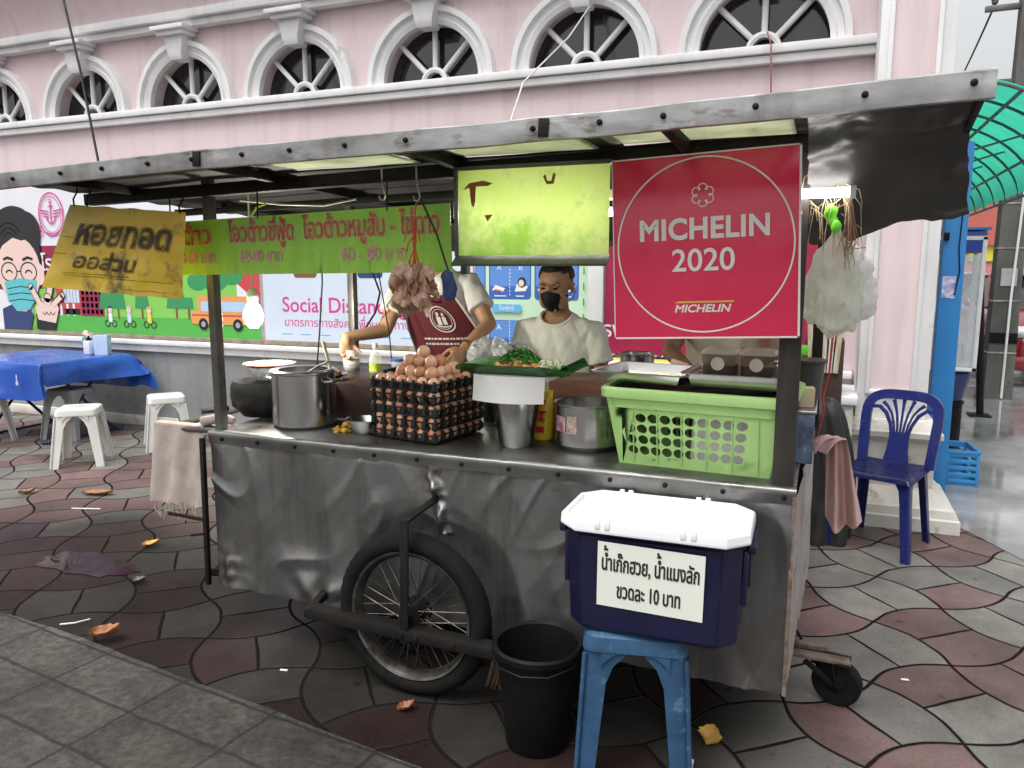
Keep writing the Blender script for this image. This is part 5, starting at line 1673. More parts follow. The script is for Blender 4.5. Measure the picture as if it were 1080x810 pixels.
# ---------------------------------------------------------------- green basket
GBM = mat('green_basket_plastic', (0.36, 0.58, 0.20), (0.32, 0.52, 0.17), scale=3, rough=.4, spots=(0.48, 0.64, 0.36), sscale=26, samt=.64, streak=.12)
BW, BD, BH = .485, .32, .225
bask = thing('laundry_basket', 'light green plastic basket with rows of round holes on the counter front', 'basket', (-.356, 2.622, ZC), rz=radians(-4))
def holed(m_, p00, p10, p11, p01, nx, nz, mx0, mx1, mz0, mz1, rad):
    """wall quad with nx x nz round holes"""
    p00, p10, p11, p01 = map(Vector, (p00, p10, p11, p01))
    Lx, Lz = (p10 - p00).length, (p01 - p00).length
    def S(a_, b_): return p00.lerp(p10, a_).lerp(p01.lerp(p11, a_), b_)
    V = {}
    def vv(a_, b_):
        k = (round(a_, 6), round(b_, 6))
        if k not in V: V[k] = m_.bm.verts.new(S(a_, b_))
        return V[k]
    xs = [0, mx0] + [mx0 + (mx1 - mx0) * (i + 1) / nx for i in range(nx)] + [1]
    zs = [0, mz0] + [mz0 + (mz1 - mz0) * (i + 1) / nz for i in range(nz)] + [1]
    for i in range(len(xs) - 1):
        for j in range(len(zs) - 1):
            x0, x1, z0, z1 = xs[i], xs[i + 1], zs[j], zs[j + 1]
            if 1 <= i <= nx and 1 <= j <= nz:
                cx, cz = (x0 + x1) / 2, (z0 + z1) / 2
                n = 16
                sq = []
                for k in range(n):
                    t_ = 2 * pi * (k + .5) / n - pi
                    c_, s_ = cos(t_), sin(t_)
                    mm = max(abs(c_), abs(s_))
                    sq.append((c_ / mm, s_ / mm))
                ci = [m_.bm.verts.new(S(cx + rad / Lx * cos(2 * pi * (k + .5) / n - pi), cz + rad / Lz * sin(2 * pi * (k + .5) / n - pi))) for k in range(n)]
                so = [m_.bm.verts.new(S(cx + sq[k][0] * (x1 - x0) / 2, cz + sq[k][1] * (z1 - z0) / 2)) for k in range(n)]
                for k in range(n):
                    l_ = (k + 1) % n
                    m_.bm.faces.new((so[k], so[l_], ci[l_], ci[k]))
                # corners of the square
                for k in range(n):
                    l_ = (k + 1) % n
                    if abs(abs(sq[k][0]) - abs(sq[l_][0])) > 1e-6 and abs(abs(sq[k][1]) - abs(sq[l_][1])) > 1e-6:
                        sx_ = 1 if sq[k][0] + sq[l_][0] > 0 else -1; sz_ = 1 if sq[k][1] + sq[l_][1] > 0 else -1
                        cv = m_.bm.verts.new(S(cx + sx_ * (x1 - x0) / 2, cz + sz_ * (z1 - z0) / 2))
                        m_.bm.faces.new((so[k], cv, so[l_]))
            else:
                m_.bm.faces.new((vv(x0, z0), vv(x1, z0), vv(x1, z1), vv(x0, z1)))
q = MB()
b0, b1 = (BW / 2, BD / 2), (BW / 2 + .038, BD / 2 + .035)
def cor(sx_, sy_, top, k=0): 
    bb = b1 if top else b0
    return (sx_ * (bb[0]), sy_ * (bb[1]), BH if top else 0)
holed(q, cor(-1, -1, 0), cor(1, -1, 0), cor(1, -1, 1), cor(-1, -1, 1), 10, 4, .08, .83, .14, .80, .0158)
holed(q, cor(1, 1, 0), cor(-1, 1, 0), cor(-1, 1, 1), cor(1, 1, 1), 10, 4, .08, .83, .14, .80, .0158)
holed(q, cor(1, -1, 0), cor(1, 1, 0), cor(1, 1, 1), cor(1, -1, 1), 5, 4, .14, .86, .14, .80, .0158)
holed(q, cor(-1, 1, 0), cor(-1, -1, 0), cor(-1, -1, 1), cor(-1, 1, 1), 5, 4, .14, .86, .14, .80, .0158)
q.face([cor(-1, -1, 0), cor(-1, 1, 0), cor(1, 1, 0), cor(1, -1, 0)])
bmesh.ops.remove_doubles(q.bm, verts=q.bm.verts[:], dist=2e-5)
es = [e for e in q.bm.edges if len(e.link_faces) == 2 and abs(e.verts[0].co.x) > .2 and e.calc_face_angle(0) > .8 and abs((e.verts[0].co - e.verts[1].co).normalized().z) > .6]
bmesh.ops.solidify(q.bm, geom=q.bm.faces[:], thickness=.003)
q.build('body', GBM, bask, angle=35)
q = MB()
def rimring(ox, z):
    pts = []
    hx, hy, rd = b1[0] + ox, b1[1] + ox, .05
    for cx, cy, a0 in ((hx - rd, hy - rd, 0), (-hx + rd, hy - rd, 90), (-hx + rd, -hy + rd, 180), (hx - rd, -hy + rd, 270)):
        pts += [(cx + rd * cos(radians(a0 + k * 11.25)), cy + rd * sin(radians(a0 + k * 11.25)), z) for k in range(9)]
    return pts
q.rings([rimring(-.012, BH - .03), rimring(.004, BH - .03), rimring(.006, BH - .004), rimring(.016, BH), rimring(.024, BH + .004), rimring(.025, BH + .030), rimring(.020, BH + .036), rimring(.004, BH + .036), rimring(-.004, BH + .02), rimring(-.012, BH - .03)], cap0=False, cap1=False)
q.build('rim', GBM, bask, angle=50)
q = MB()
for k in range(6):
    x = -.19 + k * .0795
    q.box((x, -.1795 + .0, .10), (.003, .003, .18), (.155, 0, 0), 0)
q.build('ribs', GBM, bask)
t = thing('white_parcel', 'white wrapped parcel inside the green basket, seen through its holes', 'parcel', (-.24, 2.62, ZC + .004))
q = MB(); q.box((0, 0, .09), (.27, .24, .17), (0, 0, -.06), .02); q.disp(.006, 9); q.build('parcel', PAPER, t)
t = thing('black_bin_liner', 'black plastic liner stretched over the mouth of the green basket', 'liner', (-.356, 2.622, ZC + BH), rz=radians(-4))
q = MB()
def lin(u, v):
    x, y = (u - .5) * 2 * (b1[0] - .004), (v - .5) * 2 * (b1[1] - .004)
    return (x, y, .030 + .006 * noise.noise(Vector((x * 14, y * 14, 0))) - .02 * (1 - max(abs(u - .5), abs(v - .5)) * 2))
q.grid(lin, 36, 24)
q.build('sheet', mat('black_plastic', (0.02, 0.02, 0.021)), t, angle=180)
def metal_tray(name, lab, loc, sx_, sy_, h, rz_, m_=STAIN, tilt=0):
    t_ = thing(name, lab, 'tray', loc, rot=(0, tilt, rz_))
    g_ = MB()
    def rr_(k, z): return [(x * (sx_ / 2 + k), y * (sy_ / 2 + k), z) for x, y in ((-1, -.86), (-.92, -1), (.92, -1), (1, -.86), (1, .86), (.92, 1), (-.92, 1), (-1, .86))]
    g_.rings([rr_(-.012, 0), rr_(0, h), rr_(.012, h), rr_(.012, h + .003), rr_(-.001, h + .003), rr_(-.013, .003)], cap0=True, cap1=True)
    g_.build('tray', m_, t_, angle=30)
    return t_
metal_tray('steel_tray', 'empty shallow steel tray on the left of the green basket', (-.53, 2.585, 1.150), .31, .28, .030, radians(-8), tilt=.0)
metal_tray('steel_tray', 'steel tray holding two clear sauce tubs on the green basket', (-.235, 2.575, 1.150), .31, .28, .040, radians(-4))
TUB = glass('tub_plastic', (0.25, 0.25, 0.22), .84, .08)
DSA = mat('dark_chilli_sauce', (0.06, 0.022, 0.010), (0.10, 0.04, 0.015), scale=14, rough=.15)
LBL = mat('pale_round_label', (0.62, 0.60, 0.54), (0.5, 0.48, 0.42), scale=25, rough=.5)
for x, lab in ((-.295, 'clear tub of dark sauce with round label, nearer the steel pot'), (-.178, 'clear tub of dark sauce with round label, nearer the dark post')):
    t = thing('sauce_tub', lab, 'tub', (x, 2.53, 1.172), rz=radians(-4), group='clear tubs of dark sauce')
    q = MB()
    def tb(k, z): return [(sx_ * (.052 * k - (.012 if c_ else 0)), sy_ * (.055 * k - (0 if c_ else .012)), z) for sx_, sy_, c_ in ((-1, -1, 0), (-1, -1, 1), (1, -1, 1), (1, -1, 0), (1, 1, 0), (1, 1, 1), (-1, 1, 1), (-1, 1, 0))]
    q.rings([tb(.9, 0), tb(.96, .04), tb(1, .078), tb(1.0, .079)], cap1=False); q.build('tub', TUB, t, angle=30)
    q = MB(); q.rings([tb(1.05, .0795), tb(1.05, .084), tb(.97, .092), tb(.5, .097)]); q.build('lid', translucent('milky_lid', (0.72, 0.73, 0.62), .4, .25, .6), t, angle=30)
    q = MB(); q.rings([tb(.88, .003), tb(.935, .035), tb(.93, .045)]); q.build('sauce', DSA, t, angle=30)
    q = MB(); q.lathe([(.0001, -.0565), (.021, -.0565), (.021, -.055)], (0, 0, .05), 24, 'Y'); q.build('label', LBL, t)

# right end of the counter
BCR = mat('blue_patterned_crate', (0.14, 0.19, 0.32), (0.04, 0.05, 0.09), scale=22, rough=.4, spots=(0.4, 0.42, 0.46), sscale=20, samt=.6)
t = thing('blue_box', 'small blue patterned box on the right end of the counter', 'box', (-.055, 2.86, ZC))
q = MB(); q.box((0, 0, .085), (.10, .36, .17), None, .006); q.build('box', BCR, t)
q = MB(); q.box((0, 0, .176), (.112, .37, .012), None, .004); q.build('lid', STAIN, t)
t = thing('dark_pot', 'dark metal pot on the blue patterned box beside the post', 'pot', (-.045, 2.93, ZC + .183))
q = MB(); q.lathe([(.0001, 0), (.05, 0), (.056, .01), (.064, .13), (.072, .134), (.072, .142), (.0001, .145)], seg=28); q.build('body', mat('dark_pot_metal', (0.09, 0.088, 0.085), (0.05, 0.05, 0.05), rough=.4, metal=.6), t)
t = thing('pink_packet', 'small pink and green packet leaning on the dark pot', 'packet', (-.035, 2.74, ZC + .183))
q = MB(); q.box((0, 0, .035), (.05, .03, .07), (.1, 0, .2), .006); q.build('packet', mat('pink_packet', (0.75, 0.33, 0.36), (0.4, 0.6, 0.25), scale=12, rough=.4), t)
t = thing('lime_box', 'small bright lime green box on top of the dark pot', 'box', (-.075, 3.02, ZC + .33))
q = MB(); q.box((0, 0, .018), (.07, .07, .034), None, .006); q.build('box', mat('lime_plastic', (0.18, 0.75, 0.04), (0.16, 0.68, 0.04), rough=.35), t)

# ---------------------------------------------------------------- cloths
def cloth_mat(n, c1, c2, sp):
    return mat(n, c1, c2, scale=7, rough=.9, bump=.3, bscale=140, spots=sp, sscale=6, samt=.6)
t = thing('draped_towel', 'dirty beige towel draped over the push bar at the left end', 'towel', (-2.56, 2.50, .84))
q = MB()
def tow(u, v):
    x = (u - .5) * .27 + .006 * noise.noise(Vector((u * 4, v * 4, 0))) + .03 * (u - .5) * max(0, v - .1)
    s = (v - .22) / .78
    k = .012 * sin(u * 15 + s * 1.2) + .010 * noise.noise(Vector((u * 5, v * 4, 2)))
    if v < .22:
        a_ = v / .22
        return (x, .035 - .05 * a_ + .06 * (1 - a_) ** 1, .012 + .010 * sin(a_ * pi) - .05 * (1 - a_) ** 2)
    return (x + .02 * s * (u - .6), -.018 - k * min(1, s * 3) - .02 * s, .012 - .355 * s - .03 * s * noise.noise(Vector((u * 6, 1, 1))))
q.grid(tow, 40, 50); q.build('cloth', cloth_mat('beige_towel', (0.46, 0.39, 0.35), (0.36, 0.30, 0.27), (0.20, 0.16, 0.14)), t, angle=180)
q = MB(); q.tube([(.12, .0, .03), (.2, .005, .05), (.285, -.02, .055), (.31, -.02, .05)], [.022, .02, .022, .016], 10, sy=.7); q.build('rolled_end', MATS['beige_towel'], t)
q = MB()
for k in range(14):
    x = -.13 + k * .018
    q.tube([(x, -.04, -.33), (x + rnd.uniform(-.02, .02), -.045, -.37), (x + rnd.uniform(-.03, .03), -.04, -.37 - rnd.uniform(.0, .05))], .0022, 5)
q.build('fringe', MATS['beige_towel'], t)
t = thing('pink_cloth', 'pale pink cloth hanging off the right end of the cart', 'cloth', (.035, 2.80, .955))
q = MB()
def pc(u, v):
    return (.0 + .115 * u * (.55 + .45 * v) + .012 * v, .03 * sin(u * 11 + v * 1.5) * (.4 + v) - .05 * u , -.30 * v + .012 * noise.noise(Vector((u * 6, v * 3, 2))) - .03 * v * sin(u * 4))
q.grid(pc, 30, 30)
def pc2(u, v): 
    p_ = Vector(pc(u, 0)); return (p_.x - .06 * v, p_.y + .0, p_.z + .02 * sin(v * 3) - .06 * v)
q.grid(pc2, 30, 5)
q.build('cloth', cloth_mat('pink_rag', (0.62, 0.40, 0.37), (0.52, 0.32, 0.29), (0.38, 0.22, 0.2)), t, angle=180)

# hanging plastic bags, straw and red string at the right end
BAG = translucent('milky_plastic_bag', (0.86, 0.88, 0.78), .55, .18, .80, (0.78, 0.80, 0.70), 9.0)
def crumple_bag(name, lab, loc, rx_, ry_, hz_, seed, m_, grp=None):
    t_ = thing(name, lab, 'bag', loc, group=grp)
    g_ = MB()
    rr_ = random.Random(seed)
    prof = [(.06, .5), (.10, .47), (.25, .42), (.62, .28), (.9, .05), (1.0, -.15), (.95, -.34), (.8, -.44), (.4, -.5), (.001, -.51)]
    g_.lathe([(r, z) for r, z in prof], seg=40, sx=1, sy=1)
    bmesh.ops.subdivide_edges(g_.bm, edges=g_.bm.edges[:], cuts=3, use_grid_fill=True)
    for v in g_.bm.verts: v.co = Vector((v.co.x * rx_, v.co.y * ry_, v.co.z * hz_))
    g_.bm.normal_update()
    for v in g_.bm.verts:
        c = v.co * 11 + Vector((seed, 0, 0))
        v.co += v.normal * (.045 * (abs(noise.noise(c)) - .25) + .022 * abs(noise.noise(c * 2.7)) + .009 * abs(noise.noise(c * 6.1)))
        v.co.x += .02 * (-v.co.z / hz_) * noise.noise(Vector((v.co.z * 9, seed, 1)))
    g_.build('bag', m_, t_, angle=180)
    g2 = MB(); g2.tube([(0, 0, hz_ * .48), (.004, 0, hz_ * .5 + .04), (0, .01, hz_ * .5 + .12)], [.006, .004, .003], 6); g2.build('tied_handle', m_, t_)
    return t_
G_ = 'plastic bags hanging at the right end of the cart'
crumple_bag('plastic_bag', 'milky yellowish plastic bag hanging beside the red sign, largest of the bunch', (.020, 2.45, 1.485), .082, .055, .32, 3, BAG, G_)
crumple_bag('plastic_bag', 'white plastic bag hanging outermost behind the red string', (.088, 2.55, 1.475), .055, .045, .25, 9, translucent('white_plastic_bag', (0.88, 0.88, 0.88), .55, .18, .75, (0.82, 0.82, 0.82), 9.0), G_)
t = thing('lime_ribbon', 'bright lime green plastic strip knotted above the hanging bags', 'ribbon', (.006, 2.375, 1.648))
q = MB(); q.ell((0, 0, .02), (.018, .012, .03), 12, 9); q.ell((.014, 0, -.012), (.014, .01, .02), 10, 8); q.disp(.012, 40); q.build('ribbon', MATS['lime_plastic'], t)
STRAW = mat('dry_straw', (0.50, 0.42, 0.28), (0.34, 0.25, 0.14), scale=30, rough=.6)
t = thing('straw_bundle', 'loose tuft of dry straw and raffia hanging by the tube lamp', 'straw', (.0, 2.40, 1.70))
q = MB(); rr = random.Random(12)
for k in range(48):
    x, y, z = rr.uniform(-.07, .07), rr.uniform(-.03, .03), rr.uniform(-.03, .12)
    l_ = rr.uniform(.03, .17); dx, dy = rr.gauss(0, .045), rr.uniform(-.03, .03)
    q.tube([(x, y, z), (x + dx * .8, y + dy, z - l_ * .3), (x + dx, y + dy * 1.2, z - l_)], [.0014, .0012, .0008], 4)
q.build('stalks', STRAW, t)
t = thing('raffia_tail', 'long brown raffia strands hanging down beside the bags', 'straw', (.045, 2.40, 1.72))
q = MB()
for k in range(16):
    x = rr.uniform(-.012, .012); y = rr.uniform(-.01, .01)
    q.tube([(x - .02, y, .03), (x, y, 0), (x + .012, y - .004, -.07), (x + .012 + rr.uniform(-.014, .014), y, -.12), (x + .01 + rr.uniform(-.02, .02), y, -.14 - rr.uniform(0, .07))], [.002, .002, .0018, .0015, .0008], 5)
q.build('strands', mat('brown_raffia', (0.34, 0.22, 0.14), (0.22, 0.12, 0.07), scale=30, rough=.6), t)
t = thing('red_string', 'long red plastic string running from the bags down to the pink cloth', 'string', (.052, 2.5, 1.60))
q = MB(); q.tube([(0, -.05, .05), (.002, -.03, 0), (-.008, .06, -.14), (-.018, .12, -.28), (-.022, .16, -.42), (-.036, .20, -.50), (-.03, .22, -.55), (-.044, .26, -.64)], [.003, .004, .003, .0042, .003, .004, .003, .003], 6); q.tube([(0, 0, -.02), (.03, 0, -.022), (.055, 0, -.02)], .0018, 5); q.build('string', REDS, t)
# ================================================================== plastic stools
def stool_parts(root, m, W=.29, H=.455, splay=.045, seat=.285):
    """square moulded stool: seat with slots, four folded legs, apron arches"""
    def rsq(h, rd, z, n=5):
        pts = []
        for cx, cy, a0 in ((h - rd, h - rd, 0), (-h + rd, h - rd, 90), (-h + rd, -h + rd, 180), (h - rd, -h + rd, 270)):
            pts += [(cx + rd * cos(radians(a0 + k * 90 / n)), cy + rd * sin(radians(a0 + k * 90 / n)), z) for k in range(n + 1)]
        return pts
    q = MB()
    h = seat / 2
    q.rings([rsq(h + .006, .04, H - .05), rsq(h + .004, .04, H - .03), rsq(h, .042, H - .008), rsq(h - .01, .04, H), rsq(h - .04, .03, H + .001), rsq(.03, .02, H - .002)], cap0=True)
    for k in range(7):
        q.box((-.06 + k * .02, 0, H - .0005), (.006, .12, .004), None, 0)
    s = q.build('seat', m, root, angle=40)
    for sx_, sy_ in ((-1, -1), (1, -1), (1, 1), (-1, 1)):
        q = MB()
        rings = []
        for k in range(9):
            f = k / 8
            z = (H - .045) * (1 - f)
            o_ = h - .006 + splay * f
            wl = .070 - .020 * f + (.06 * (1 - f * 4) ** 2 if f < .25 else 0)
            t_ = .006
            # L section wrapped round the corner, with a rounded corner
            pts = [(o_ - wl, o_), (o_ - .016, o_), (o_ - .004, o_ - .004), (o_, o_ - .016), (o_, o_ - wl), (o_ - t_, o_ - wl), (o_ - t_ - .006, o_ - .022), (o_ - .022, o_ - t_ - .006), (o_ - wl, o_ - t_)]
            rings.append([(sx_ * a_, sy_ * b_, z) for a_, b_ in pts])
        q.rings(rings)
        # raised rib down the corner
        q.tube([(sx_ * (h - .003), sy_ * (h - .003), H - .06), (sx_ * (h - .003 + splay), sy_ * (h - .003 + splay), .004)], .007, 8)
        q.build('leg', m, root, angle=40)
    for r in range(4):
        q = MB()
        R4 = Matrix.Rotation(r * pi / 2, 4, 'Z')
        top, bot = [], []
        for k in range(13):
            x = -(h - .05) + (2 * h - .1) * k / 12
            d = .022 + .05 * abs(2 * k / 12 - 1) ** 3
            top.append(R4 @ Vector((x, -h - .003, H - .045))); bot.append(R4 @ Vector((x, -h - .004, H - .045 - d + .02)))
        q.rings([[a_, b_, b_ + R4.to_3x3() @ Vector((0, .005, 0)), a_ + R4.to_3x3() @ Vector((0, .005, 0))] for a_, b_ in zip(top, bot)])
        q.build('apron', m, root, angle=40)

WSTOOL = mat('white_stool_plastic', (0.66, 0.66, 0.64), (0.56, 0.56, 0.53), scale=5, rough=.4, spots=(0.30, 0.28, 0.25), sscale=9, samt=.66)
BSTOOL = mat('blue_stool_plastic', (0.022, 0.078, 0.165), (0.014, 0.05, 0.11), scale=8, rough=.55, spots=(0.10, 0.19, 0.30), sscale=16, samt=.57, streak=.35, bump=.1, bscale=60)
GSTOOL = mat('grey_stool_plastic', (0.30, 0.31, 0.32), (0.24, 0.25, 0.26), scale=6, rough=.45, spots=(0.14, 0.14, 0.14), sscale=9, samt=.64)
t = thing('plastic_stool', 'blue scuffed plastic stool carrying the drinks cooler', 'stool', (-.478, 2.205, 0.0), rz=radians(12))
stool_parts(t, BSTOOL, H=.468, seat=.298, splay=.022)
G_ = 'plastic stools around the blue covered table'
for x, y, rz_, m, lab in ((-5.36, 4.22, radians(38), WSTOOL, 'white plastic stool in front of the blue covered table'),
                          (-5.17, 4.90, radians(50), WSTOOL, 'white plastic stool between the blue covered table and the cart towel'),
                          (-6.75, 4.36, radians(20), WSTOOL, 'white plastic stool cut by the left edge, under the hanging blue cloth'),
                          (-6.29, 4.88, radians(10), GSTOOL, 'grey plastic stool behind the table, seen under the blue cloth')):
    t = thing('plastic_stool', lab, 'stool', (x, y, 0), rz=rz_, group=G_)
    stool_parts(t, m, H=.45)

# ================================================================== drinks cooler on the blue stool
COOL = mat('navy_cooler_plastic', (0.005, 0.006, 0.036), (0.004, 0.0045, 0.028), scale=4, rough=.36, bump=.04, bscale=60, spots=(0.035, 0.035, 0.085), sscale=26, samt=.66, streak=.2)
LIDW = mat('white_cooler_lid', (0.80, 0.80, 0.82), (0.75, 0.75, 0.78), scale=3, rough=.35, spots=(.55, .55, .56), sscale=24, samt=.70)
t = thing('drinks_cooler', 'navy blue drinks cooler with white lid and a Thai price label', 'cooler', (-.416, 2.185, .4705), rz=radians(1.0))
def cor8(hx, hy, c, z):
    pts = []
    for (x, y) in ((hx - c, hy), (-hx + c, hy), (-hx, hy - c), (-hx, -hy + c), (-hx + c, -hy), (hx - c, -hy), (hx, -hy + c), (hx, hy - c)):
        pts.append((x, y, z))
    return pts
q = MB()
q.rings([cor8(.233, .122, .05, 0), cor8(.243, .133, .05, .012), cor8(.248, .140, .05, .20), cor8(.250, .142, .05, .295), cor8(.262, .152, .055, .300), cor8(.262, .152, .055, .318)])
b_ = q.build('body', COOL, t, angle=25); md = b_.modifiers.new('bevel', 'BEVEL'); md.width = .012; md.segments = 3; md.limit_method = 'ANGLE'; md.angle_limit = radians(20)
q = MB()
q.rings([cor8(.268, .158, .058, .306), cor8(.270, .160, .058, .312), cor8(.268, .158, .058, .338), cor8(.263, .153, .056, .344), cor8(.254, .144, .052, .344), cor8(.248, .138, .05, .330), cor8(.05, .03, .01, .331)])
l_ = q.build('lid', LIDW, t, angle=30); md = l_.modifiers.new('bevel', 'BEVEL'); md.width = .006; md.segments = 3; md.limit_method = 'ANGLE'; md.angle_limit = radians(20)
q = MB()
for x in (-.13, .11):
    for y, sg_ in ((-.156, -1), (.156, 1)):
        for dx in (-.014, .014):
            q.box((x + dx, y, .335), (.016, .012, .030), None, .003)
q.build('lid_clips', LIDW, l_)
for s in (-1, 1):
    q = MB(); q.box((s * .272, 0, .285), (.022, .15, .03), None, .006); q.box((s * .256, -.07, .20), (.014, .02, .16), None, .004); q.box((s * .256, .07, .20), (.014, .02, .16), None, .004); q.build('handle', COOL, t)
q = MB()
LR = Matrix.Rotation(radians(1.2), 4, 'Y')
def lp(x, z, d=0): 
    v = LR @ Vector((x, 0, z)); 
    zz = v.z + .183
    return (v.x + .005, -.1215 - .0345 * max(0, min(1, zz / .29)) ** .5 * .72 - .0045 - d, zz)
q.grid(lambda u, v: lp(-.150 + .30 * u, -.098 + .196 * v), 2, 8)
q.build('label', mat('cream_label', (0.74, 0.76, 0.68), (0.69, 0.71, 0.63), scale=3, rough=.4, spots=(0.5, 0.5, 0.45), sscale=14, samt=.70), t)
q = MB(); q.recalc = False
text_into(q, 'น้ำเก๊กฮวย, น้ำแมงลัก', lambda a_, b_, l_: lp(a_, b_ + .014, .0012 + .0003 * l_), .066, bold=.017, width=.272)
text_into(q, 'ขวดละ 10 บาท', lambda a_, b_, l_: lp(a_ - .002, b_ - .066, .0012 + .0003 * l_), .064, bold=.017, width=.178)
q.build('lettering', mat('print_black', (0.02, 0.02, 0.02), rough=.5), t, smooth=False)

# black bucket and broom by the wheel
BLK = mat('black_plastic', (0.02, 0.02, 0.021))
t = thing('black_bucket', 'open black plastic bucket on the ground between wheel and blue stool', 'bucket', (-.785, 2.165, 0))
q = MB(); q.lathe([(.0001, .0), (.098, 0), (.102, .006), (.132, .32), (.145, .322), (.147, .34), (.141, .348), (.130, .340), (.097, .012), (.0001, .01)], seg=44); q.build('bucket', BLK, t)
q = MB(); q.tube([(-.146, 0, .325), (-.135, -.06, .308), (-.08, -.128, .30), (0, -.15, .298), (.08, -.128, .30), (.135, -.06, .308), (.146, 0, .325)], .003, 6); q.build('bail_handle', BLK, t)
t = thing('floor_broom', 'short bristled broom head lying under the cart beside the tyre', 'broom', (-.955, 2.43, 0))
q = MB()
for k in range(70):
    x = -.10 + .2 * rnd.random(); y = rnd.uniform(-.02, .02)
    q.tube([(x, y, .12), (x * 1.12, y - .01, .05), (x * 1.2, y - .03, .004)], [.002, .002, .001], 4)
q.build('bristles', mat('bristle', (0.22, 0.15, 0.10), (0.14, 0.09, 0.06), scale=30, rough=.7), t)
q = MB(); q.box((0, 0, .135), (.22, .05, .035), None, .008); q.build('head', BLK, t)
q = MB(); q.tube([(0, 0, .145), (.25, .45, .24)], .011, 8); q.build('stick', mat('pale_wood', (0.45, 0.40, 0.24)), t)

# ================================================================== table with blue cloth
TBL = mat('blue_oilcloth', (0.018, 0.085, 0.42), (0.014, 0.07, 0.36), scale=3, rough=.26, bump=.05, bscale=30, spots=(0.03, 0.13, 0.5), sscale=9, samt=.64)
TC = Vector((-6.60, 4.90, 0)); TU = radians(0)
t = thing('folding_table', 'folding table with blue steel legs under a blue cloth', 'table', tuple(TC), rz=TU)
HX, HY, TZ_ = .55, .45, .722
q = MB(); q.box((0, 0, TZ_ - .016), (HX * 2 - .02, HY * 2 - .02, .022), None, .004); q.build('tabletop', mat('grey_board', (0.35, 0.35, 0.35)), t)
LEGB = mat('blue_leg_steel', (0.02, 0.035, 0.11), (0.03, 0.045, 0.10), scale=9, rough=.4, metal=.3)
for s in (-1, 1):
    for d in (-1, 1):
        q = MB()
        q.tube([(s * .42, d * .30, TZ_ - .03), (s * .42, -d * .28, .06), (s * .42, -d * .36, .014)], .014, 10); q.build('leg', LEGB, t)
    q = MB(); q.tube([(s * .42 - .05, -.38, .013), (s * .42, -.34, .016), (s * .42, .34, .016), (s * .42 + .05, .38, .013)], .012, 8); q.build('foot_bar', LEGB, t)
q = MB(); q.tube([(-.42, .0, .37), (.42, .0, .37)], .009, 8); q.build('stretcher', LEGB, t)
t = thing('blue_tablecloth', 'shiny blue oilcloth draped over the folding table', 'tablecloth', tuple(TC), rz=TU)
q = MB()
def clo(u, v):
    x, y = (u - .5) * 2 * (HX + .20), (v - .5) * 2 * (HY + .33)
    dx, dy = max(0, abs(x) - HX), max(0, abs(y) - HY)
    d = max(dx, dy) if dx * dy == 0 else sqrt(dx * dx + dy * dy) * .92
    px = max(-HX, min(HX, x)); py = max(-HY, min(HY, y))
    lf_ = 1.0
    fl = min(1, d / .06)
    wob = .018 * sin(x * 13 + y * 4) + .016 * noise.noise(Vector((x * 5, y * 5, 2)))
    ox = (.012 + wob) * fl + .05 * (dy * 4 if dx > 0 else 0) * fl
    sx_, sy_ = (1 if x > 0 else -1), (1 if y > 0 else -1)
    if dx > 0: px += sx_ * (ox + (.9 * dx * max(0, min(1, (y + .1) / .5)) if sx_ > 0 else 0))
    if dy > 0: py += sy_ * ((.012 + .014 * noise.noise(Vector((x * 6, 3, y))) + .012 * sin(x * 11)) * fl + .05 * (dx * 4 if dx > 0 else 0) * fl)
    z = TZ_ + .004 - d * .98 + (.004 * noise.noise(Vector((x * 4, y * 4, 7))) if d == 0 else 0)
    if x > HX - .1 and dy > 0 and sy_ < 0: z += .06 * (x - HX + .1) / .3
    return (px, py, z)
q.grid(clo, 80, 70); q.build('cloth', TBL, t, angle=180)
q = MB()
for k, (z, r) in enumerate(((.60, .018), (.555, .012))):
    q.box((HX - .25, -HY - .05, z), (.012 if k == 0 else .03, .003, .06 if k == 0 else .03), (0, 0, 0), 0)
q.build('printed_mark', mat('pale_print', (0.55, 0.6, 0.75)), t)
def ontable(u, v): 
    c, s = cos(TU), sin(TU)
    return (TC.x + u * c - v * s, TC.y + u * s + v * c)
x, y = ontable(.20, .30)
t = thing('tissue_cup', 'tall teal cup with pink tissue on the blue table', 'cup', (x, y, TZ_ + .006))
q = MB(); q.lathe([(.0001, 0), (.045, 0), (.055, .15), (.052, .15), (.043, .005)], seg=26); q.build('cup', mat('teal_plastic', (0.16, 0.52, 0.50), rough=.35), t)
q = MB(); q.ell((0, 0, .16), (.045, .04, .05), 14, 10); q.disp(.03, 30); q.build('tissue', mat('pink_tissue', (0.75, 0.55, 0.52), rough=.8), t)
x, y = ontable(.30, .22)
t = thing('sauce_caddy', 'white plastic condiment bottle with dark cap on the blue table', 'bottle', (x, y, TZ_ + .006))
q = MB(); q.box((0, 0, .065), (.085, .07, .13), None, .012); q.build('bottle', mat('white_plastic', (0.72, 0.74, 0.76), rough=.3), t)
q = MB(); q.lathe([(.022, .128), (.022, .15), (.010, .155), (.008, .175), (.0001, .176)], seg=16); q.build('cap', BLK, t)
x, y = ontable(.41, .27)
t = thing('napkin_box', 'pale blue plastic napkin box standing on the blue table', 'napkin box', (x, y, TZ_ + .006), rz=.5)
q = MB(); q.rings([[(sx_ * k, sy_ * k * .8, z) for sx_, sy_ in ((-.06, -.06), (.06, -.06), (.06, .06), (-.06, .06))] for k, z in ((.95, 0), (1.05, .17), (1.0, .18))]); b_ = q.build('box', mat('pale_blue_plastic', (0.50, 0.62, 0.80), (0.45, 0.57, 0.76), rough=.3), t, angle=30)

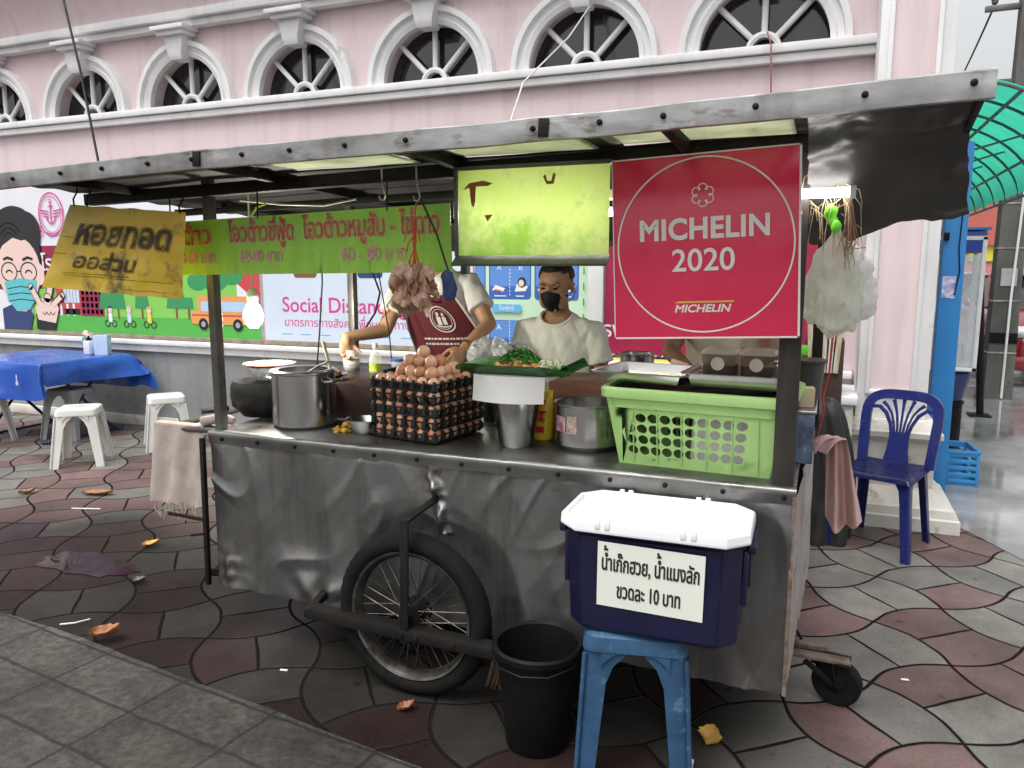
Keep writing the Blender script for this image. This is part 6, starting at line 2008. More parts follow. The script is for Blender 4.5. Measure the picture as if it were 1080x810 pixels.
# ================================================================== blue plastic chair
CH = mat('blue_chair_plastic', (0.013, 0.020, 0.125), (0.011, 0.017, 0.105), scale=4, rough=.28, spots=(0.03, 0.04, 0.22), sscale=12, samt=.66)
t = thing('plastic_chair', 'royal blue plastic chair with fan slatted back beside the pilaster', 'chair', (.355, 4.56, 0), rz=radians(-22))
q = MB()
def seat(u, v):
    x = (u - .5) * .41 * (1 - .10 * v); y = (v - .5) * .40
    e_ = max(abs(u - .5), abs(v - .5)) * 2
    z = .445 - .014 * (1 - ((u - .5) * 2) ** 2) * (1 - ((v - .5) * 2) ** 4) + .006 * (v - .4)
    if e_ > .92: z -= (e_ - .92) / .08 * .030
    return (x, y, z)
q.grid(seat, 40, 40)
bmesh.ops.solidify(q.bm, geom=q.bm.faces[:], thickness=.004)
for i in range(3):
    for j in range(2):
        q.lathe([(.0001, .4375), (.006, .4376)], (-.10 + .1 * i, .02 + .08 * j, .0), 10)
q.build('seat', CH, t, angle=50)
for sx_, sy_ in ((-1, -1), (1, -1), (1, 1), (-1, 1)):
    q = MB()
    rings = []
    for k in range(8):
        f = k / 7
        ox = .190 + .035 * f; oy = .182 + (.03 if sy_ < 0 else .06) * f
        if sy_ > 0: ox = .172 + .03 * f
        wx = .052 - .010 * f; wy = .050 - .012 * f
        if f < .2: wx += .03 * (1 - f * 5) ** 2; wy += .03 * (1 - f * 5) ** 2
        z = .435 * (1 - f)
        rings.append([(sx_ * a_, sy_ * b_, z) for a_, b_ in ((ox, oy - .008), (ox - .008, oy), (ox - wx, oy), (ox - wx, oy - .008), (ox - .012, oy - .014), (ox - .008, oy - wy), (ox, oy - wy))])
    q.rings(rings); q.build('leg', CH, t, angle=40)
# backrest: outer frame, centre splat and fan ribs, slightly reclined and curved
def bk(x, z, d=0.0):
    h = z - .44
    return Vector((x, .185 + .22 * h + .05 * h * h - .30 * x * x + d + .015, z))
def strip(m_, pts, wds, th=.012):
    rings = []
    n = len(pts)
    for i in range(n):
        a_, b_ = pts[max(0, i - 1)], pts[min(n - 1, i + 1)]
        d = Vector((b_[0] - a_[0], b_[1] - a_[1])).normalized()
        nx, nz = -d.y * wds[i] / 2, d.x * wds[i] / 2
        p, r = pts[i], None
        rings.append([bk(p[0] + nx, p[1] + nz, -th / 2), bk(p[0] - nx, p[1] - nz, -th / 2), bk(p[0] - nx, p[1] - nz, th / 2), bk(p[0] + nx, p[1] + nz, th / 2)])
    m_.rings(rings)
q = MB()
fr_ = []
for k in range(9): fr_.append((-.178 - .012 * k / 8, .425 + .25 * k / 8))
for k in range(1, 17):
    a_ = pi - pi * k / 16
    sgn = 1 if cos(a_) > 0 else -1
    fr_.append((.19 * sgn * abs(cos(a_)) ** .55, .675 + .135 * abs(sin(a_)) ** .62))
for k in range(1, 9): fr_.append((.19 - .012 * k / 8, .675 - .25 * k / 8))
strip(q, fr_, [.052] * len(fr_), .022)
b_ = q.build('backrest', CH, t, angle=35)
q = MB()
strip(q, [(0, .43), (0, .50), (0, .56), (0, .60)], [.14, .115, .105, .11], .012)
for k in range(7):
    a_ = (k - 3) / 3
    pts = [(a_ * .046, .595), (a_ * .056, .64), (a_ * .086, .70), (a_ * .125, .745 - .012 * abs(a_)), (a_ * .165, .785 - .055 * a_ * a_)]
    strip(q, pts, [.012, .011, .011, .014, .02] if abs(a_) < .9 else [.016, .018, .02, .02, .02], .010)
q.build('fan_slats', CH, b_, angle=35)

# grey tarpaulin bundle behind the cart end
t = thing('grey_tarp_bundle', 'dark grey tarpaulin bundle slumped between the cart end and the pilaster', 'tarpaulin', (.10, 4.55, 0))
q = MB()
def tb_(u, v):
    a_ = 2 * pi * u; h = v
    r = .05 + .10 * (1 - h) ** .6 + .012 * sin(a_ * 6 + h * 2.5) * (1.1 - h) + .02 * noise.noise(Vector((cos(a_) * 1.6, sin(a_) * 1.6, h * 3)))
    if h > .86: r *= max(.0, 1 - ((h - .86) / .14) ** 2.2) ** .5
    z = .80 * min(1, h / .97) + .03 * noise.noise(Vector((cos(a_) * 2, sin(a_) * 2, 5))) * h
    return (-.03 + r * 1.0 * cos(a_) + .03 * sin(h * 4), .05 + r * 1.25 * sin(a_), max(0, z) + (.008 * sin(h * 30 + sin(a_ * 2) * 2) * (1 - h) if h > .03 else 0))
q.grid(tb_, 90, 60); bmesh.ops.remove_doubles(q.bm, verts=q.bm.verts[:], dist=1e-4)
q.build('tarp', mat('grey_tarp', (0.018, 0.018, 0.018), (0.011, 0.011, 0.011), scale=4, rough=.6, bump=.15), t, angle=180)
t = thing('magazine_rack', 'narrow rack of brown and white papers behind the hanging bags', 'rack', (.02, 4.9, 0))
q = MB(); q.box((0, .1, .55), (.22, .25, 1.1), None, .004); q.build('rack', BRN, t)
q = MB()
for k in range(5): q.box((-.08 + k * .04, -.035, 1.12), (.028, .02, .42), (0, .03 * (k - 2), 0), 0)
q.build('papers', mat('paper_edges', (0.6, 0.58, 0.55), (0.35, 0.25, 0.12), scale=16, rough=.7, stretch=(2, 2, .3)), t)
t = thing('ledge_block', 'white rendered block at the foot of the wall left of the pilaster', 'block', (.10, 5.15, 0))
q = MB(); q.box((0, 0, .36), (.20, .50, .72), None, .006); q.build('block', OLDWHITE, t)
q = MB(); q.box((0, 0, .745), (.24, .54, .05), None, .006); q.build('coping', WHITE, t)

# ================================================================== street side
BLUEP = mat('sky_blue_paint', (0.02, 0.20, 0.50), (0.018, 0.17, 0.44), scale=3, rough=.4, spots=(0.10, 0.25, 0.45), sscale=8, samt=.66)
t = thing('blue_post', 'bright blue painted board post with a small notice beside the pilaster', 'post', (.755, 5.72, 0))
q = MB(); q.box((0, 0, 1.15), (.13, .12, 2.3), None, .004); q.build('post', BLUEP, t)
q = MB(); q.box((-.015, -.0625, 1.40), (.075, .003, .14), None, 0); q.build('notice', mat('notice_paper', (0.62, 0.64, 0.75), (0.15, 0.16, 0.45), scale=40, rough=.6), t)
q = MB(); q.tube([(.03, -.063, 1.85), (.025, -.066, 1.65), (.04, -.066, 1.5), (.02, -.066, 1.35)], .004, 6); q.build('cable', BLK, t)
q = MB(); q.box((-.05, -.07, 1.72), (.03, .03, .05), None, .004); q.build('switch_box', BLK, t)
# glass snack cabinet on a stand
t = thing('snack_cabinet', 'tall glass snack cabinet with white frame and blue top', 'cabinet', (.965, 7.05, .72))
q = MB()
for x in (-.2, .155):
    for y in (-.17, .17): q.box((x, y, .52), (.03, .03, 1.04), None, .002)
for z in (.015, 1.03):
    q.box((-.02, -.17, z), (.38, .03, .03), None, .002); q.box((-.02, .17, z), (.38, .03, .03), None, .002)
    q.box((-.2, 0, z), (.03, .34, .03), None, .002); q.box((.155, 0, z), (.03, .34, .03), None, .002)
q.box((-.02, 0, .02), (.36, .34, .012), None, 0)
q.build('frame', WHITE, t)
q = MB(); q.box((-.02, 0, 1.0), (.372, .36, .16), None, .003); q.build('blue_top', mat('deep_blue_panel', (0.02, 0.06, 0.35), rough=.35), t)
q = MB(); q.box((-.02, -.175, .47), (.33, .004, .86), None, 0); q.box((.157, 0, .47), (.004, .31, .86), None, 0); q.build('pane', glass('window_glass', (0.85, 0.9, 0.92), .7), t)
q = MB(); q.box((-.02, 0, 1.10), (.42, .40, .02), None, .003); q.build('cap_board', BLUEP, t)
crumple_bag('snack_bag', 'clear bag of pale snacks standing inside the glass cabinet', (.955, 7.03, .87), .10, .09, .26, 5, translucent('clear_bag', (0.72, 0.72, 0.66), .35, .2, .75, (0.62, 0.6, 0.5), 12.0))
t = thing('cabinet_stand', 'dark blue tub on black drum holding up the snack cabinet', 'stand', (.965, 7.05, 0))
q = MB(); q.lathe([(.0001, .705), (.15, .70), (.17, .69), (.165, .66), (.12, .47), (.10, .46)], seg=32); q.build('tub', mat('dark_blue_tub', (0.02, 0.03, 0.13), rough=.35), t)
q = MB(); q.lathe([(.15, 0), (.15, .06), (.10, .10), (.125, .12), (.125, .43), (.135, .44), (.135, .46), (.0001, .465)], seg=32, cap0=True); q.build('drum', BLK, t)
# blue crate
t = thing('blue_crate', 'light blue slatted plastic crate on the wet ground by the pilaster', 'crate', (.925, 6.22, 0), rz=radians(5))
CRB = mat('light_blue_plastic', (0.03, 0.24, 0.52), (0.025, 0.2, 0.45), scale=6, rough=.4, spots=(0.15, 0.35, 0.5), sscale=12, samt=.62)
q = MB()
q.box((0, 0, .01), (.26, .34, .015), None, 0)
for y in (-.17, .17):
    for k in range(5): q.box((.03, y, .035 + k * .048), (.19, .012, .028), None, .002)
    for x in (-.125, -.06, .125): q.box((x, y, .13), (.02 if x != -.06 else .012, .014, .25), None, .002)
    q.box((-.095, y, .13), (.06, .008, .22), None, 0)
for x in (-.13, .13):
    for k in range(5): q.box((x, 0, .035 + k * .048), (.012, .34, .028), None, .002)
q.box((0, -.172, .245), (.275, .02, .022), None, .003); q.box((0, .172, .245), (.275, .02, .022), None, .003); q.box((-.132, 0, .245), (.02, .34, .022), None, .003); q.box((.132, 0, .245), (.02, .34, .022), None, .003)
q.build('crate', CRB, t)
# utility pole
CONC = mat('pole_concrete', (0.13, 0.127, 0.12), (0.06, 0.058, 0.055), scale=3, rough=.8, bump=.2, bscale=50, spots=(0.05, 0.05, 0.05), sscale=4, samt=.58, stretch=(1, 1, .35))
t = thing('utility_pole', 'square concrete utility pole with metal straps and conduit', 'utility pole', (1.955, 10.5, 0))
q = MB(); q.rings([[(sx_ * w, sy_ * w, z) for sx_, sy_ in ((-1, -1), (1, -1), (1, 1), (-1, 1))] for w, z in ((.145, 0), (.112, 4), (.09, 8))]); b_ = q.build('shaft', CONC, t, angle=30)
q = MB(); q.tube([(.03, -.165, .02), (.035, -.158, 1.2), (.07, -.15, 2.4), (.06, -.14, 3.2)], .014, 8); q.build('conduit', WHITE, t)
q = MB()
for z in (.55, 1.15, 1.75, 2.25): 
    w = .145 - z * .0083 + .004
    q.box((0, -w, z), (w * 2, .004, .018), None, 0); q.box((-w, 0, z), (.004, w * 2, .018), None, 0)
q.build('strap', CHROME, t)
q = MB(); q.box((0, -.140, 1.42), (.16, .004, .2), None, 0); q.build('faded_notice', mat('faded_notice', (0.4, 0.4, 0.4), (0.3, 0.3, 0.3), scale=20, rough=.8), t)
q = MB(); q.box((0, -.144, .72), (.28, .006, .12), None, 0); q.build('dark_band', BLK, t)
q = MB()
for z in (3.15, 3.6, 4.4): q.box((-.2, 0, z), (.5, .06, .06), None, .004); q.lathe([(.0001, .0), (.03, .02), (.04, .08), (.02, .12)], (-.36, 0, z + .03), 12)
q.build('bracket', GREYSTEEL, t)
t = thing('thin_post', 'thin dark pipe post standing between cabinet and utility pole', 'post', (1.545, 9.1, 0))
q = MB(); q.tube([(.03, 0, 0), (-.07, 0, 1.35)], .035, 10); q.build('pipe', BLACKSTEEL, t)
q = MB(); q.box((.02, 0, .01), (.2, .2, .02), None, .002); q.build('base_plate', BLACKSTEEL, t)
# wires in the sky
for i, (z0, z1, x1, lab) in enumerate(((4.45, 5.6, -3, 'power line running from the pole top bracket over the street'), (3.65, 4.6, -2.6, 'power line below the top one, bending toward the school'), (3.2, 4.0, -2.2, 'lowest telephone line leaving the concrete pole'))):
    pts = [(1.6 + (2.6 - 1.6) * k / 12 * (1 if i == 0 else .8), 10.5 - 6 * k / 12 if False else 10.5 + 14 * k / 12, z0 + (z1 - z0) * k / 12 - .6 * (k / 12) * (1 - k / 12)) for k in range(13)]
    q = MB(); q.tube(pts, .012, 6); tag(q.build('power_line', BLK), lab, 'cable')
q = MB(); q.tube([(-5.05, 4.1, 3.6), (-4.896, 4, 3.32), (-4.55, 3.8, 2.78), (-4.0, 3.44, 1.95), (-2.9, 3.3, 1.83)], .008, 6); tag(q.build('power_line', BLK), 'black wire slanting down across the pink wall to the cart roof', 'cable')
q = MB(); q.tube([(-1.62, 5.5, 3.35), (-1.62, 5.0, 3.0), (-1.55, 4.0, 2.5), (-1.45, 3.3, 1.87)], .005, 6); tag(q.build('thin_wire', mat('pale_cord', (.6, .6, .58))), 'thin pale wire dropping from a fan window to the cart roof', 'cable')
q = MB(); q.tube([(-.43, 5.44, 3.02), (-.40, 5.40, 2.93), (-.38, 5.36, 2.55), (-.30, 4.2, 2.2), (-.2, 2.2, 1.91)], .005, 6); tag(q.build('thin_wire', mat('maroon_cord', (.25, .05, .06))), 'thin maroon wire hanging below the rightmost fan window', 'cable')
# green ribbed awning
AWG = translucent('green_awning_sheet', (0.06, 0.62, 0.42), .7, .35, 1.0, (0.05, 0.55, 0.36), 2.0)
t = thing('green_awning', 'curved translucent green awning with dark ribs over the side street', 'awning', (.66, 6.3, 2.2))
def aw(u, v):
    a_ = u * pi / 2
    return (.0 + .98 * sin(a_) ** 1.0 * (1 if True else 0), 6.2 * v, .64 * cos(a_) ** 1.15 + .0)
q = MB(); q.grid(lambda u, v: (aw(u, v)[0] * .98, aw(u, v)[1], aw(u, v)[2] + .008 * abs(sin(v * 80))), 16, 160); q.build('sheet', AWG, t, angle=60)
for k in range(12):
    q = MB(); q.tube([(aw(i / 14, k / 11)[0] - .01, aw(i / 14, k / 11)[1], aw(i / 14, k / 11)[2] - .022) for i in range(15)], .011, 6); q.build('rib', GREYSTEEL, t)
for u in (.35, .7, 1.0):
    q = MB(); p_ = aw(u, 0); q.tube([(p_[0] - .012, 0, p_[2] - .03), (p_[0] - .012, 6.2, p_[2] - .03)], .014, 6); q.build('purlin', GREYSTEEL, t)
q = MB()
for k in range(5): q.tube([(0, .4 + k * 1.1, .1), (.85, .9 + k * 1.1, .38)], .008, 6)
q.build('brace', GREYSTEEL, t)
# house across the street
CORAL = mat('coral_paint', (0.55, 0.22, 0.19), (0.47, 0.18, 0.15), scale=2, rough=.7)
t = thing('coral_house', 'low coral red house with tiled roof and white columns across the street', 'house', (5.8, 24, 0))
q = MB(); q.box((0, 2.5, 1.1), (7, 5, 2.2), None, 0); q.build('wall', mat('pale_wall', (0.55, 0.5, 0.47)), t)
q = MB(); q.prism([(-4.2, 2.1), (4.2, 2.1), (4.2, 2.25), (2.2, 3.5), (-2.2, 3.5), (-4.2, 2.25)], -1.2, 6, 'XZ'); q.build('roof', mat('red_tiles', (0.50, 0.13, 0.10), (0.38, 0.09, 0.07), scale=20, rough=.7, stretch=(1, 8, 8)), t, angle=20)
q = MB(); q.box((0, -1.0, 1.75), (7.6, .1, .75), None, 0); q.build('fascia_board', CORAL, t)
q = MB(); q.box((-1.7, -1.07, 2.0), (1.4, .06, .6), None, 0); q.build('yellow_sign', mat('yellow_green_sign', (0.65, 0.55, 0.05), (0.12, 0.4, 0.05), scale=2.5, rough=.5), t)
for x in (-3.2, -2.2, -1.1, 0, 1.1, 2.2):
    q = MB(); q.box((x, -.95, .7), (.18, .18, 1.4), None, 0); q.build('column', WHITE, t)
for x in (-2.7, -1.6, -.5):
    f = MB(); f.box((x, -.015, 1.0), (.8, .05, 1.2), None, 0); f = f.build('window', WHITE, t); m_ = MB(); m_.box((x, -.045, 1.0), (.66, .02, 1.06), None, 0); m_.build('pane', PANE, f)
# cars
def car(name, lab, loc, rz_, paint, grp=None):
    t_ = thing(name, lab, 'car', loc, rz=rz_, group=grp)
    g_ = MB()
    # sections along y (front -2.1 .. rear 2.1): half width, sill z, belt z
    sec = [(-2.12, .62, .30, .58), (-2.05, .74, .22, .70), (-1.7, .82, .20, .84), (-1.1, .845, .19, .95), (-.6, .85, .19, .98), (.6, .85, .19, 1.0), (1.5, .845, .2, 1.0), (1.95, .80, .24, .95), (2.1, .70, .34, .80)]
    rings = []
    for y, w, z0, z1 in sec:
        rings.append([(-w * .9, y, z0), (-w, y, z0 + .12), (-w, y, (z0 + z1) / 2 + .05), (-w * .95, y, z1 - .05), (-w * .82, y, z1), (0, y, z1 + .035), (w * .82, y, z1), (w * .95, y, z1 - .05), (w, y, (z0 + z1) / 2 + .05), (w, y, z0 + .12), (w * .9, y, z0)])
    g_.rings(rings)
    body = g_.build('body', paint, t_, angle=50)
    md_ = body.modifiers.new('s', 'SUBSURF'); md_.levels = 2; md_.render_levels = 2
    cab = MB()
    cab.rings([[(-.74, -.75, .96), (.74, -.75, .96), (.76, 1.55, .98), (-.76, 1.55, .98)], [(-.60, .02, 1.38), (.60, .02, 1.38), (.62, 1.0, 1.40), (-.62, 1.0, 1.40)]], cap0=False)
    cb_ = cab.build('cabin_glass', PANE, t_, angle=30)
    rf = MB(); rf.box((0, .50, 1.415), (1.22, 1.1, .04), None, .02)
    for s in (-1, 1):
        rf.bar((s * .74, -.74, .975), (s * .60, .0, 1.405), .05, .04, .005); rf.bar((s * .76, 1.55, .99), (s * .61, 1.0, 1.41), .07, .05, .005); rf.bar((s * .755, .45, .99), (s * .615, .45, 1.41), .05, .03, .005)
    rf.build('roof', paint, t_)
    for x in (-.78, .78):
        for y in (-1.3, 1.3):
            w_ = empty('wheel'); w_.parent = t_; w_.location = (x, y, .31)
            a_ = MB(); a_.lathe([(.19, -.09), (.29, -.10), (.31, -.07), (.31, .07), (.29, .10), (.19, .09)], axis='X', seg=28); a_.build('tyre', RUBBER, w_)
            a_ = MB(); a_.lathe([(.0001, .06 * (1 if x > 0 else -1)), (.1, .08 * (1 if x > 0 else -1)), (.2, .085 * (1 if x > 0 else -1))], axis='X', seg=20); a_.build('rim', CHROME, w_)
    for s in (-1, 1):
        h_ = MB(); h_.ell((s * .60, -1.96, .70), (.17, .14, .085), 16, 10, (0, 0, s * .5)); h_.build('headlight', mat('headlight_glass', (0.75, 0.77, 0.8), (0.5, 0.5, 0.52), scale=10, rough=.1), t_)
        m_ = MB(); m_.ell((s * .93, -.55, 1.02), (.10, .05, .07), 12, 8); m_.build('mirror', paint, t_)
    g2 = MB(); g2.box((0, -2.11, .50), (.8, .05, .14), None, .02); g2.build('grille', BLK, t_)
    b2 = MB(); b2.box((0, -2.06, .32), (1.5, .18, .18), None, .05); b2.build('bumper', paint, t_)
    return t_
CARRED = mat('dark_red_paint', (0.20, 0.008, 0.012), (0.18, 0.007, 0.01), scale=2, rough=.2, coat=.6)
CARSIL = mat('silver_paint', (0.55, 0.55, 0.56), (0.5, 0.5, 0.51), scale=2, rough=.25, metal=.3, coat=.5)
car('parked_car', 'dark red car parked behind the concrete pole', (2.92, 13.6, 0), radians(2), CARRED, 'cars parked along the side street')
car('parked_car', 'silver white car parked farther off behind the snack cabinet', (2.5, 18.7, 0), radians(3), CARSIL, 'cars parked along the side street')

# ================================================================== litter
DRYL = mat('dry_leaf', (0.38, 0.17, 0.06), (0.22, 0.08, 0.035), scale=9, rough=.6, bump=.2, bscale=40)
YEL = mat('yellow_leaf', (0.58, 0.36, 0.08), (0.46, 0.25, 0.06), scale=9, rough=.55)
def leaf(x, y, L_, W_, rz_, m, lab, curl=.03, z=.003):
    g_ = MB()
    def f(u, v):
        a_ = (u - .5) * 2; b_ = (v - .5) * 2
        w = W_ * (1 - abs(a_) ** 2.4) * (1 + .12 * sin(u * 23 + x))
        return (a_ * L_, b_ * w + .1 * W_ * sin(a_ * 2.2), .004 + curl * (b_ * b_ * .6 + .5 * max(0, a_) ** 2) + .006 * abs(noise.noise(Vector((u * 5 + x * 9, v * 4, y)))))
    g_.grid(f, 18, 8)
    o_ = g_.build('fallen_leaf', m, loc=(x, y, z), rot=(0, 0, rz_), angle=180)
    tag(o_, lab, 'leaf', 'fallen leaves on the paving')
leaf(-2.66, 2.125, .065, .045, .35, DRYL, 'large brown curled leaf at the edge of the stone slabs', .05, .022)
leaf(-4.49, 3.62, .115, .04, .25, DRYL, 'long orange brown leaf on the pavers in front of the white stool', .03)
leaf(-4.96, 3.46, .05, .03, .9, DRYL, 'small brown leaf at the far left of the pavers')
leaf(-3.37, 3.02, .045, .035, .6, YEL, 'small yellow leaf on the pavers below the towel')
leaf(-1.265, 2.15, .030, .02, .5, DRYL, 'tiny tan leaf in the shade in front of the wheel')
leaf(-.262, 2.36, .03, .04, 1.2, YEL, 'yellow leaf fallen beside the blue stool leg', .04)
leaf(-3.02, 2.62, .04, .028, .2, mat('grey_leaf', (0.1, 0.09, 0.08)), 'dark grey withered leaf left of the cart corner')
t = thing('drinking_straw', 'bent white drinking straw at the edge of the stone slabs', 'straw', (-2.90, 2.18, .012))
q = MB(); q.tube([(-.055, -.03, 0), (0, 0, .004), (.02, .055, 0)], .0035, 6); q.build('straw', MATS['white_cap'], t)
t = thing('drinking_straw', 'straight white straw lying on the pavers near the long brown leaf', 'straw', (-4.28, 3.36, .007))
q = MB(); q.tube([(-.09, -.03, 0), (.09, .03, 0)], .004, 6); q.build('straw', MATS['white_cap'], t)
t = thing('plastic_scrap', 'crumpled bit of clear plastic beside the blue stool front leg', 'litter', (-.305, 2.20, .008))
q = MB(); q.ell((0, 0, .01), (.02, .025, .014), 12, 8); q.disp(.016, 60); q.build('scrap', PLB, t)
for x, y, lab in ((-1.83, 2.21, 'tiny white paper scrap on dark pavers left of the wheel'), (.36, 3.02, 'white bottle cap shard on the pavers right of the caster')):
    t = thing('paper_scrap', lab, 'litter', (x, y, .005)); q = MB(); q.box((0, 0, 0), (.028, .009, .003), (0, .1, .4), 0); q.build('scrap', PAPER, t)
# puddle in a sunken paver
PUD = mat('puddle_water', (0.006, 0.008, 0.014), (0.005, 0.006, 0.010), scale=3, rough=.10, spec=.35)
q = MB()
pts = [(-3.46 + (.30 + .12 * noise.noise(Vector((cos(a_) * 2, sin(a_) * 2, 3)))) * cos(a_), 2.70 + (.13 + .07 * noise.noise(Vector((cos(a_) * 2, sin(a_) * 2, 5)))) * sin(a_), .0035) for a_ in [2 * pi * k / 40 for k in range(40)]]
q.face(pts); tag(q.build('puddle', PUD), kind='structure')
# ================================================================== people
def limb(m_, a, b, ra, rb, seg=14):
    a, b = Vector(a), Vector(b)
    m_.ell(a, (ra, ra, ra), seg, 10); m_.ell(b, (rb, rb, rb), seg, 10)
    m_.tube([a, a.lerp(b, .5), b], [ra, (ra + rb) / 2 * 1.02, rb], seg)

def hand_into(m_, wrist, d, n, side, curl=.5, s=1.0, spread=.12):
    """palm and five bent fingers; d = finger direction, n = palm facing, side = which way the thumb leaves (+1/-1)"""
    d = Vector(d).normalized(); n = Vector(n); n = (n - d * n.dot(d)).normalized()
    w = d.cross(n) * side
    wrist = Vector(wrist)
    limb(m_, wrist, wrist + d * .03 * s, .023 * s, .025 * s, 10)
    M = Matrix((w, d, n)).transposed().to_4x4()
    m_.ell(wrist + d * .055 * s, (.040 * s, .050 * s, .017 * s), 14, 10, M)
    for k, (off_, L_) in enumerate(((.029, .068), (.010, .076), (-.010, .071), (-.028, .056))):
        base = wrist + (d * (.088 if k != 3 else .080) + w * off_) * s
        dirn = (d + w * spread * off_ / .03).normalized()
        p = base
        pts = [base - d * .02 * s, base]
        ang = 0
        for q_, f in enumerate((.44, .32, .24)):
            ang += curl * (0.55 if q_ == 0 else .75)
            dd = dirn * cos(ang) + n * sin(ang)
            p = p + dd * L_ * f * s
            pts.append(p)
        m_.tube(pts, [.0095 * s, .0095 * s, .0088 * s, .0082 * s, .0070 * s], 10)
        m_.ell(p, (.0072 * s,) * 3, 10, 8)
    tb = wrist + (d * .028 + w * .030) * s
    t1 = tb + (d * .030 + w * .022 + n * .012) * s
    t2 = t1 + (d * .026 + w * .004 + n * (.016 + .012 * curl)) * s
    m_.tube([tb - w * .012 * s, tb, t1, t2], [.014 * s, .0135 * s, .0105 * s, .0085 * s], 10); m_.ell(t2, (.0085 * s,) * 3, 10, 8)

def head_into(m_, M, s=1.0):
    def E(c, r, rot=None):
        R = Matrix.Identity(4) if rot is None else Euler(rot).to_matrix().to_4x4()
        q_ = bmesh.ops.create_uvsphere(m_.bm, u_segments=24, v_segments=16, radius=1.0)
        bmesh.ops.transform(m_.bm, matrix=M @ Matrix.Translation(Vector(c) * s) @ R @ Matrix.Diagonal((r[0] * s, r[1] * s, r[2] * s, 1)), verts=q_['verts'])
    E((0, .012, .030), (.073, .090, .078))
    E((0, -.028, -.015), (.062, .058, .078))
    E((0, -.032, -.070), (.046, .048, .040))
    E((0, -.058, -.085), (.022, .022, .018))
    for x in (-1, 1):
        E((x * .040, -.045, -.055), (.026, .035, .04)); E((x * .042, -.058, -.020), (.022, .022, .02))
        E((x * .030, -.076, .022), (.024, .014, .010))
        E((x * .073, .008, -.008), (.010, .020, .030), (0, 0, x * .35))
        E((x * .011, -.094, -.026), (.010, .010, .008))
    E((0, -.082, -.002), (.010, .016, .030), (.25, 0, 0)); E((0, -.096, -.022), (.012, .012, .011))
    E((0, -.080, -.052), (.020, .012, .008)); E((0, -.079, -.062), (.017, .012, .008))

def hair_part(M, m, root, s=1.0, length=0.0):
    h = MB()
    q_ = bmesh.ops.create_uvsphere(h.bm, u_segments=36, v_segments=24, radius=1.0)
    for v in list(h.bm.verts):
        c = v.co.copy()
        # keep the cap above a hairline that is high in front and low behind
        line = .35 if c.y < -.55 else (-.05 - length if c.y > 0 else -.02)
        if c.y < -.3: line = .30 + .25 * (-c.y - .3)
        if c.z < line: h.bm.verts.remove(v)
    for v in h.bm.verts:
        c = v.co
        k = 1 + .05 * noise.noise(c * 4) + .03 * noise.noise(c * 14)
        v.co = Vector((c.x * .079 * k, c.y * .097 * k + .011, c.z * .092 * k + .030))
        if v.co.y < -.05 and v.co.z > .05: v.co.z += .006; v.co.y -= .006
    bmesh.ops.solidify(h.bm, geom=h.bm.faces[:], thickness=.008)
    bmesh.ops.transform(h.bm, matrix=M @ Matrix.Scale(s, 4), verts=h.bm.verts[:])
    h.build('hair', m, root, angle=60)

def mask_part(M, m, root, s=1.0):
    k_ = MB()
    def f(u, v):
        a_ = (u - .5) * 2
        th = a_ * 1.32
        z = -.098 + .092 * v
        rx, ry = .066 - .018 * (1 - v) ** 1.6, .088 - .022 * (1 - v) ** 2
        y = -ry * cos(th) * (1.06 + .20 * (1 - abs(a_)) * (1 - abs(2 * v - 1.1))) - .008
        zz = z + .020 * (abs(a_) ** 1.6) * (1 - v) - .026 * abs(a_) ** 1.4 * v + .010 * (1 - abs(a_)) ** 2 * v
        return Vector((rx * 1.04 * sin(th), y, zz))
    k_.grid(f, 28, 16)
    bmesh.ops.solidify(k_.bm, geom=k_.bm.faces[:], thickness=.003)
    for sd in (-1, 1):
        for v0 in (.12, .80):
            a_ = f(0 if sd < 0 else 1, v0)
            k_.tube([a_, Vector((sd * .078, .0, a_.z * .5 + (.01 if v0 > .5 else -.015))), Vector((sd * .080, .026, .006 if v0 > .5 else -.03))], .0018, 5)
    bmesh.ops.transform(k_.bm, matrix=M @ Matrix.Scale(s, 4), verts=k_.bm.verts[:])
    return k_.build('face_mask', m, root, angle=60)

def loftbody(m_, rows, n=28):
    """rows: (cx, cy, z, rx, ry)"""
    rings = []
    for cx, cy, z, rx, ry in rows:
        ring = []
        for k in range(n):
            a_ = 2 * pi * k / n
            c_, s_ = cos(a_), sin(a_)
            ring.append((cx + rx * (abs(c_) ** .85) * (1 if c_ > 0 else -1), cy + ry * (abs(s_) ** .85) * (1 if s_ > 0 else -1), z))
        rings.append(ring)
    m_.rings(rings)

SKIN1 = mat('tan_skin', (0.35, 0.19, 0.11), (0.30, 0.16, 0.09), scale=6, rough=.48, bump=.05, bscale=150)
SKIN2 = mat('light_tan_skin', (0.50, 0.29, 0.17), (0.45, 0.25, 0.145), scale=6, rough=.48, bump=.05, bscale=150)
SKIN3 = mat('brown_skin', (0.20, 0.10, 0.055), (0.17, 0.085, 0.045), scale=6, rough=.5)
HAIR = mat('black_hair', (0.012, 0.010, 0.009), (0.022, 0.018, 0.015), scale=40, rough=.45, stretch=(1, 1, .2))
TEE = mat('white_tee', (0.76, 0.76, 0.69), (0.70, 0.70, 0.63), scale=3, rough=.9, bump=.3, bscale=90)
TEE2 = mat('white_work_shirt', (0.80, 0.80, 0.77), (0.74, 0.74, 0.71), scale=3, rough=.9, bump=.3, bscale=90)
TROU = mat('dark_trousers', (0.03, 0.032, 0.045), (0.04, 0.04, 0.055), scale=6, rough=.85)
SHOE = mat('dark_sandal', (0.03, 0.025, 0.02), rough=.6)

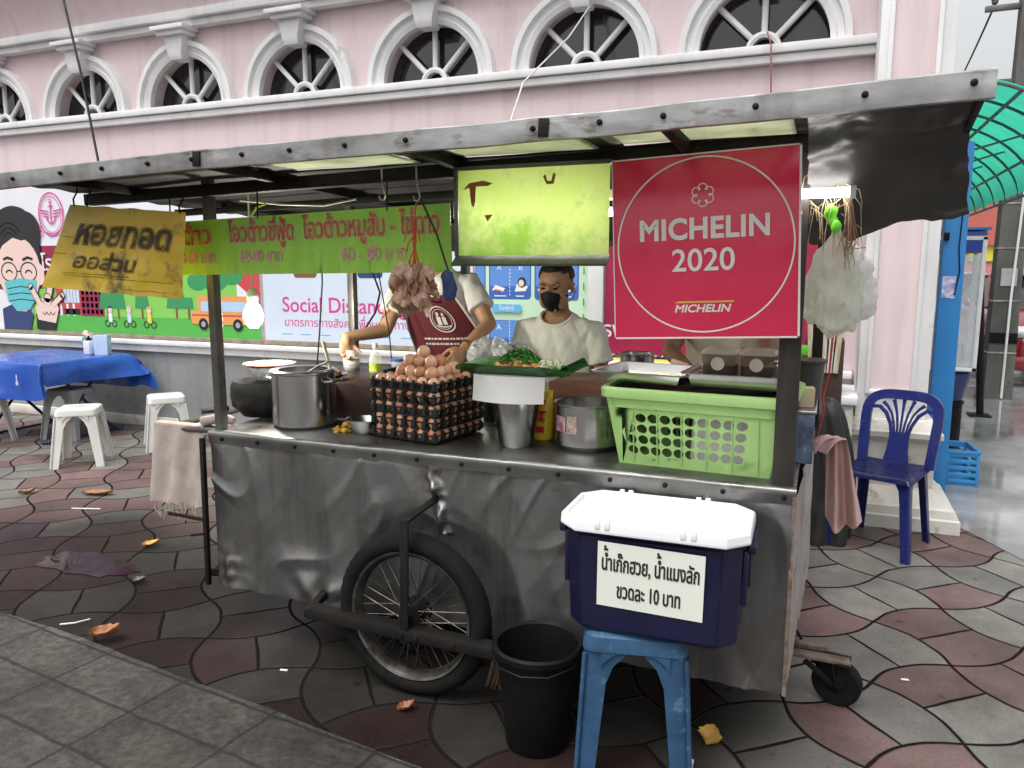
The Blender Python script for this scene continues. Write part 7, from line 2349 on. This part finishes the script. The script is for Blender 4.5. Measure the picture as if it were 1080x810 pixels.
def wrinkle(m_, amp=.010, seed=0.0, down=1.0):
    m_.bm.normal_update()
    for v in m_.bm.verts:
        c = v.co
        a_ = noise.noise(Vector((c.x * 11 + c.z * 4, c.y * 11, c.z * 3.2 + seed)))
        b_ = noise.noise(Vector((c.x * 24 - c.z * 10, c.y * 20, c.z * 9 + seed)))
        v.co += v.normal * (amp * (abs(a_) - .22) + amp * .42 * b_)

def person(label, loc, skin, J, head_rot, hand_spec, hip, shirt_m, trousers=True, sleeve=.55, s=1.0, hs=1.0, bulk=1.0):
    """J in world metres; loc = point on the ground; returns root and head matrix"""
    root = thing('person', label, 'person', loc)
    O = Vector(loc)
    g_ = {k: Vector(v) - O for k, v in J.items()}
    hipv = Vector(hip) - O
    HM = Matrix.Translation(g_['head']) @ Euler(head_rot).to_matrix().to_4x4()
    b_ = MB()
    head_into(b_, HM, s * hs)
    limb(b_, g_['neck'] - Vector((0, -.01, .03)), g_['head'] + Vector((0, .02, -.05)), .056 * s, .050 * s)
    sh = (g_['shL'] + g_['shR']) / 2
    up = [(0.0, .155, .105), (.25, .150, .105), (.55, .165, .112), (.8, .165, .105)]
    rows = []
    for f, rx, ry in up:
        c = hipv.lerp(sh, f)
        rows.append((c.x, c.y, c.z, rx * s, ry * s))
    for dz, rx, ry, w in ((.0, .155, .09, 0), (.035, .12, .075, .3), (.065, .08, .065, .6), (.10, .055, .055, .9)):
        c = sh.lerp(g_['neck'], w); rows.append((c.x, c.y, sh.z + dz, rx * s, ry * s))
    loftbody(b_, rows)
    for sd in ('L', 'R'):
        limb(b_, g_['sh' + sd] - Vector((0, 0, .01)), g_['el' + sd], .045 * s, .038 * s)
        limb(b_, g_['el' + sd], g_['wr' + sd], .038 * s, .026 * s)
        d, n, side, curl = hand_spec[sd]
        hand_into(b_, g_['wr' + sd], d, n, side, curl, s)
        hx = .085 if sd == 'R' else -.085
        hp = hipv + Vector((hx * s, 0, -.02))
        kn = Vector((hipv.x * .6 + hx * 1.1 * s, hipv.y * .6 - .02, hipv.z * .52))
        an = Vector((hx * 1.15 * s, .02, .075))
        limb(b_, hp, kn, .082 * s, .056 * s); limb(b_, kn, an, .055 * s, .036 * s)
        b_.ell(an + Vector((0, -.06, -.04)), (.042, .11, .035), 14, 10)
    body = remesh(b_, .0055, 7).build('body', skin, root, angle=180)
    # shirt
    t_ = MB()
    rows = []
    for f, rx, ry in [(-.18, .178, .125), (0.0, .176, .124), (.25, .172, .122), (.55, .185, .128), (.8, .188, .122)]:
        c = hipv.lerp(sh, f)
        rows.append((c.x, c.y, c.z, rx * s * bulk, ry * s * bulk))
    for dz, rx, ry, w in ((.005, .175, .105, 0), (.035, .145, .092, .25), (.062, .108, .082, .5), (.085, .078, .074, .7)):
        c = sh.lerp(g_['neck'], w); rows.append((c.x, c.y, sh.z + dz, rx * s, ry * s))
    loftbody(t_, rows)
    for sd in ('L', 'R'):
        a_, e_ = g_['sh' + sd], g_['el' + sd]
        inn = a_ + (sh - a_) * .35
        tip = a_.lerp(e_, sleeve)
        t_.tube([inn, a_, a_.lerp(e_, sleeve * .5), tip], [.070 * s, .060 * s, .064 * s, .070 * s], 20)
    t_ = remesh(t_, .0075, 5)
    wrinkle(t_, .020, loc[0])
    nc = sh.lerp(g_['neck'], .7)
    nc = Vector((nc.x, nc.y - .050, sh.z + .085))
    bmesh.ops.delete(t_.bm, geom=[v for v in t_.bm.verts if (Vector(((v.co.x - nc.x) / 1.0, (v.co.y - nc.y) / 1.15, (v.co.z - nc.z) / .80))).length < .082 * s], context='VERTS')
    nb = {}
    for e in t_.bm.edges:
        if len(e.link_faces) == 1:
            for v in e.verts: nb.setdefault(v.index, v)
    bl = list(nb.values())
    if bl:
        cc = sum((v.co for v in bl), Vector()) / len(bl)
        bl.sort(key=lambda v: atan2(v.co.y - cc.y, v.co.x - cc.x))
        lp_ = [v.co.copy() for v in bl]
        n_ = len(lp_)
        lp_ = [sum((lp_[(i + k) % n_] for k in range(-6, 7)), Vector()) / 13 for i in range(0, n_, 3)]
        t_.tube(lp_ + [lp_[0]], .0085 * s, 8, caps=False)
    shirt = t_.build('shirt', shirt_m, root, angle=180)
    if trousers:
        t_ = MB()
        rows = [(hipv.x, hipv.y, hipv.z - .10, .165 * s, .115 * s), (hipv.x, hipv.y, hipv.z + .04, .165 * s, .118 * s)]
        loftbody(t_, rows)
        for sd in ('L', 'R'):
            hx = .085 if sd == 'R' else -.085
            hp = hipv + Vector((hx * s, 0, -.05)); kn = Vector((hipv.x * .6 + hx * 1.1 * s, hipv.y * .6 - .02, hipv.z * .52)); an = Vector((hx * 1.15 * s, .02, .11))
            limb(t_, hp, kn, .095 * s, .072 * s); limb(t_, kn, an, .072 * s, .06 * s)
        t_ = remesh(t_, .012, 4); wrinkle(t_, .012, 3); t_.build('trousers', TROU, root, angle=180)
    for sd in (-1, 1):
        e = MB(); q_ = bmesh.ops.create_uvsphere(e.bm, u_segments=14, v_segments=10, radius=1)
        bmesh.ops.transform(e.bm, matrix=HM @ Matrix.Translation(Vector((sd * .030, -.082, .008)) * s * hs) @ Matrix.Diagonal((.0125 * s * hs, .006 * s * hs, .0045 * s * hs, 1)), verts=q_['verts'])
        e.build('eye', mat('dark_eye', (0.015, 0.01, 0.008), rough=.15), root)
        e = MB(); e.tube([HM @ (Vector((sd * (.013 + .032 * k / 5), -.0905 + .010 * (k / 5) ** 2, .0225 + .005 * sin(pi * k / 5) - .002 * k / 5)) * s * hs) for k in range(6)], [.0018, .003, .0032, .003, .0024, .001], 6); e.build('eyebrow', HAIR, root)
    return root, HM, shirt, body

# --- young man in white tee shirt and black mask
J = dict(head=(-1.213, 3.585, 1.437), neck=(-1.222, 3.655, 1.285), shL=(-1.400, 3.66, 1.215), shR=(-1.045, 3.67, 1.215), elL=(-1.42, 3.56, .975), wrL=(-1.30, 3.37, .945), elR=(-.985, 3.66, .955), wrR=(-.975, 3.56, .735))
man, HM, sh_, bd_ = person('young man in a plain white tee shirt and black face mask behind the cart', (-1.22, 3.70, 0), SKIN1, J, (radians(14), 0, radians(-4)), {'L': ((.75, -.6, -.1), (0, 0, -1), 1, .6), 'R': ((0, -.25, -1), (-1, 0, 0), -1, .5)}, (-1.22, 3.72, .80), TEE, s=.98, sleeve=.62, bulk=.99, hs=1.12)
hair_part(HM, HAIR, man, 1.10)
BMASK = mat('black_mask', (0.012, 0.012, 0.013), (0.02, 0.02, 0.02), scale=12, rough=.7)
mk = mask_part(HM, BMASK, man, 1.10)
q = MB()
for x in (-.026, .022):
    q.ell((HM @ (Vector((x, -.088, -.088)) * 1.10)), (.004, .004, .007), 8, 6)
q.build('mask_print', mat('mask_yellow', (0.45, 0.48, 0.05)), mk)
# --- cook in maroon apron, face hidden behind the price board
J = dict(head=(-1.865, 3.50, 1.665), neck=(-1.86, 3.56, 1.52), shL=(-2.055, 3.56, 1.445), shR=(-1.675, 3.58, 1.445), elL=(-2.075, 3.40, 1.205), wrL=(-2.165, 3.185, 1.185), elR=(-1.545, 3.52, 1.245), wrR=(-1.595, 3.33, 1.135))
ck, HM, sh_, bd_ = person('cook in maroon apron reaching over the pots, face hidden by the price board', (-1.83, 3.75, 0), SKIN2, J, (radians(22), 0, 0), {'L': ((.25, -.35, -.9), (.6, -.3, .2), -1, .9), 'R': ((-.1, -.8, -.5), (-.6, 0, -.5), -1, .8)}, (-1.80, 3.74, .95), TEE2, s=1.0, sleeve=.62, bulk=1.05)
hair_part(HM, HAIR, ck, 1.0, .5)
mask_part(HM, mat('blue_mask', (0.05, 0.16, 0.42), rough=.7), ck, 1.0)
APR = mat('maroon_apron', (0.125, 0.012, 0.022), (0.10, 0.010, 0.018), scale=4, rough=.75, bump=.15, bscale=180)
AWH = mat('apron_print', (0.72, 0.68, 0.66), rough=.7)
HIPC = Vector((-1.80, 3.74, .95)) - Vector((-1.83, 3.75, 0)); SHC = Vector((-1.865, 3.57, 1.445)) - Vector((-1.83, 3.75, 0))
def apr(a_, z, d=0.0):
    """point on the apron: a_ = -1..1 across, z height"""
    f = (z - HIPC.z) / (SHC.z - HIPC.z)
    c = HIPC.lerp(SHC, f)
    wd = 1.15 if z < 1.18 else 1.15 - (z - 1.18) / .25 * .52
    th = a_ * wd
    rx = .214 + .012 * (1 - abs(2 * min(1, max(0, f)) - 1)); ry = .158
    return Vector((c.x + (rx + d) * sin(th), c.y - (ry + d) * cos(th) + .002 * sin(th * 9 + z * 12), z))
q = MB()
q.grid(lambda u, v: apr((u - .5) * 2, .62 + (1.405 - .62) * v - .03 * (1 - abs(u - .5) * 2) * (v > .95)), 40, 50)
ap = q.build('apron', APR, ck, angle=180)
q = MB()
for sd in (-1, 1):
    q.tube([apr(sd, z, .002) for z in [.75 + .655 * k / 20 for k in range(21)]], .006, 6)
q.tube([apr(-1 + 2 * k / 12, 1.405 - .03 * (1 - abs(k / 6 - 1)), .002) for k in range(13)], .005, 6)
q.build('piping', AWH, ap)
q = MB()
for sd in (-1, 1):
    e = apr(sd * .85, 1.40); q.tube([e, Vector((e.x * .75 + SHC.x * .25, SHC.y - .11, 1.475)), Vector((SHC.x + sd * .085, SHC.y - .04, 1.535)), Vector((SHC.x + sd * .06, SHC.y + .06, 1.545))], .016, 8, sy=.4)
q.build('neck_strap', APR, ap)
q = MB(); q.recalc = False
LX, LZ = .06, 1.265
def ap2(x, z, d=.006): return apr(x / .235, z, d)
for r0, r1 in ((.062, .068), (.050, .0525)):
    q.rings([[ap2(LX + r * cos(2 * pi * k / 48), LZ + r * sin(2 * pi * k / 48)) for r in (r0, r1)] for k in list(range(48)) + [0]], close=False)
for dx, sc_ in ((-.016, 1.0), (.014, .92)):
    for pts in ([(-.012, -.03), (.010, -.03), (.013, .012), (-.011, .014)], [(-.007, .017), (.008, .017), (.009, .034), (-.006, .036)]):
        q.face([ap2(LX + dx + a_ * sc_, LZ + b_ * sc_, .0065) for a_, b_ in pts])
q.rings([[ap2(LX - .04 + .08 * k / 10, LZ - .036 - .006 * sin(pi * k / 10) + e) for e in (0, .006)] for k in range(11)], close=False)
for row, (z0, x0, x1) in enumerate(((1.155, -.07, .19), (1.128, -.07, .15))):
    x = x0
    while x < x1:
        w_ = rnd.uniform(.008, .02)
        q.face([ap2(x, z0 + .03 * (x - x0)), ap2(x + w_, z0 + .03 * (x + w_ - x0)), ap2(x + w_, z0 + .010 + .03 * (x + w_ - x0)), ap2(x, z0 + .010 + .03 * (x - x0))])
        x += w_ + rnd.uniform(.002, .006)
q.build('logo', AWH, ap, smooth=False)
q = MB()
for k, (dz, r) in enumerate(((0, .030), (.008, .031))):
    c = (Vector(J['wrR']) - Vector((-1.83, 3.75, 0))) + Vector((.005, .02, .012))
    dr = (Vector(J['elR']) - Vector(J['wrR'])).normalized(); a1 = dr.orthogonal().normalized(); a2 = dr.cross(a1)
    q.tube([c + dr * dz + (a1 * cos(2 * pi * i / 20) + a2 * sin(2 * pi * i / 20)) * r for i in range(21)], .0035, 6, caps=False)
q.build('bracelet', mat('gold', (0.6, 0.42, 0.12), rough=.25, metal=.9), ck)

# --- helper in floral blouse behind the red sign
FLO = mat('floral_blouse', (0.52, 0.46, 0.36), (0.46, 0.40, 0.31), scale=5, rough=.85, spots=(0.05, 0.035, 0.05), sscale=13, samt=.60)
J = dict(head=(-.40, 3.52, 1.54), neck=(-.395, 3.57, 1.40), shL=(-.575, 3.58, 1.325), shR=(-.215, 3.58, 1.325), elL=(-.62, 3.42, 1.15), wrL=(-.50, 3.22, 1.10), elR=(-.20, 3.42, 1.16), wrR=(-.30, 3.20, 1.13))
hp_, HM, sh_, bd_ = person('helper in cream floral blouse working behind the red sign, only chest and arms showing', (-.40, 3.72, 0), SKIN3, J, (radians(18), 0, 0), {'L': ((.7, -.6, -.2), (0, 0, -1), 1, .7), 'R': ((-.7, -.6, -.2), (0, 0, -1), -1, .7)}, (-.40, 3.72, .86), FLO, s=.98, sleeve=.35, bulk=1.05)
hair_part(HM, HAIR, hp_, .98, .6)
mask_part(HM, mat('white_mask', (0.7, 0.7, 0.7), rough=.7), hp_, .98)
# ================================================================== sky, sun, camera
W = bpy.data.worlds.new('World'); SC.world = W; W.use_nodes = True
nt = W.node_tree; N, L = nt.nodes, nt.links
bg = N['Background']
sky = N.new('ShaderNodeTexSky'); sky.sky_type = 'NISHITA'; sky.sun_disc = False
SE, SR = radians(66), radians(200)
sky.sun_elevation = SE; sky.sun_rotation = SR; sky.dust_density = 6.0; sky.air_density = 1.6; sky.ozone_density = 0.3
hs = N.new('ShaderNodeHueSaturation'); hs.inputs['Saturation'].default_value = 0.16
L.new(sky.outputs[0], hs.inputs['Color']); L.new(hs.outputs[0], bg.inputs[0])
bg.inputs[1].default_value = 0.15
sl = bpy.data.lights.new('sun', 'SUN'); sl.energy = 0.9; sl.angle = radians(35); sl.color = (1.0, .98, .95)
so = bpy.data.objects.new('sun', sl); COL.objects.link(so)
d = Vector((sin(SR) * cos(SE), cos(SR) * cos(SE), sin(SE)))
so.rotation_euler = d.to_track_quat('Z', 'Y').to_euler()
so.location = (0, -3, 8)

cd = bpy.data.cameras.new('camera'); cam = bpy.data.objects.new('camera', cd); COL.objects.link(cam)
cd.sensor_fit = 'HORIZONTAL'; cd.sensor_width = 36.0
cd.lens = 810.0 / 1080.0 * 36.0
cd.clip_start = 0.02; cd.clip_end = 500
pitch, yaw = 8.565, 90 - 68.025
cam.location = (0, 0, 1.52)
cam.rotation_euler = (radians(90 - pitch), 0, radians(yaw))
SC.camera = cam
vs = SC.view_settings
vs.view_transform = 'Standard'; vs.look = 'None'; vs.exposure = 0.62; vs.gamma = 1.0; vs.use_curve_mapping = False
SC.render.film_transparent = False
SC.cycles.use_denoising = True
SC.cycles.max_bounces = 8
SC.cycles.transparent_max_bounces = 10
SC.cycles.sample_clamp_indirect = 6.0
